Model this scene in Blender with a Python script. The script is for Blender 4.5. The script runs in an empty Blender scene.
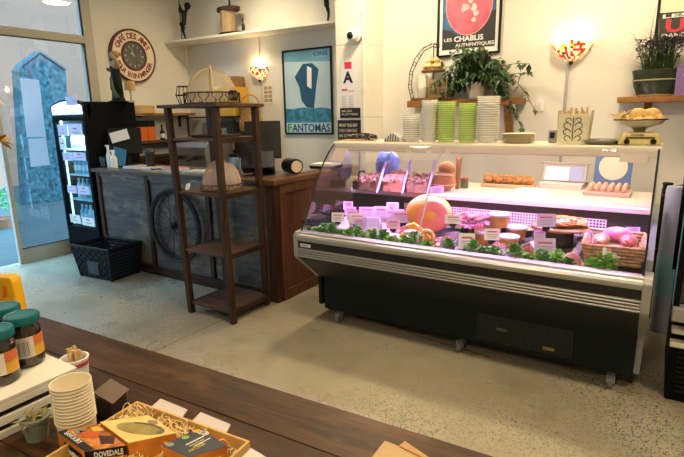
import bpy, bmesh, math, random
from mathutils import Vector, Matrix
random.seed(7)
S = bpy.context.scene
COL = S.collection
R = math.radians
PI = math.pi

# ------------------------------------------------------------------ camera
cam_data = bpy.data.cameras.new('camera')
cam = bpy.data.objects.new('camera', cam_data)
COL.objects.link(cam)
cam_data.sensor_width = 36.0
cam_data.lens = 26.266
cam_data.clip_start = 0.02
cam_data.clip_end = 200
_yaw, _pitch, _roll = R(32.735), R(12.717), R(-1.085)
_fw = Vector((-math.sin(_yaw)*math.cos(_pitch), math.cos(_yaw)*math.cos(_pitch), -math.sin(_pitch)))
_rt0 = Vector((math.cos(_yaw), math.sin(_yaw), 0))
_up0 = _rt0.cross(_fw)
_rt = _rt0*math.cos(_roll) + _up0*math.sin(_roll)
_up = _up0*math.cos(_roll) - _rt0*math.sin(_roll)
cam.matrix_world = Matrix(((_rt.x, _up.x, -_fw.x, 0), (_rt.y, _up.y, -_fw.y, 0), (_rt.z, _up.z, -_fw.z, 1.65), (0, 0, 0, 1)))
S.camera = cam

# ------------------------------------------------------------------ world, lights, exposure
w = bpy.data.worlds.new('World')
S.world = w
w.use_nodes = True
bgn = w.node_tree.nodes['Background']
bgn.inputs['Color'].default_value = (0.30, 0.65, 1.0, 1)
bgn.inputs['Strength'].default_value = 15.0

def area(name, loc, target, sx, sy, power, color, spread=180):
    d = bpy.data.lights.new(name, 'AREA')
    d.shape = 'RECTANGLE'
    d.size, d.size_y = sx, sy
    d.energy = power
    d.color = color
    d.spread = R(spread)
    o = bpy.data.objects.new(name, d)
    COL.objects.link(o)
    o.location = loc
    v = Vector(target) - Vector(loc)
    o.rotation_euler = v.to_track_quat('-Z', 'Y').to_euler()
    return o

def point(name, loc, power, color, radius=0.03):
    d = bpy.data.lights.new(name, 'POINT')
    d.energy = power
    d.color = color
    d.shadow_soft_size = radius
    o = bpy.data.objects.new(name, d)
    COL.objects.link(o)
    o.location = loc
    return o

WARM = (1.0, 0.79, 0.49)
for i, (lx, ly, pw) in enumerate([(-4.6, 4.6, 26), (-2.5, 4.5, 46), (-0.4, 4.5, 48), (-1.2, 1.9, 44), (0.9, 1.9, 42), (-0.4, -0.9, 48)]):
    area('ceiling_lamp', (lx, ly, 3.42), (lx, ly, 0), 0.36, 0.36, pw, WARM).data.shape = 'DISK'
# daylight comes in by the shop front: the openings are sampled as portals
for (py, pz, sy, sz) in [(0.5, 1.6, 7.2, 3.4)]:
    p = area('shop_front_portal', (-6.42, py, pz), (0, py, pz), sy, sz, 1, (1, 1, 1))
    p.data.cycles.is_portal = True

vs = S.view_settings
vs.view_transform = 'Standard'
vs.look = 'None'
vs.exposure = 0.0
vs.gamma = 1.0
vs.use_curve_mapping = False

# ------------------------------------------------------------------ materials
MATS = {}
def mat(name, col, rough=0.5, metal=0.0, var=0.0, vscale=8.0, bump=0.0, bscale=40.0, emit=None, estr=0.0, trans=0.0, alpha=1.0, spec=None, coat=0.0, stretch=(1, 1, 1), sss=0.0):
    if name in MATS:
        return MATS[name]
    m = bpy.data.materials.new(name)
    m.use_nodes = True
    nt = m.node_tree
    b = nt.nodes['Principled BSDF']
    c = (*col, 1)
    b.inputs['Base Color'].default_value = c
    b.inputs['Roughness'].default_value = rough
    b.inputs['Metallic'].default_value = metal
    b.inputs['Transmission Weight'].default_value = trans
    b.inputs['Alpha'].default_value = alpha
    b.inputs['Coat Weight'].default_value = coat
    if spec is not None:
        b.inputs['Specular IOR Level'].default_value = spec
    if emit:
        b.inputs['Emission Color'].default_value = (*emit, 1)
        b.inputs['Emission Strength'].default_value = estr
    tc = None
    if var or bump:
        tc = nt.nodes.new('ShaderNodeTexCoord')
        mp = nt.nodes.new('ShaderNodeMapping')
        mp.inputs['Scale'].default_value = stretch
        nt.links.new(tc.outputs['Object'], mp.inputs['Vector'])
    if var:
        n = nt.nodes.new('ShaderNodeTexNoise')
        n.inputs['Scale'].default_value = vscale
        n.inputs['Detail'].default_value = 5
        nt.links.new(mp.outputs[0], n.inputs['Vector'])
        rp = nt.nodes.new('ShaderNodeValToRGB')
        rp.color_ramp.elements[0].position = 0.3
        rp.color_ramp.elements[1].position = 0.7
        rp.color_ramp.elements[0].color = (*[max(0, x*(1-var)) for x in col], 1)
        rp.color_ramp.elements[1].color = (*[min(1, x*(1+var)) for x in col], 1)
        nt.links.new(n.outputs['Fac'], rp.inputs['Fac'])
        nt.links.new(rp.outputs['Color'], b.inputs['Base Color'])
    if bump:
        n2 = nt.nodes.new('ShaderNodeTexNoise')
        n2.inputs['Scale'].default_value = bscale
        n2.inputs['Detail'].default_value = 4
        nt.links.new(mp.outputs[0], n2.inputs['Vector'])
        bp = nt.nodes.new('ShaderNodeBump')
        bp.inputs['Strength'].default_value = bump
        bp.inputs['Distance'].default_value = 0.01
        nt.links.new(n2.outputs['Fac'], bp.inputs['Height'])
        nt.links.new(bp.outputs['Normal'], b.inputs['Normal'])
    MATS[name] = m
    return m

def wood(name, c1, c2, rough=0.45, axis=0, scale=6.0, bump=0.15, worn=None, wfac=0.62, spec=0.22):
    """grain runs along the chosen object axis"""
    if name in MATS:
        return MATS[name]
    m = bpy.data.materials.new(name)
    m.use_nodes = True
    nt = m.node_tree
    b = nt.nodes['Principled BSDF']
    b.inputs['Roughness'].default_value = rough
    b.inputs['Specular IOR Level'].default_value = spec
    tc = nt.nodes.new('ShaderNodeTexCoord')
    mp = nt.nodes.new('ShaderNodeMapping')
    sc = [scale*3.0]*3
    sc[axis] = scale*0.22
    mp.inputs['Scale'].default_value = sc
    nt.links.new(tc.outputs['Object'], mp.inputs['Vector'])
    n = nt.nodes.new('ShaderNodeTexNoise')
    n.inputs['Scale'].default_value = 2.0
    n.inputs['Detail'].default_value = 8
    n.inputs['Roughness'].default_value = 0.65
    n.inputs['Distortion'].default_value = 0.6
    nt.links.new(mp.outputs[0], n.inputs['Vector'])
    rp = nt.nodes.new('ShaderNodeValToRGB')
    rp.color_ramp.elements[0].position = 0.32
    rp.color_ramp.elements[1].position = 0.68
    rp.color_ramp.elements[0].color = (*c1, 1)
    rp.color_ramp.elements[1].color = (*c2, 1)
    nt.links.new(n.outputs['Fac'], rp.inputs['Fac'])
    last = rp.outputs['Color']
    if worn:
        n3 = nt.nodes.new('ShaderNodeTexNoise')
        n3.inputs['Scale'].default_value = 3.2
        n3.inputs['Detail'].default_value = 7
        n3.inputs['Roughness'].default_value = 0.7
        mp3 = nt.nodes.new('ShaderNodeMapping')
        s3 = [1.6]*3
        s3[axis] = 0.7
        mp3.inputs['Scale'].default_value = s3
        nt.links.new(tc.outputs['Object'], mp3.inputs['Vector'])
        nt.links.new(mp3.outputs[0], n3.inputs['Vector'])
        r3 = nt.nodes.new('ShaderNodeValToRGB')
        r3.color_ramp.elements[0].position = wfac
        r3.color_ramp.elements[1].position = wfac + 0.16
        r3.color_ramp.elements[0].color = (0, 0, 0, 1)
        r3.color_ramp.elements[1].color = (1, 1, 1, 1)
        nt.links.new(n3.outputs['Fac'], r3.inputs['Fac'])
        mx = nt.nodes.new('ShaderNodeMixRGB')
        mx.inputs['Color2'].default_value = (*worn, 1)
        nt.links.new(r3.outputs['Color'], mx.inputs['Fac'])
        nt.links.new(last, mx.inputs['Color1'])
        last = mx.outputs['Color']
    nt.links.new(last, b.inputs['Base Color'])
    bp = nt.nodes.new('ShaderNodeBump')
    bp.inputs['Strength'].default_value = bump
    bp.inputs['Distance'].default_value = 0.004
    nt.links.new(n.outputs['Fac'], bp.inputs['Height'])
    nt.links.new(bp.outputs['Normal'], b.inputs['Normal'])
    MATS[name] = m
    return m

def glass(name, tint=(1, 1, 1), refl=0.9, rough=0.0, base=0.03):
    """thin sheet glass: clear with a fresnel mirror on top"""
    if name in MATS:
        return MATS[name]
    m = bpy.data.materials.new(name)
    m.use_nodes = True
    nt = m.node_tree
    nt.nodes.clear()
    out = nt.nodes.new('ShaderNodeOutputMaterial')
    tr = nt.nodes.new('ShaderNodeBsdfTransparent')
    tr.inputs['Color'].default_value = (*tint, 1)
    gl = nt.nodes.new('ShaderNodeBsdfGlossy')
    gl.inputs['Roughness'].default_value = rough
    gl.inputs['Color'].default_value = (refl, refl, refl, 1)
    fr = nt.nodes.new('ShaderNodeFresnel')
    fr.inputs['IOR'].default_value = 1.45
    ad = nt.nodes.new('ShaderNodeMath')
    ad.operation = 'MULTIPLY_ADD'
    ad.inputs[1].default_value = 0.9
    ad.inputs[2].default_value = base - 0.03
    geo = nt.nodes.new('ShaderNodeNewGeometry')
    ior = nt.nodes.new('ShaderNodeMath')
    ior.operation = 'MULTIPLY_ADD'      # thin sheet: both faces behave like the outer face
    ior.inputs[1].default_value = 1/1.45-1.45
    ior.inputs[2].default_value = 1.45
    nt.links.new(geo.outputs['Backfacing'], ior.inputs[0])
    nt.links.new(ior.outputs[0], fr.inputs['IOR'])
    nt.links.new(fr.outputs[0], ad.inputs[0])
    mx = nt.nodes.new('ShaderNodeMixShader')
    nt.links.new(ad.outputs[0], mx.inputs['Fac'])
    nt.links.new(tr.outputs[0], mx.inputs[1])
    nt.links.new(gl.outputs[0], mx.inputs[2])
    nt.links.new(mx.outputs[0], out.inputs['Surface'])
    MATS[name] = m
    return m

def milky(name, col, clear=0.45, glossy=0.08, tl_=0.4):
    """thin cloudy plastic or mesh cloth: part transparent, part translucent"""
    if name in MATS:
        return MATS[name]
    m = bpy.data.materials.new(name)
    m.use_nodes = True
    nt = m.node_tree
    nt.nodes.clear()
    out = nt.nodes.new('ShaderNodeOutputMaterial')
    tr = nt.nodes.new('ShaderNodeBsdfTransparent')
    df = nt.nodes.new('ShaderNodeBsdfDiffuse')
    df.inputs['Color'].default_value = (*col, 1)
    tl = nt.nodes.new('ShaderNodeBsdfTranslucent')
    tl.inputs['Color'].default_value = (*col, 1)
    gl = nt.nodes.new('ShaderNodeBsdfGlossy')
    gl.inputs['Roughness'].default_value = 0.15
    m1 = nt.nodes.new('ShaderNodeMixShader')
    m1.inputs[0].default_value = tl_
    nt.links.new(df.outputs[0], m1.inputs[1])
    nt.links.new(tl.outputs[0], m1.inputs[2])
    m2 = nt.nodes.new('ShaderNodeMixShader')
    m2.inputs[0].default_value = clear
    nt.links.new(m1.outputs[0], m2.inputs[1])
    nt.links.new(tr.outputs[0], m2.inputs[2])
    m3 = nt.nodes.new('ShaderNodeMixShader')
    m3.inputs[0].default_value = glossy
    nt.links.new(m2.outputs[0], m3.inputs[1])
    nt.links.new(gl.outputs[0], m3.inputs[2])
    nt.links.new(m3.outputs[0], out.inputs['Surface'])
    MATS[name] = m
    return m

def glow(name, col, strength):
    return mat(name, (0.8, 0.8, 0.8), 0.5, emit=col, estr=strength)

# ------------------------------------------------------------------ mesh helpers
def NB():
    return bmesh.new()

def _xf(bm, verts, loc, rx=0, ry=0, rz=0):
    m = Matrix.Translation(loc) @ Matrix.Rotation(rz, 4, 'Z') @ Matrix.Rotation(ry, 4, 'Y') @ Matrix.Rotation(rx, 4, 'X')
    bmesh.ops.transform(bm, matrix=m, verts=verts)

def box(bm, c, s, rx=0, ry=0, rz=0):
    r = bmesh.ops.create_cube(bm, size=1.0)
    v = r['verts']
    for q in v:
        q.co = Vector((q.co.x*s[0], q.co.y*s[1], q.co.z*s[2]))
    _xf(bm, v, c, rx, ry, rz)
    return v

def bb(bm, x0, x1, y0, y1, z0, z1):
    return box(bm, ((x0+x1)/2, (y0+y1)/2, (z0+z1)/2), (abs(x1-x0), abs(y1-y0), abs(z1-z0)))

def tbox(bm, c, s, top=(1, 1), rz=0):
    """box centred on its base centre whose top is scaled"""
    vs_ = []
    for z, k in ((0, (1, 1)), (s[2], top)):
        for a, b_ in ((-1, -1), (1, -1), (1, 1), (-1, 1)):
            vs_.append(bm.verts.new((a*s[0]/2*k[0], b_*s[1]/2*k[1], z)))
    for f in ((3, 2, 1, 0), (4, 5, 6, 7), (0, 1, 5, 4), (1, 2, 6, 5), (2, 3, 7, 6), (3, 0, 4, 7)):
        bm.faces.new([vs_[i] for i in f])
    _xf(bm, vs_, c, 0, 0, rz)
    return vs_

def qbox(bm, pts, z0, z1):
    """upright block on a four cornered plan"""
    lo = [bm.verts.new((p[0], p[1], z0)) for p in pts]
    hi = [bm.verts.new((p[0], p[1], z1)) for p in pts]
    n = len(pts)
    bm.faces.new(lo[::-1])
    bm.faces.new(hi)
    for i in range(n):
        j = (i+1) % n
        bm.faces.new((lo[i], lo[j], hi[j], hi[i]))
    bmesh.ops.recalc_face_normals(bm, faces=bm.faces)

def prism(bm, pts, axis, a0, a1):
    """extrude a 2D outline (yz for x, xz for y, xy for z)"""
    def mk(p, a):
        return {'x': (a, p[0], p[1]), 'y': (p[0], a, p[1]), 'z': (p[0], p[1], a)}[axis]
    lo = [bm.verts.new(mk(p, a0)) for p in pts]
    hi = [bm.verts.new(mk(p, a1)) for p in pts]
    n = len(pts)
    fs = [bm.faces.new(lo[::-1]), bm.faces.new(hi)]
    for i in range(n):
        j = (i+1) % n
        fs.append(bm.faces.new((lo[i], lo[j], hi[j], hi[i])))
    bmesh.ops.recalc_face_normals(bm, faces=fs)

def sheet(bm, line, axis, a0, a1, th):
    """a thin bent sheet: polyline given thickness th, extruded along axis"""
    n = len(line)
    up = []
    for i, p in enumerate(line):
        a = Vector(line[max(0, i-1)])
        b_ = Vector(line[min(n-1, i+1)])
        d = (b_-a).normalized()
        up.append((p[0]-d.y*th, p[1]+d.x*th))
    prism(bm, list(line)+up[::-1], axis, a0, a1)

def cyl(bm, p0, p1, r0, r1=None, n=16, cap=True):
    if r1 is None:
        r1 = r0
    p0, p1 = Vector(p0), Vector(p1)
    d = p1-p0
    r = bmesh.ops.create_cone(bm, cap_ends=cap, segments=n, radius1=r0, radius2=r1, depth=d.length)
    m = Matrix.Translation((p0+p1)/2) @ d.to_track_quat('Z', 'Y').to_matrix().to_4x4()
    bmesh.ops.transform(bm, matrix=m, verts=r['verts'])
    return r['verts']

def lathe(bm, prof, c=(0, 0, 0), n=24, sx=1.0, sy=1.0, wob=None):
    rings = []
    for (r, z) in prof:
        if r < 1e-6:
            rings.append([bm.verts.new((c[0], c[1], c[2]+z))])
        else:
            rings.append([bm.verts.new((c[0]+r*sx*math.cos(2*PI*i/n), c[1]+r*sy*math.sin(2*PI*i/n), c[2]+z)) for i in range(n)])
    fs = []
    for a, b_ in zip(rings, rings[1:]):
        if len(a) == 1 and len(b_) == 1:
            continue
        for i in range(n):
            j = (i+1) % n
            if len(a) == 1:
                fs.append(bm.faces.new((a[0], b_[j], b_[i])))
            elif len(b_) == 1:
                fs.append(bm.faces.new((a[i], a[j], b_[0])))
            else:
                fs.append(bm.faces.new((a[i], a[j], b_[j], b_[i])))
    return [v for r in rings for v in r]

def tube(bm, pts, r, n=6, closed=False):
    pts = [Vector(p) for p in pts]
    m = len(pts)
    rings = []
    prev = None
    for i in range(m):
        if closed:
            t = (pts[(i+1) % m]-pts[i-1]).normalized()
        else:
            t = (pts[min(m-1, i+1)]-pts[max(0, i-1)]).normalized()
        if prev is None:
            prev = Vector((0, 0, 1)) if abs(t.z) < 0.9 else Vector((1, 0, 0))
        u = (prev - t*prev.dot(t))
        if u.length < 1e-5:
            u = t.orthogonal()
        u.normalize()
        v = t.cross(u)
        prev = u
        rr = r[i] if isinstance(r, (list, tuple)) else r
        rings.append([bm.verts.new(pts[i]+(u*math.cos(2*PI*k/n)+v*math.sin(2*PI*k/n))*rr) for k in range(n)])
    for i in range(m if closed else m-1):
        a, b_ = rings[i], rings[(i+1) % m]
        for k in range(n):
            q = (k+1) % n
            bm.faces.new((a[k], a[q], b_[q], b_[k]))
    if not closed:
        bm.faces.new(rings[0][::-1])
        bm.faces.new(rings[-1])

def ball(bm, c, r, u=14, v=9, rx=0, ry=0, rz=0):
    if not isinstance(r, (tuple, list)):
        r = (r, r, r)
    q = bmesh.ops.create_uvsphere(bm, u_segments=u, v_segments=v, radius=1.0)['verts']
    for p in q:
        p.co = Vector((p.co.x*r[0], p.co.y*r[1], p.co.z*r[2]))
    _xf(bm, q, c, rx, ry, rz)
    return q

def lump(bm, c, r, jit=0.15, sub=2, rz=0, seed=None):
    rnd = random.Random(seed) if seed is not None else random
    if not isinstance(r, (tuple, list)):
        r = (r, r, r)
    q = bmesh.ops.create_icosphere(bm, subdivisions=sub, radius=1.0)['verts']
    for p in q:
        k = 1+rnd.uniform(-jit, jit)
        p.co = Vector((p.co.x*r[0]*k, p.co.y*r[1]*k, p.co.z*r[2]*k))
    _xf(bm, q, c, 0, 0, rz)
    return q

def leaf(bm, base, d, L, W, droop=0.3):
    d = Vector(d).normalized()
    s = d.cross(Vector((0, 0, 1)))
    if s.length < 1e-3:
        s = Vector((1, 0, 0))
    s.normalize()
    base = Vector(base)
    a = base + d*L*0.45 + s*W/2
    b_ = base + d*L*0.45 - s*W/2
    mid = base + d*L*0.5 + Vector((0, 0, W*0.18))
    t = base + d*L - Vector((0, 0, L*droop))
    v = [bm.verts.new(p) for p in (base, a, mid, b_, t)]
    bm.faces.new((v[0], v[1], v[2]))
    bm.faces.new((v[0], v[2], v[3]))
    bm.faces.new((v[1], v[4], v[2]))
    bm.faces.new((v[2], v[4], v[3]))

def blade(bm, pts, w):
    """a flat grass blade along points"""
    pts = [Vector(p) for p in pts]
    d = pts[-1]-pts[0]
    s = Vector((-d.y, d.x, 0))
    if s.length < 1e-4:
        s = Vector((1, 0, 0))
    s.normalize()
    n = len(pts)
    L = []
    for i, p in enumerate(pts):
        k = w*(1-i/(n-1))*0.5+0.0006
        L.append((bm.verts.new(p-s*k), bm.verts.new(p+s*k)))
    for a, b_ in zip(L, L[1:]):
        bm.faces.new((a[0], a[1], b_[1], b_[0]))

# ------------------------------------------------------------------ object helpers
def wmat(o):
    m = o.matrix_basis.copy()
    while o.parent:
        o = o.parent
        m = o.matrix_basis @ m
    return m

def obj(name, bm, material, parent=None, smooth=False, world=False, bevel=0.0, kind=None, label=None, sharp=35):
    if world and parent is not None:
        bm.transform(wmat(parent).inverted())
    me = bpy.data.meshes.new(name)
    bm.to_mesh(me)
    bm.free()
    if isinstance(material, (list, tuple)):
        for m in material:
            me.materials.append(m)
    else:
        me.materials.append(material)
    o = bpy.data.objects.new(name, me)
    COL.objects.link(o)
    if smooth:
        for p in me.polygons:
            p.use_smooth = True
        try:
            me.set_sharp_from_angle(angle=R(sharp))
        except Exception:
            pass
    if bevel:
        md = o.modifiers.new('bevel', 'BEVEL')
        md.width = bevel
        md.segments = 2
        md.limit_method = 'ANGLE'
    if parent is not None:
        o.parent = parent
    if kind:
        o['kind'] = kind
    if label:
        o['label'] = label
    return o

def thing(name, label, cat, loc=(0, 0, 0), rz=0.0, group=None):
    o = bpy.data.objects.new(name, None)
    o.empty_display_size = 0.1
    COL.objects.link(o)
    o.location = loc
    o.rotation_euler = (0, 0, rz)
    return tag(o, label, cat, group)

def tag(o, label, cat, group=None):
    o['label'] = label
    o['category'] = cat
    if group:
        o['group'] = group
    return o

def struct(name, bm, m, parent=None, **k):
    o = obj(name, bm, m, parent, **k)
    if parent is None:
        o['kind'] = 'structure'
    return o

def dup(o, loc=None, rz=None, label=None, group=None, parent=None):
    c = o.copy()
    COL.objects.link(c)
    c.parent = parent
    if loc is not None:
        c.location = loc
    if rz is not None:
        c.rotation_euler = (0, 0, rz)
    if label:
        c['label'] = label
    if group:
        c['group'] = group
    for ch in list(o.children):
        dup(ch, parent=c)
    return c

def place(o, loc, rz=0.0, rx=0.0, ry=0.0):
    o.location = loc
    o.rotation_euler = (rx, ry, rz)
    return o

FONTS = {}
def text(body, size, m, parent, origin, xdir, ydir, ext=0.0015, name='lettering', width=None, align='LEFT', bold=0.0, font=None):
    """lettering as a mesh, laid along xdir / ydir from origin (world space)"""
    cu = bpy.data.curves.new(name, 'FONT')
    cu.body = body
    cu.size = size
    cu.extrude = ext
    cu.offset = bold
    cu.align_x = align
    cu.resolution_u = 2
    t = bpy.data.objects.new(name, cu)
    COL.objects.link(t)
    bpy.context.view_layer.update()
    dg = bpy.context.evaluated_depsgraph_get()
    me = bpy.data.meshes.new_from_object(t.evaluated_get(dg))
    bpy.data.objects.remove(t)
    me.name = name
    x = Vector(xdir).normalized()
    y = Vector(ydir)
    y = (y - x*y.dot(x)).normalized()
    z = x.cross(y)
    if width and len(me.vertices):
        xs = [v.co.x for v in me.vertices]
        k = width/max(1e-6, max(xs)-min(xs))
        for v in me.vertices:
            v.co.x *= k
    o_ = Vector(origin)
    mw = Matrix(((x.x, y.x, z.x, o_.x), (x.y, y.y, z.y, o_.y), (x.z, y.z, z.z, o_.z), (0, 0, 0, 1)))
    if parent is not None:
        mw = wmat(parent).inverted() @ mw
    me.transform(mw)
    me.materials.clear()
    me.materials.append(m)
    o = bpy.data.objects.new(name, me)
    COL.objects.link(o)
    o.parent = parent
    return o

ORD = ['first', 'second', 'third', 'fourth', 'fifth', 'sixth', 'seventh', 'eighth', 'ninth', 'tenth', 'eleventh', 'twelfth', 'thirteenth', 'fourteenth', 'fifteenth', 'sixteenth', 'seventeenth', 'eighteenth', 'nineteenth', 'twentieth']

# common materials
WALL = mat('wall_paint', (0.73, 0.715, 0.66), 0.85, var=0.03, vscale=1.5, bump=0.05, bscale=60)
WHITEP = mat('white_paint', (0.80, 0.78, 0.72), 0.6, var=0.03, vscale=4)
BLACK = mat('black_plastic', (0.008, 0.009, 0.010), 0.45, spec=0.25)
BLACKM = mat('black_metal', (0.010, 0.010, 0.011), 0.5, 0.3, spec=0.25)
STEEL = mat('steel', (0.55, 0.55, 0.55), 0.3, 1.0)
ALU = mat('aluminium', (0.62, 0.62, 0.6), 0.38, 0.85)
DARKW = wood('dark_wood', (0.014, 0.007, 0.004), (0.05, 0.025, 0.012), 0.42, 0, 6)
DARKWZ = wood('dark_wood_upright', (0.018, 0.008, 0.004), (0.07, 0.033, 0.014), 0.42, 2, 6)
GREYW = wood('grey_brown_panel', (0.030, 0.025, 0.024), (0.105, 0.088, 0.080), 0.36, 0, 4, worn=(0.23, 0.18, 0.135), wfac=0.49, spec=0.5)
PAPER = mat('white_paper', (0.82, 0.82, 0.82), 0.7)
KRAFT = mat('kraft_card', (0.55, 0.36, 0.17), 0.8, var=0.08, vscale=12)
CREAM = mat('cream_paper', (0.80, 0.70, 0.50), 0.65)
CLEAR = glass('clear_glass', (0.98, 0.98, 0.99), 0.9)
BLACKP = mat('black_print', (0.01, 0.01, 0.012), 0.6)
WHITEPR = mat('white_print', (0.85, 0.85, 0.83), 0.6)
REDPR = mat('red_print', (0.55, 0.06, 0.10), 0.6)
GREYPR = mat('grey_print', (0.25, 0.25, 0.28), 0.6)

# ------------------------------------------------------------------ the room
def floor_mat():
    m = bpy.data.materials.new('polished_concrete')
    m.use_nodes = True
    nt = m.node_tree
    b = nt.nodes['Principled BSDF']
    tc = nt.nodes.new('ShaderNodeTexCoord')
    def noise(sc, det, rough=0.6):
        n = nt.nodes.new('ShaderNodeTexNoise')
        n.inputs['Scale'].default_value = sc
        n.inputs['Detail'].default_value = det
        n.inputs['Roughness'].default_value = rough
        nt.links.new(tc.outputs['Object'], n.inputs['Vector'])
        return n
    def ramp(src, p0, c0, p1, c1):
        r = nt.nodes.new('ShaderNodeValToRGB')
        r.color_ramp.elements[0].position = p0
        r.color_ramp.elements[1].position = p1
        r.color_ramp.elements[0].color = (*c0, 1)
        r.color_ramp.elements[1].color = (*c1, 1)
        nt.links.new(src, r.inputs['Fac'])
        return r
    def mix(fac, c1, c2, mode='MIX'):
        x = nt.nodes.new('ShaderNodeMixRGB')
        x.blend_type = mode
        if isinstance(fac, float):
            x.inputs[0].default_value = fac
        else:
            nt.links.new(fac, x.inputs[0])
        nt.links.new(c1, x.inputs[1])
        if isinstance(c2, tuple):
            x.inputs[2].default_value = (*c2, 1)
        else:
            nt.links.new(c2, x.inputs[2])
        return x
    base = ramp(noise(1.1, 6).outputs['Fac'], 0.35, (0.315, 0.275, 0.195), 0.65, (0.47, 0.415, 0.30))
    # exposed aggregate comes through in patches
    patch = ramp(noise(0.55, 3).outputs['Fac'], 0.42, (0, 0, 0), 0.56, (1, 1, 1))
    vor = nt.nodes.new('ShaderNodeTexVoronoi')
    vor.inputs['Scale'].default_value = 150
    nt.links.new(tc.outputs['Object'], vor.inputs['Vector'])
    speck = ramp(vor.outputs['Color'], 0.24, (1, 1, 1), 0.32, (0, 0, 0))
    n2 = ramp(noise(150, 2).outputs['Fac'], 0.56, (0, 0, 0), 0.64, (1, 1, 1))
    mul = mix(1.0, speck.outputs[0], patch.outputs[0], 'MULTIPLY')
    c1 = mix(mul.outputs[0], base.outputs[0], (0.075, 0.06, 0.04))
    mul2 = mix(1.0, n2.outputs[0], patch.outputs[0], 'MULTIPLY')
    m2 = nt.nodes.new('ShaderNodeMath')
    m2.operation = 'MULTIPLY'
    m2.inputs[1].default_value = 0.45
    nt.links.new(mul2.outputs[0], m2.inputs[0])
    c2 = mix(m2.outputs[0], c1.outputs[0], (0.55, 0.50, 0.38))
    stain = ramp(noise(1.9, 4, 0.5).outputs['Fac'], 0.52, (0, 0, 0), 0.85, (0.6, 0.6, 0.6))
    c3 = mix(stain.outputs[0], c2.outputs[0], (0.11, 0.088, 0.05))
    nt.links.new(c3.outputs[0], b.inputs['Base Color'])
    rr = ramp(noise(2.5, 4).outputs['Fac'], 0.3, (0.24, 0.24, 0.24), 0.7, (0.38, 0.38, 0.38))
    nt.links.new(rr.outputs[0], b.inputs['Roughness'])
    b.inputs['Specular IOR Level'].default_value = 0.6
    bp = nt.nodes.new('ShaderNodeBump')
    bp.inputs['Strength'].default_value = 0.06
    bp.inputs['Distance'].default_value = 0.004
    nt.links.new(noise(30, 5).outputs['Fac'], bp.inputs['Height'])
    nt.links.new(bp.outputs['Normal'], b.inputs['Normal'])
    return m

FLOOR = floor_mat()
XW, XE, YN, YS, ZC = -6.3, 3.4, 5.5, -3.2, 3.5
bm = NB(); bb(bm, XW-0.1, XE+0.1, YS-0.1, YN+0.1, -0.2, -0.012)
floor = struct('floor', bm, mat('floor_bed', (0.06, 0.05, 0.04), 0.9))
for (a, b_) in ((XW-0.1, -2.984), (-2.976, XE+0.1)):
    bm = NB(); bb(bm, a, b_, YS-0.1, YN+0.1, -0.013, 0)
    obj('slab', bm, FLOOR, floor)
bm = NB(); bb(bm, XW-0.1, XE+0.1, YS-0.1, YN+0.1, ZC, ZC+0.1)
struct('ceiling', bm, mat('ceiling_paint', (0.78, 0.75, 0.68), 0.9))
bm = NB(); bb(bm, XW-0.1, XE+0.1, YN, YN+0.12, 0, ZC)
struct('wall_back', bm, WALL)
bm = NB(); bb(bm, XE, XE+0.1, YS, YN, 0, ZC)
struct('wall_right', bm, WALL)
bm = NB(); bb(bm, XW-0.1, XE+0.1, YS-0.1, YS, 0, ZC)
struct('wall_front', bm, WALL)
bm = NB(); bb(bm, XW-0.12, XW, 4.0, YN, 0, ZC); bb(bm, XW-0.12, XW, YS, -2.6, 0, ZC); bb(bm, XW-0.12, XW, -2.6, 4.0, 3.3, ZC)
struct('wall_left', bm, WALL)
# painted block pillar
PX0, PX1, PY = -3.298, -2.912, 5.07
bm = NB(); bb(bm, PX0+0.004, PX1-0.004, PY+0.004, YN, 0, ZC)
pillar = struct('wall_pillar', bm, WALL)
PILB = mat('painted_block', (0.83, 0.80, 0.72), 0.8, var=0.03, vscale=3, bump=0.08, bscale=50)
z = 0.0
while z < ZC-0.01:
    z1 = min(ZC, z+0.405)
    bm = NB(); bb(bm, PX0, PX1, PY, YN-0.001, z+0.002, z1-0.002)
    obj('block', bm, PILB, pillar, bevel=0.004)
    z = z1
# conduit down the pillar corner, and cables of the two wall lamps
bm = NB(); tube(bm, [(PX1-0.015, PY-0.012, 1.3), (PX1-0.015, PY-0.012, ZC)], 0.012, 8)
for zz in (2.75, 1.95):
    box(bm, (PX1-0.015, PY-0.008, zz), (0.05, 0.016, 0.03))
struct('trim_1', bm, WHITEP, smooth=True)

# ------------------------------------------------------------------ shop front on the left
FR = mat('shop_front_frame', (0.50, 0.46, 0.38), 0.5)
win = struct('window_1', (lambda b: (bb(b, XW-0.09, XW+0.01, 3.88, 4.0, 0, 3.3), b)[1])(NB()), FR)
def wpart(name, x0, x1, y0, y1, z0, z1, m=FR, **k):
    b = NB(); bb(b, x0, x1, y0, y1, z0, z1)
    return obj(name, b, m, win, **k)
wpart('transom', XW-0.09, XW+0.005, -2.6, 3.88, 2.60, 2.69)
wpart('head_rail', XW-0.09, XW+0.005, -2.6, 3.88, 3.24, 3.3)
wpart('bottom_rail', XW-0.08, XW+0.005, 2.78, 3.88, 0, 0.17)
wpart('mullion', XW-0.05, XW+0.0, 2.735, 2.78, 0, 2.6)
wpart('mullion', XW-0.09, XW+0.01, 0.20, 0.32, 0, 2.6)
wpart('mullion', XW-0.09, XW+0.01, -1.0, -0.9, 0, 2.6)
wpart('bottom_rail', XW-0.08, XW+0.005, -2.6, 0.2, 0, 0.17)
GL = mat('glazing_gasket', (0.03, 0.03, 0.03), 0.6)
for (y0, y1, z0, z1) in ((2.78, 3.88, 0.17, 2.6),):
    wpart('gasket', XW-0.012, XW-0.002, y1-0.018, y1, z0, z1, GL)
    wpart('gasket', XW-0.012, XW-0.002, y0, y1, z0, z0+0.014, GL)
    wpart('gasket', XW-0.012, XW-0.002, y0, y1, z1-0.014, z1, GL)
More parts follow.
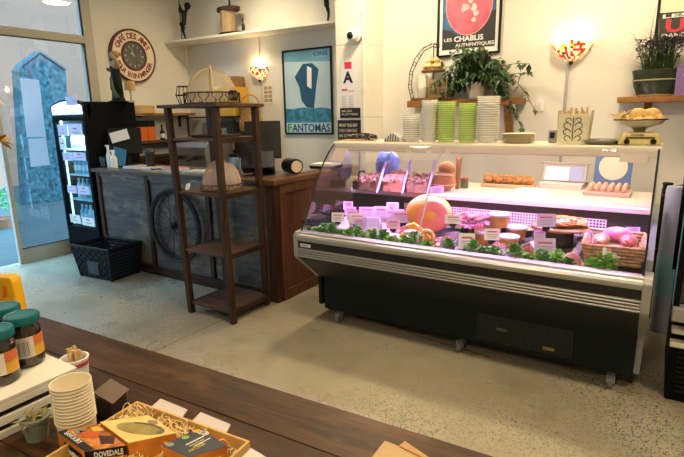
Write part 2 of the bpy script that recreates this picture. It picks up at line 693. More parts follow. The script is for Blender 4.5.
wpart('gasket', XW-0.012, XW-0.002, 3.862, 3.88, 2.69, 3.24, GL)
PANE = glass('shop_pane', (0.69, 0.69, 0.69), 0.95, 0.02, 0.05)
for (y0, y1, z0, z1) in ((2.78, 3.88, 0.17, 2.6), (-0.9, 0.20, 0.17, 2.6), (-2.6, -1.0, 0.17, 2.6), (-2.6, 3.88, 2.69, 3.24)):
    wpart('pane', XW-0.045, XW-0.037, y0, y1, z0, z1, PANE)
# the open leaf of the door, folded outwards
door = struct('door_1', (lambda b: (bb(b, XW-1.0, XW-0.9, 0.24, 0.29, 0.02, 2.58), bb(b, XW-0.16, XW-0.1, 0.24, 0.29, 0.02, 2.58), bb(b, XW-1.0, XW-0.1, 0.24, 0.29, 0.02, 0.2), bb(b, XW-1.0, XW-0.1, 0.24, 0.29, 2.48, 2.58), b)[4])(NB()), FR)
b = NB(); bb(b, XW-0.92, XW-0.14, 0.26, 0.268, 0.18, 2.5)
obj('pane', b, PANE, door)
NOTE = milky('window_notice', (0.82, 0.84, 0.88), 0.0, 0.0, 0.8)
def notice(label, c4):
    b = NB()
    v = [Vector(p) for p in c4]
    f0 = [b.verts.new(p) for p in v]; f1 = [b.verts.new(p+Vector((-0.003, 0, 0))) for p in v]
    b.faces.new(f0); b.faces.new(f1[::-1])
    for i in range(4):
        b.faces.new((f0[i], f1[i], f1[(i+1) % 4], f0[(i+1) % 4]))
    bmesh.ops.recalc_face_normals(b, faces=b.faces)
    o = obj('notice', b, NOTE)
    return tag(o, label, 'notice')
NX = XW-0.031
notice('upper tall white paper notice stuck to the shop front glass', [(-6.331, 3.060, 2.143), (-6.331, 3.269, 2.131), (-6.331, 3.253, 1.466), (-6.331, 3.036, 1.476)])
notice('lower white paper notice stuck to the shop front glass', [(-6.331, 3.044, 1.452), (-6.331, 3.251, 1.454), (-6.331, 3.252, 1.128), (-6.331, 3.029, 1.125)])

# outdoors
bm = NB(); bb(bm, -40, XW-0.12, -25, 30, -0.2, -0.03)
struct('pavement', bm, mat('pavement_stone', (0.042, 0.054, 0.053), 0.8, var=0.15, vscale=3))
bm = NB(); bb(bm, -15.0, -14.6, -14, 26, -0.03, 9)
far = struct('wall_street', bm, mat('street_wall', (0.33, 0.15, 0.09), 0.9, var=0.05, vscale=0.8))
GST = mat('blue_grey_stone', (0.040, 0.088, 0.098), 0.9, var=0.85, vscale=12, bump=0.5, bscale=14)
gate = thing('stone_gatehouse', 'blue grey stone gatehouse with a pointed gable seen through the shop glass', 'building', (-11.000, 5.400, 0.026), 0)
_g = [(-11.000, 5.051, 0.492), (-11.000, 5.290, 2.582), (-11.000, 5.383, 2.702), (-11.000, 5.775, 3.003), (-11.000, 6.150, 2.753), (-11.000, 6.268, 2.678), (-11.000, 6.010, 0.381)]
_pl = [(p[1], p[2]) for p in _g]
_pl[0] = (_pl[0][0], -0.03); _pl[-1] = (_pl[-1][0], -0.03)
bm = NB(); prism(bm, _pl, 'x', -11.25, -11)
obj('wall', bm, GST, gate, world=True)
bm = NB(); prism(bm, [(p[0], p[1]+0.03) for p in _pl[1:6]] + [(p[0], p[1]+0.07) for p in _pl[1:6]][::-1], 'x', -11.25, -10.97)
obj('coping', bm, mat('coping_stone', (0.05, 0.11, 0.13), 0.9, var=0.3, vscale=8), gate, world=True)
shr = thing('potted_shrub', 'small green shrub on the pavement beyond the open shop door', 'plant', (-9.000, 3.694, -0.167), 0)
bm = NB(); lathe(bm, [(0, 0), (0.16, 0), (0.21, 0.3), (0.19, 0.3), (0.17, 0.26), (0, 0.26)], (0, 0, 0), 14)
obj('pot', bm, mat('terracotta', (0.30, 0.13, 0.07), 0.8), shr, smooth=True)
bm = NB()
for i in range(160):
    a = random.uniform(0, 2*PI); e = random.uniform(-0.2, 1.2)
    d = Vector((math.cos(a)*math.cos(e), math.sin(a)*math.cos(e), math.sin(e)))
    leaf(bm, Vector((0, 0, 0.5)) + d*random.uniform(0.08, 0.26), d, 0.10, 0.05)
obj('foliage', bm, mat('shrub_leaf', (0.05, 0.22, 0.05), 0.6), shr, kind='stuff')

# ------------------------------------------------------------------ shelves high on the walls
SHW = mat('white_shelf', (0.82, 0.79, 0.72), 0.6)
hs = thing('wall_shelf', 'long white shelf high across the left part of the back wall', 'shelf', (-4.8, 5.5, 2.72))
bm = NB(); prism(bm, [(XW+0.001, 5.10), (-3.34, 5.26), (-3.34, 5.499), (XW+0.001, 5.499)], 'z', 2.725, 2.755)
obj('board', bm, SHW, hs, world=True, bevel=0.004)
bm = NB(); bb(bm, XW+0.002, XW+0.03, 5.46, 5.498, 2.42, 2.725); bb(bm, XW+0.002, XW+0.03, 5.12, 5.46, 2.695, 2.725)
obj('bracket', bm, SHW, hs, world=True)
bm = NB(); tube(bm, [(XW+0.016, 5.16, 2.70), (XW+0.016, 5.47, 2.46)], 0.012, 6)
obj('brace', bm, SHW, hs, world=True)

# climbing figures hung from a rope
FIG = mat('black_resin', (0.008, 0.008, 0.008), 0.5, spec=0.25)
def skin_figure(name, joints, edges, radii, parent, m, sub=1):
    me = bpy.data.meshes.new(name)
    me.from_pydata([Vector(j) for j in joints], edges, [])
    o = bpy.data.objects.new(name, me)
    COL.objects.link(o)
    sk = o.modifiers.new('skin', 'SKIN')
    for i, r in enumerate(radii):
        sv = me.skin_vertices[0].data[i]
        sv.radius = (r, r)
    me.skin_vertices[0].data[0].use_root = True
    sb = o.modifiers.new('sub', 'SUBSURF')
    sb.levels = sb.render_levels = sub
    bpy.context.view_layer.update()
    dg = bpy.context.evaluated_depsgraph_get()
    m2 = bpy.data.meshes.new_from_object(o.evaluated_get(dg))
    bpy.data.objects.remove(o)
    m2.name = name
    m2.materials.clear(); m2.materials.append(m)
    for p in m2.polygons:
        p.use_smooth = True
    o = bpy.data.objects.new(name, m2)
    COL.objects.link(o)
    o.parent = parent
    return o

def climber(label, loc, rz, s=1.0):
    t = thing('climbing_figure', label, 'figurine', loc, rz)
    # pelvis, belly, chest, neck, head ; arm up the rope ; legs, one knee drawn up
    J = [(0, 0, .24), (0.005, 0, .29), (0.02, 0, .345), (0.045, 0, .385), (0.065, 0, .42), (0.075, 0, .445),
         (0.0, 0.03, .37), (-0.045, 0.02, .42), (-0.055, 0.0, .50),
         (0.0, -0.03, .37), (-0.05, -0.02, .38), (-0.055, 0.0, .45),
         (-0.01, 0.022, .22), (-0.085, 0.03, .235), (-0.03, 0.01, .15),
         (0.0, -0.022, .21), (-0.01, -0.025, .11), (0.012, -0.015, .02), (0.035, -0.02, .012)]
    E = [(0, 1), (1, 2), (2, 3), (3, 4), (4, 5), (2, 6), (6, 7), (7, 8), (2, 9), (9, 10), (10, 11), (0, 12), (12, 13), (13, 14), (0, 15), (15, 16), (16, 17), (17, 18)]
    Rr = [.034, .031, .040, .018, .030, .020, .020, .016, .013, .020, .016, .013, .028, .022, .014, .028, .021, .013, .011]
    skin_figure('body', [Vector(j)*s for j in J], E, [r*s for r in Rr], t, FIG)
    bm = NB(); ball(bm, (0.078*s, 0, .455*s), (.046*s, .042*s, .050*s), 14, 10)
    obj('head', bm, FIG, t, smooth=True)
    bm = NB(); tube(bm, [(-.055*s, 0, 0.01), (-.055*s, 0, .9*s)], 0.007*s, 6)
    obj('rope', bm, FIG, t)
    bm = NB(); lathe(bm, [(0, 0), (.05*s, 0), (.045*s, .012*s), (0, .014*s)], (0, 0, 0), 14)
    obj('base', bm, FIG, t)
    return t
climber('black climbing figure on a rope standing at the left end of the high shelf', (-5.943, 5.19, 2.7555), 0.3, 0.98)
climber('black figure on the high shelf beside the pillar above the framed poster', (-3.606, 5.36, 2.7555), 2.6, 0.85)
spool = thing('wooden_spool', 'old wooden thread spool with dark round ends on the high shelf', 'spool', (-5.181, 5.29, 2.7555))
SPD = wood('spool_end_wood', (0.02, 0.012, 0.008), (0.07, 0.04, 0.025), 0.6, 0, 8)
bm = NB(); lathe(bm, [(0, 0), (0.20, 0), (0.215, 0.012), (0.20, 0.03), (0, 0.03)], (0.04, 0, 0.0), 24, sy=0.5)
obj('lower_disc', bm, SPD, spool, smooth=True)
bm = NB(); lathe(bm, [(0.105, 0.03), (0.10, 0.08), (0.10, 0.26), (0.108, 0.30)], (0, 0, 0), 20)
obj('core', bm, mat('worn_spool_wood', (0.36, 0.25, 0.14), 0.7, var=0.35, vscale=6, stretch=(6, 6, 0.6)), spool, smooth=True)
bm = NB(); lathe(bm, [(0, 0.30), (0.18, 0.30), (0.19, 0.315), (0.185, 0.35), (0, 0.355)], (0.02, 0, 0), 24, sy=0.6)
obj('upper_disc', bm, SPD, spool, smooth=True)
sp2 = thing('black_candlestick', 'black candlestick standing on top of the wooden spool', 'candlestick', (-5.131, 5.29, 2.7555+0.3555))
bm = NB(); lathe(bm, [(0, 0.0), (0.035, 0), (0.03, 0.015), (0.014, 0.03), (0.012, 0.17), (0.05, 0.20), (0.06, 0.23), (0.03, 0.235), (0.03, 0.42), (0, 0.42)], (0, 0, 0), 14)
obj('stem', bm, FIG, sp2, smooth=True)
sb_ = thing('small_bottle', 'tiny dark bottle on the lower disc of the spool', 'bottle', (-4.891, 5.27, 2.7555+0.0305))
bm = NB(); lathe(bm, [(0, 0), (0.022, 0), (0.022, 0.07), (0.009, 0.09), (0.009, 0.12), (0, 0.12)], (0, 0, 0), 10)
obj('body', bm, BLACK, sb_, smooth=True)
bm = NB(); cyl(bm, (0, 0, 0.121), (0, 0, 0.145), 0.011, n=10)
obj('cap', bm, FIG, sb_)

# ------------------------------------------------------------------ wall lamps with mosaic half bowls
MOS = [mat('mosaic_white', (0.9, 0.8, 0.6), 0.3, emit=(1.0, 0.84, 0.55), estr=0.35),
       mat('mosaic_red', (0.6, 0.05, 0.02), 0.3, emit=(0.9, 0.04, 0.012), estr=0.35),
       mat('mosaic_amber', (0.8, 0.4, 0.05), 0.3, emit=(1.0, 0.45, 0.05), estr=0.6),
       mat('mosaic_lead', (0.12, 0.08, 0.05), 0.5)]
def wall_lamp(label, loc, r, h, seed, power):
    t = thing('wall_lamp', label, 'lamp', loc)
    rnd = random.Random(seed)
    bm = NB()
    nu, nv = 20, 8
    g = []
    for j in range(nv+1):
        f = j/nv
        rr = r*(0.16+0.84*math.sin(f*PI/2)**0.8)
        z = -h*(1-f)
        g.append([bm.verts.new((rr*math.cos(PI+PI*i/nu), rr*0.85*math.sin(PI+PI*i/nu), z+(0.02*math.cos(4*PI*i/nu) if j == nv else 0))) for i in range(nu+1)])
    for j in range(nv):
        for i in range(nu):
            f = bm.faces.new((g[j][i], g[j][i+1], g[j+1][i+1], g[j+1][i]))
            k = rnd.random()
            f.material_index = 3 if (j == nv-1 and k < .35) or k < 0.10 else (1 if k < 0.42 else (2 if k < 0.50 else 0))
    bmesh.ops.solidify(bm, geom=bm.faces[:], thickness=0.004)
    obj('shade', bm, MOS, t)
    bm = NB(); lathe(bm, [(0, -0.03), (0.016, -0.02), (0.022, 0.0), (0.012, 0.02), (0, 0.02)], (0, -r*0.1, -h), 12)
    obj('finial', bm, mat('bronze', (0.10, 0.06, 0.03), 0.45, 0.7), t, smooth=True)
    bm = NB(); bb(bm, -0.05, 0.05, -0.012, -0.001, -h*0.9, -0.02)
    obj('wall_plate', bm, MATS['bronze'], t)
    bm = NB(); ball(bm, (0, -r*0.4, -0.035), (0.026, 0.026, 0.036), 12, 8)
    obj('bulb', bm, glow('lamp_bulb', (1.0, 0.75, 0.38), 12), t, smooth=True)
    bm = NB(); cyl(bm, (0, -r*0.4, -0.11), (0, -r*0.4, -0.07), 0.018, n=10); tube(bm, [(0, -r*0.4, -0.10), (0, -0.01, -0.10)], 0.008, 6)
    obj('socket', bm, MATS['bronze'], t)
    point('lamp_light', (loc[0], loc[1]-r*0.4, loc[2]+0.02), power, (1.0, 0.72, 0.36), 0.04)
    return t
wall_lamp('lit mosaic wall lamp between the high shelf and the framed blue poster', (-4.837, 5.500, 2.318), 0.165, 0.165, 3, 5)
wall_lamp('lit mosaic wall lamp above the cream box of breadsticks', (-0.845, 5.500, 2.295), 0.185, 0.175, 5, 6)
bm = NB(); _a = (-4.825, 5.490, 2.104); tube(bm, [(_a[0], 5.49, 1.2), (_a[0], 5.49, _a[2]+0.05)], 0.008, 6); tube(bm, [(_a[0], 5.49, _a[2]+0.2), (_a[0], 5.49, 2.725)], 0.006, 6)
struct('trim_2', bm, mat('cable_grey', (0.55, 0.53, 0.48), 0.6))
bm = NB(); _a = (-0.872, 5.490, 2.084); tube(bm, [(_a[0], 5.485, 1.1), (_a[0], 5.485, _a[2]+0.05)], 0.013, 8)
struct('trim_3', bm, mat('conduit_grey', (0.42, 0.41, 0.40), 0.5))

# ------------------------------------------------------------------ round clock on the left wall
ck = thing('wall_clock', 'round cream clock with maroon rim and red lettering on the left wall', 'clock', (XW, 4.539, 2.502))
ck.rotation_euler = (0, R(90), 0)
CR = 0.35
MAROON = mat('maroon', (0.11, 0.015, 0.02), 0.5)
bm = NB(); lathe(bm, [(CR-0.02, 0.001), (CR, 0.005), (CR, 0.055), (CR-0.012, 0.062), (CR-0.024, 0.056), (CR-0.024, 0.001)], (0, 0, 0), 48)
obj('rim', bm, MAROON, ck, smooth=True)
bm = NB(); lathe(bm, [(0, 0.02), (CR-0.022, 0.02), (CR-0.022, 0.047), (0.18, 0.047), (0, 0.047)], (0, 0, 0), 48)
obj('face', bm, mat('clock_cream', (0.78, 0.70, 0.52), 0.5), ck)
bm = NB(); lathe(bm, [(0.172, 0.047), (0.197, 0.05), (0.194, 0.066), (0.172, 0.062)], (0, 0, 0), 40)
obj('inner_ring', bm, MAROON, ck, smooth=True)
bm = NB(); lathe(bm, [(0, 0.049), (0.173, 0.049), (0.173, 0.051), (0, 0.051)], (0, 0, 0), 40)
obj('dial', bm, mat('dial_grey', (0.10, 0.10, 0.09), 0.4, var=0.3, vscale=10), ck)
def cpt(ang, r, h):   # angle from the top, clockwise for the viewer in the room
    # local: +x points down in world after the 90 degree turn, +y is world +y (viewer's right)
    return Vector((-r*math.cos(ang), r*math.sin(ang), h))
for k in range(12):
    a = k*PI/6
    bm = NB()
    p0, p1 = cpt(a, 0.118, 0.052), cpt(a, 0.148, 0.052)
    box(bm, (p0+p1)/2, (0.032, 0.012 if k % 3 else 0.02, 0.002), rz=-a)
    obj('hour_mark', bm, mat('dial_mark', (0.42, 0.42, 0.38), 0.5), ck)
for (a, L, wd) in ((R(-52), 0.075, 0.012), (R(-20), 0.12, 0.008)):
    bm = NB(); p = cpt(a, L/2-0.01, 0.056)
    box(bm, p, (L, wd, 0.002), rz=-a)
    obj('hand', bm, mat('hand_pale', (0.55, 0.55, 0.5), 0.5), ck)
cmw = Matrix.Translation(ck.location) @ Matrix.Rotation(R(90), 4, 'Y')
def ring_text(s, a0, a1, r, size, inward):
    n = len(s)
    for i, chh in enumerate(s):
        if chh == ' ':
            continue
        a = a0+(a1-a0)*i/(n-1)
        p = cmw @ cpt(a, r, 0.0475)
        out = (cmw.to_3x3() @ cpt(a, 1, 0)).normalized()
        tang = (cmw.to_3x3() @ cpt(a+PI/2, 1, 0)).normalized()
        xd, yd = (tang, out) if not inward else (-tang, -out)
        text(chh, size, mat('clock_letter', (0.30, 0.02, 0.04), 0.6), ck, p - yd*size*0.35, xd, yd, 0.001, 'letter', align='CENTER', bold=0.003)
ring_text('CAFÉ DES AMIS', R(-62), R(62), 0.262, 0.105, False)
ring_text('POUR BIEN MANGER', R(248), R(112), 0.262, 0.095, True)

# ------------------------------------------------------------------ upright drinks fridge
FX0, FX1, FY0, FY1 = -6.17, -5.50, 3.27, 3.93
fr = thing('drinks_fridge', 'tall black upright drinks fridge with lit header and stickered glass door', 'fridge', ((FX0+FX1)/2, FY0+0.35, 0))
FB = mat('fridge_black', (0.005, 0.006, 0.008), 0.5, spec=0.06)
def fpart(name, m, *bs, parent=None, **k):
    b = NB()
    for q in bs:
        bb(b, *q)
    return obj(name, b, m, parent or fr, world=True, **k)
fpart('side_panel', FB, (FX0, FX0+0.03, FY0+0.05, FY1, 0.06, 1.86), bevel=0.003)
fpart('side_panel', FB, (FX1-0.03, FX1, FY0+0.05, FY1, 0.06, 1.86), bevel=0.003)
fpart('back_panel', mat('fridge_liner', (0.75, 0.80, 0.82), 0.4), (FX0+0.03, FX1-0.03, FY1-0.04, FY1, 0.06, 1.86))
fpart('top_panel', FB, (FX0+0.03, FX1-0.03, FY0+0.05, FY1-0.04, 1.80, 1.86))
fpart('base_panel', FB, (FX0+0.03, FX1-0.03, FY0+0.05, FY1-0.04, 0.06, 0.36))
fpart('kick_plate', FB, (FX0, FX1, FY0, FY0+0.05, 0.05, 0.34), bevel=0.004)
for sx in (FX0+0.06, FX1-0.06):
    for sy in (FY0+0.1, FY1-0.08):
        b = NB(); cyl(b, (sx, sy, 0), (sx, sy, 0.06), 0.022, n=10)
        obj('foot', b, BLACKM, fr, world=True)
dr = fpart('door_frame', FB, (FX0, FX0+0.05, FY0, FY0+0.05, 0.34, 1.70), (FX1-0.05, FX1, FY0, FY0+0.05, 0.34, 1.70), (FX0+0.05, FX1-0.05, FY0, FY0+0.05, 0.34, 0.39), (FX0+0.05, FX1-0.05, FY0, FY0+0.05, 1.65, 1.70), label='black frame of the glass door')
fpart('door_glass', glass('fridge_glass', (0.80, 0.95, 1.0), 0.9, 0.0, 0.05), (FX0+0.05, FX1-0.05, FY0+0.02, FY0+0.026, 0.39, 1.65), parent=dr)
b = NB()
_pts = [(FX0, 1.705), (FX1, 1.705), (FX1, 1.82)] + [(FX1-0.05-(FX1-FX0-0.1)*i/10, 1.845+0.045*math.sin(PI*i/10)) for i in range(11)] + [(FX0, 1.82)]
prism(b, _pts, 'y', FY0+0.005, FY0+0.09)
hd = obj('header', b, FB, fr, world=True)
b = NB()
_pts = [(FX0+0.025, 1.720), (FX1-0.025, 1.720), (FX1-0.025, 1.81)] + [(FX1-0.05-(FX1-FX0-0.1)*i/10, 1.825+0.045*math.sin(PI*i/10)) for i in range(11)] + [(FX0+0.025, 1.81)]
prism(b, _pts, 'y', FY0-0.002, FY0+0.006)
obj('lit_sign', b, glow('fridge_sign', (0.88, 0.96, 1.0), 1.05), hd, world=True, label='glowing white sign panel')
b = NB()
for i in range(13):
    x = FX0+0.06+i*(FX1-FX0-0.12)/12
    hgt = random.uniform(0.02, 0.075)
    prism(b, [(x-0.013, 1.722), (x+0.013, 1.722), (x+0.004, 1.722+hgt)], 'y', FY0-0.004, FY0-0.002)
obj('sign_print', b, mat('sign_print', (0.45, 0.62, 0.70), 0.6), hd, world=True)
LIL = mat('lilac_card', (0.66, 0.62, 0.85), 0.6)
fpart('label_card', LIL, (-5.864+0.05, -5.642+0.05, FY0-0.006, FY0-0.003, 1.825, 1.92))
for (px0, px1, z0, z1, m) in ((0.07, 0.28, 1.48, 1.61, LIL), (0.31, 0.56, 1.49, 1.62, LIL), (0.10, 0.30, 1.19, 1.29, LIL), (0.32, 0.57, 1.20, 1.29, LIL), (0.10, 0.29, 0.80, 0.89, LIL), (0.33, 0.56, 0.80, 0.90, LIL), (0.07, 0.29, 0.43, 0.53, PAPER), (0.33, 0.58, 0.42, 0.52, PAPER), (0.07, 0.19, 1.32, 1.46, PAPER)):
    c_ = fpart('label_card', m, (FX0+px0, FX0+px1, FY0+0.012, FY0+0.0195, z0, z1))
    fpart('card_print', REDPR, (FX0+px0+0.06, FX0+px1-0.06, FY0+0.010, FY0+0.012, z0+0.03, z0+0.037), (FX0+px0+0.09, FX0+px1-0.09, FY0+0.010, FY0+0.012, z0+0.065, z0+0.08), parent=c_)
WIRE = mat('white_wire', (0.75, 0.78, 0.8), 0.4)
fz = [0.42, 0.72, 1.02, 1.32]
for z in fz:
    fpart('shelf', WIRE, (FX0+0.035, FX1-0.035, FY0+0.06, FY1-0.05, z-0.012, z))
b = NB(); bb(b, FX0+0.035, FX0+0.05, FY0+0.07, FY0+0.085, 0.4, 1.66); bb(b, FX1-0.05, FX1-0.035, FY0+0.07, FY0+0.085, 0.4, 1.66)
obj('light_strip', b, glow('fridge_led', (0.55, 0.90, 1.0), 4), fr, world=True)
area('fridge_light', ((FX0+FX1)/2, FY0+0.08, 1.70), ((FX0+FX1)/2, FY0+0.35, 0.8), 0.5, 0.05, 44, (0.42, 0.85, 1.0))
# bottles and tubs inside
BTL = [mat('bottle_blue', (0.30, 0.60, 0.75), 0.25), mat('bottle_pale', (0.78, 0.86, 0.90), 0.25), mat('bottle_teal', (0.18, 0.46, 0.58), 0.25)]
def bottle(label, loc, r, h, m, group):
    t = thing('drink_bottle', label, 'bottle', loc, 0, group)
    b = NB(); lathe(b, [(0, 0), (r, 0), (r, h*0.62), (r*0.4, h*0.82), (r*0.38, h*0.94), (0, h*0.94)], n=12)
    obj('body', b, m, t, smooth=True)
    b = NB(); cyl(b, (0, 0, h*0.941), (0, 0, h), r*0.45, n=10)
    obj('cap', b, WHITEPR, t)
    b = NB(); lathe(b, [(r*1.01, h*0.2), (r*1.01, h*0.5)], n=12)
    obj('label', b, PAPER, t)
    return t
SHN = ['bottom', 'lower middle', 'upper middle', 'top']
for si, z in enumerate(fz):
    for k in range(6):
        x = FX0+0.10+k*0.088
        bottle('cold drink bottle, %s from the left on the %s shelf of the fridge' % (ORD[k], SHN[si]), (x, FY0+0.17, z), 0.034, 0.21 if si != 1 else 0.24, BTL[(k//2+si) % 3], 'bottles in the drinks fridge')

# statuette and boxes on top of the fridge
st = thing('waiter_statuette', 'dark green standing woman statuette with hands to her head on the fridge', 'statuette', (-5.542, 3.75, 1.8605), R(-20))
SK = mat('statuette_skin', (0.45, 0.27, 0.12), 0.5)
GRN = mat('statuette_dress', (0.006, 0.014, 0.010), 0.5, spec=0.15)
J = [(0, 0, .30), (0, 0, .37), (0, 0, .43), (0, 0, .475), (.09, 0, .41), (.11, -.02, .48), (.045, -.03, .535), (-.09, 0, .41), (-.12, -.02, .36), (-.05, -.06, .39)]
skin_figure('body', J, [(0, 1), (1, 2), (2, 3), (2, 4), (4, 5), (5, 6), (2, 7), (7, 8), (8, 9)], [.05, .042, .055, .02, .026, .02, .015, .026, .02, .015], st, SK)
b = NB(); ball(b, (0, -0.005, .525), (.036, .04, .047), 14, 10)
obj('head', b, SK, st, smooth=True)
b = NB(); ball(b, (0, 0.012, .54), (.043, .042, .043), 12, 8); ball(b, (0.01, 0.045, .545), .022, 10, 6)
obj('hair', b, mat('statuette_hair', (0.35, 0.20, 0.06), 0.6), st, smooth=True)
b = NB(); lathe(b, [(.012, .44), (.062, .40), (.052, .35), (.062, .29), (.064, .20), (.07, .06), (.085, 0.012), (0, 0.012)], n=18, sy=0.75)
obj('dress', b, GRN, st, smooth=True)
b = NB(); tube(b, [(0.02, -0.05, .28), (0.06, -0.06, .15), (0.10, -0.03, 0.04)], [.012, .018, .026], 8)
obj('drape', b, mat('statuette_drape', (0.05, 0.07, 0.03), 0.5), st, smooth=True)
b = NB(); cyl(b, (0, 0, 0), (0, 0, .012), .09, n=18)
obj('base', b, GRN, st)
st.scale = (1.25, 1.25, 1.0)

tl = thing('table_lamp', 'little lamp with tan drum shade beside the statuette on the fridge', 'lamp', (-5.371, 3.80, 1.8605))
b = NB(); lathe(b, [(0, 0), (0.045, 0), (0.04, 0.012), (0.012, 0.02), (0.012, 0.14), (0, 0.14)], n=16); obj('stem', b, milky('lamp_stem_glass', (0.75, 0.68, 0.55), 0.5, 0.1), tl, smooth=True)
b = NB(); lathe(b, [(0.062, 0.13), (0.058, 0.235), (0.055, 0.235), (0.059, 0.13)], n=22); obj('shade', b, milky('tan_shade', (0.72, 0.50, 0.22), 0.0, 0.0, 0.4), tl, smooth=True)

# ------------------------------------------------------------------ bar counter
CX0, CX1, CY0, CY1, CH = -5.42, -2.80, 3.29, 3.86, 1.12
ct = thing('bar_counter', 'long dark wooden bar counter with framed panels', 'counter', (-4.1, 3.6, 0))
def cpart(name, m, *bs, parent=None, **k):
    b = NB()
    for q in bs:
        bb(b, *q)
    return obj(name, b, m, parent or ct, world=True, **k)
cpart('worktop', wood('grey_top', (0.05, 0.04, 0.035), (0.16, 0.13, 0.11), 0.3, 0, 4), (CX0-0.045, -2.96, CY0-0.045, CY1+0.03, CH-0.035, CH), bevel=0.006)
cpart('end_worktop', wood('red_top', (0.07, 0.028, 0.012), (0.17, 0.075, 0.032), 0.35, 1, 5), (-2.96, CX1+0.03, CY0-0.045, 4.75, CH-0.045, CH+0.004), bevel=0.006)
stl = [CX0, -4.56, -3.66, -2.90]
for x in stl[:-1]:
    cpart('stile', DARKWZ, (x, x+0.055, CY0-0.018, CY0+0.02, 0.10, CH-0.035), bevel=0.003)
cpart('corner_post', DARKWZ, (-2.90, CX1, CY0-0.018, CY0+0.06, 0.0, CH-0.045), bevel=0.003)
cpart('top_rail', GREYW, (CX0, -2.90, CY0-0.010, CY0+0.02, CH-0.085, CH-0.036))
cpart('plinth', DARKW, (CX0, -2.90, CY0-0.022, CY0+0.02, 0.0, 0.10), bevel=0.003)
for a, c_ in ((CX0+0.055, -4.56), (-4.505, -3.66), (-3.605, -2.90)):
    cpart('panel', GREYW, (a, c_, CY0+0.004, CY0+0.02, 0.10, CH-0.085))
cpart('left_end_panel', GREYW, (CX0, CX0+0.02, CY0+0.02, CY1, 0.0, CH-0.036))
# end return facing the display case
REDW = wood('red_brown_panel', (0.055, 0.020, 0.009), (0.15, 0.06, 0.025), 0.4, 2, 5, worn=(0.24, 0.11, 0.05), wfac=0.66)
cpart('end_stile', REDW, (CX1-0.02, CX1+0.012, CY0+0.06, CY0+0.12, 0.0, CH-0.046), bevel=0.003)
cpart('end_stile', REDW, (CX1-0.02, CX1+0.012, 4.62, 4.70, 0.0, CH-0.046), bevel=0.003)
cpart('end_rail', REDW, (CX1-0.02, CX1+0.012, CY0+0.12, 4.62, 0.0, 0.10), bevel=0.003)
cpart('end_rail', REDW, (CX1-0.02, CX1+0.012, CY0+0.12, 4.62, CH-0.13, CH-0.046), bevel=0.003)
cpart('end_panel', REDW, (CX1-0.02, CX1-0.004, CY0+0.12, 4.62, 0.10, CH-0.13))

# bicycle wheel mounted on the counter front
bw = thing('bicycle_wheel', 'old black bicycle wheel with spokes fixed to the counter front', 'wheel', (-4.103, 3.245, 0.591))
WR = 0.365
ring = lambda r, n=48: [(r*math.cos(2*PI*i/n), 0, r*math.sin(2*PI*i/n)) for i in range(n)]
b = NB(); tube(b, ring(WR), 0.019, 8, True)
obj('tyre', b, mat('tyre_rubber', (0.014, 0.013, 0.013), 0.7), bw, smooth=True)
b = NB(); tube(b, ring(WR-0.026), 0.012, 6, True)
obj('rim', b, BLACKM, bw, smooth=True)
b = NB(); cyl(b, (0, -0.035, 0), (0, 0.03, 0), 0.022, n=12); cyl(b, (0, -0.022, 0), (0, -0.018, 0), 0.042, n=14); cyl(b, (0, 0.018, 0), (0, 0.022, 0), 0.042, n=14)
obj('hub', b, BLACKM, bw)
for i in range(18):
    a = 2*PI*i/18
    a2 = a+(0.55 if i % 2 else -0.55)
    yy = -0.02 if i % 4 < 2 else 0.02
    b = NB(); tube(b, [(0.04*math.cos(a2), yy, 0.04*math.sin(a2)), ((WR-0.03)*math.cos(a), 0, (WR-0.03)*math.sin(a))], 0.0028, 5)
    obj('spoke', b, BLACKM, bw)

# ------------------------------------------------------------------ woven black basket
bk = thing('woven_basket', 'dark woven rectangular basket on the floor in front of the counter', 'basket', (-5.249, 3.151, 0.000), R(5))
BKM = mat('basket_weave', (0.009, 0.011, 0.016), 0.5, spec=0.15)
bk.location = (-4.98, 3.03, 0)
b = NB()
rows = 9
def bwid(z):
    return 0.245+0.05*z/0.36, 0.165+0.04*z/0.36
for r_ in range(rows):
    z0 = 0.02+r_*0.036
    hx, hy = bwid(z0)
    for side in range(4):
        n = 11 if side % 2 == 0 else 8
        for k in range(n):
            f = -1+2*(k+0.5)/n
            out = 0.006 if (k+r_) % 2 else -0.003
            if side == 0:
                c_, s_, rz = (f*hx, -hy-out, z0+0.016), (2*hx/n*1.02, 0.012, 0.028), 0
            elif side == 2:
                c_, s_, rz = (f*hx, hy+out, z0+0.016), (2*hx/n*1.02, 0.012, 0.028), 0
            elif side == 1:
                c_, s_, rz = (hx+out, f*hy, z0+0.016), (0.012, 2*hy/n*1.02, 0.028), 0
            else:
                c_, s_, rz = (-hx-out, f*hy, z0+0.016), (0.012, 2*hy/n*1.02, 0.028), 0
            box(b, c_, s_)
obj('weave', b, BKM, bk, kind='stuff')
b = NB(); bb(b, -0.24, 0.24, -0.16, 0.16, 0.0, 0.02)
obj('floor_panel', b, BKM, bk)
hx, hy = bwid(0.36)
b = NB(); tube(b, [(-hx, -hy, .35), (hx, -hy, .35), (hx, hy, .35), (-hx, hy, .35)], 0.016, 8, True)
obj('rim', b, BKM, bk)
for sx in (-1, 1):
    for sy in (-1, 1):
        b = NB(); tube(b, [(sx*bwid(0)[0], sy*bwid(0)[1], 0.0), (sx*hx, sy*hy, .35)], 0.014, 6)
        obj('corner_rib', b, BKM, bk)
b = NB(); box(b, (0, -0.19, 0.13), (0.17, 0.012, 0.14))
obj('front_patch', b, mat('basket_patch', (0.02, 0.035, 0.055), 0.5), bk)

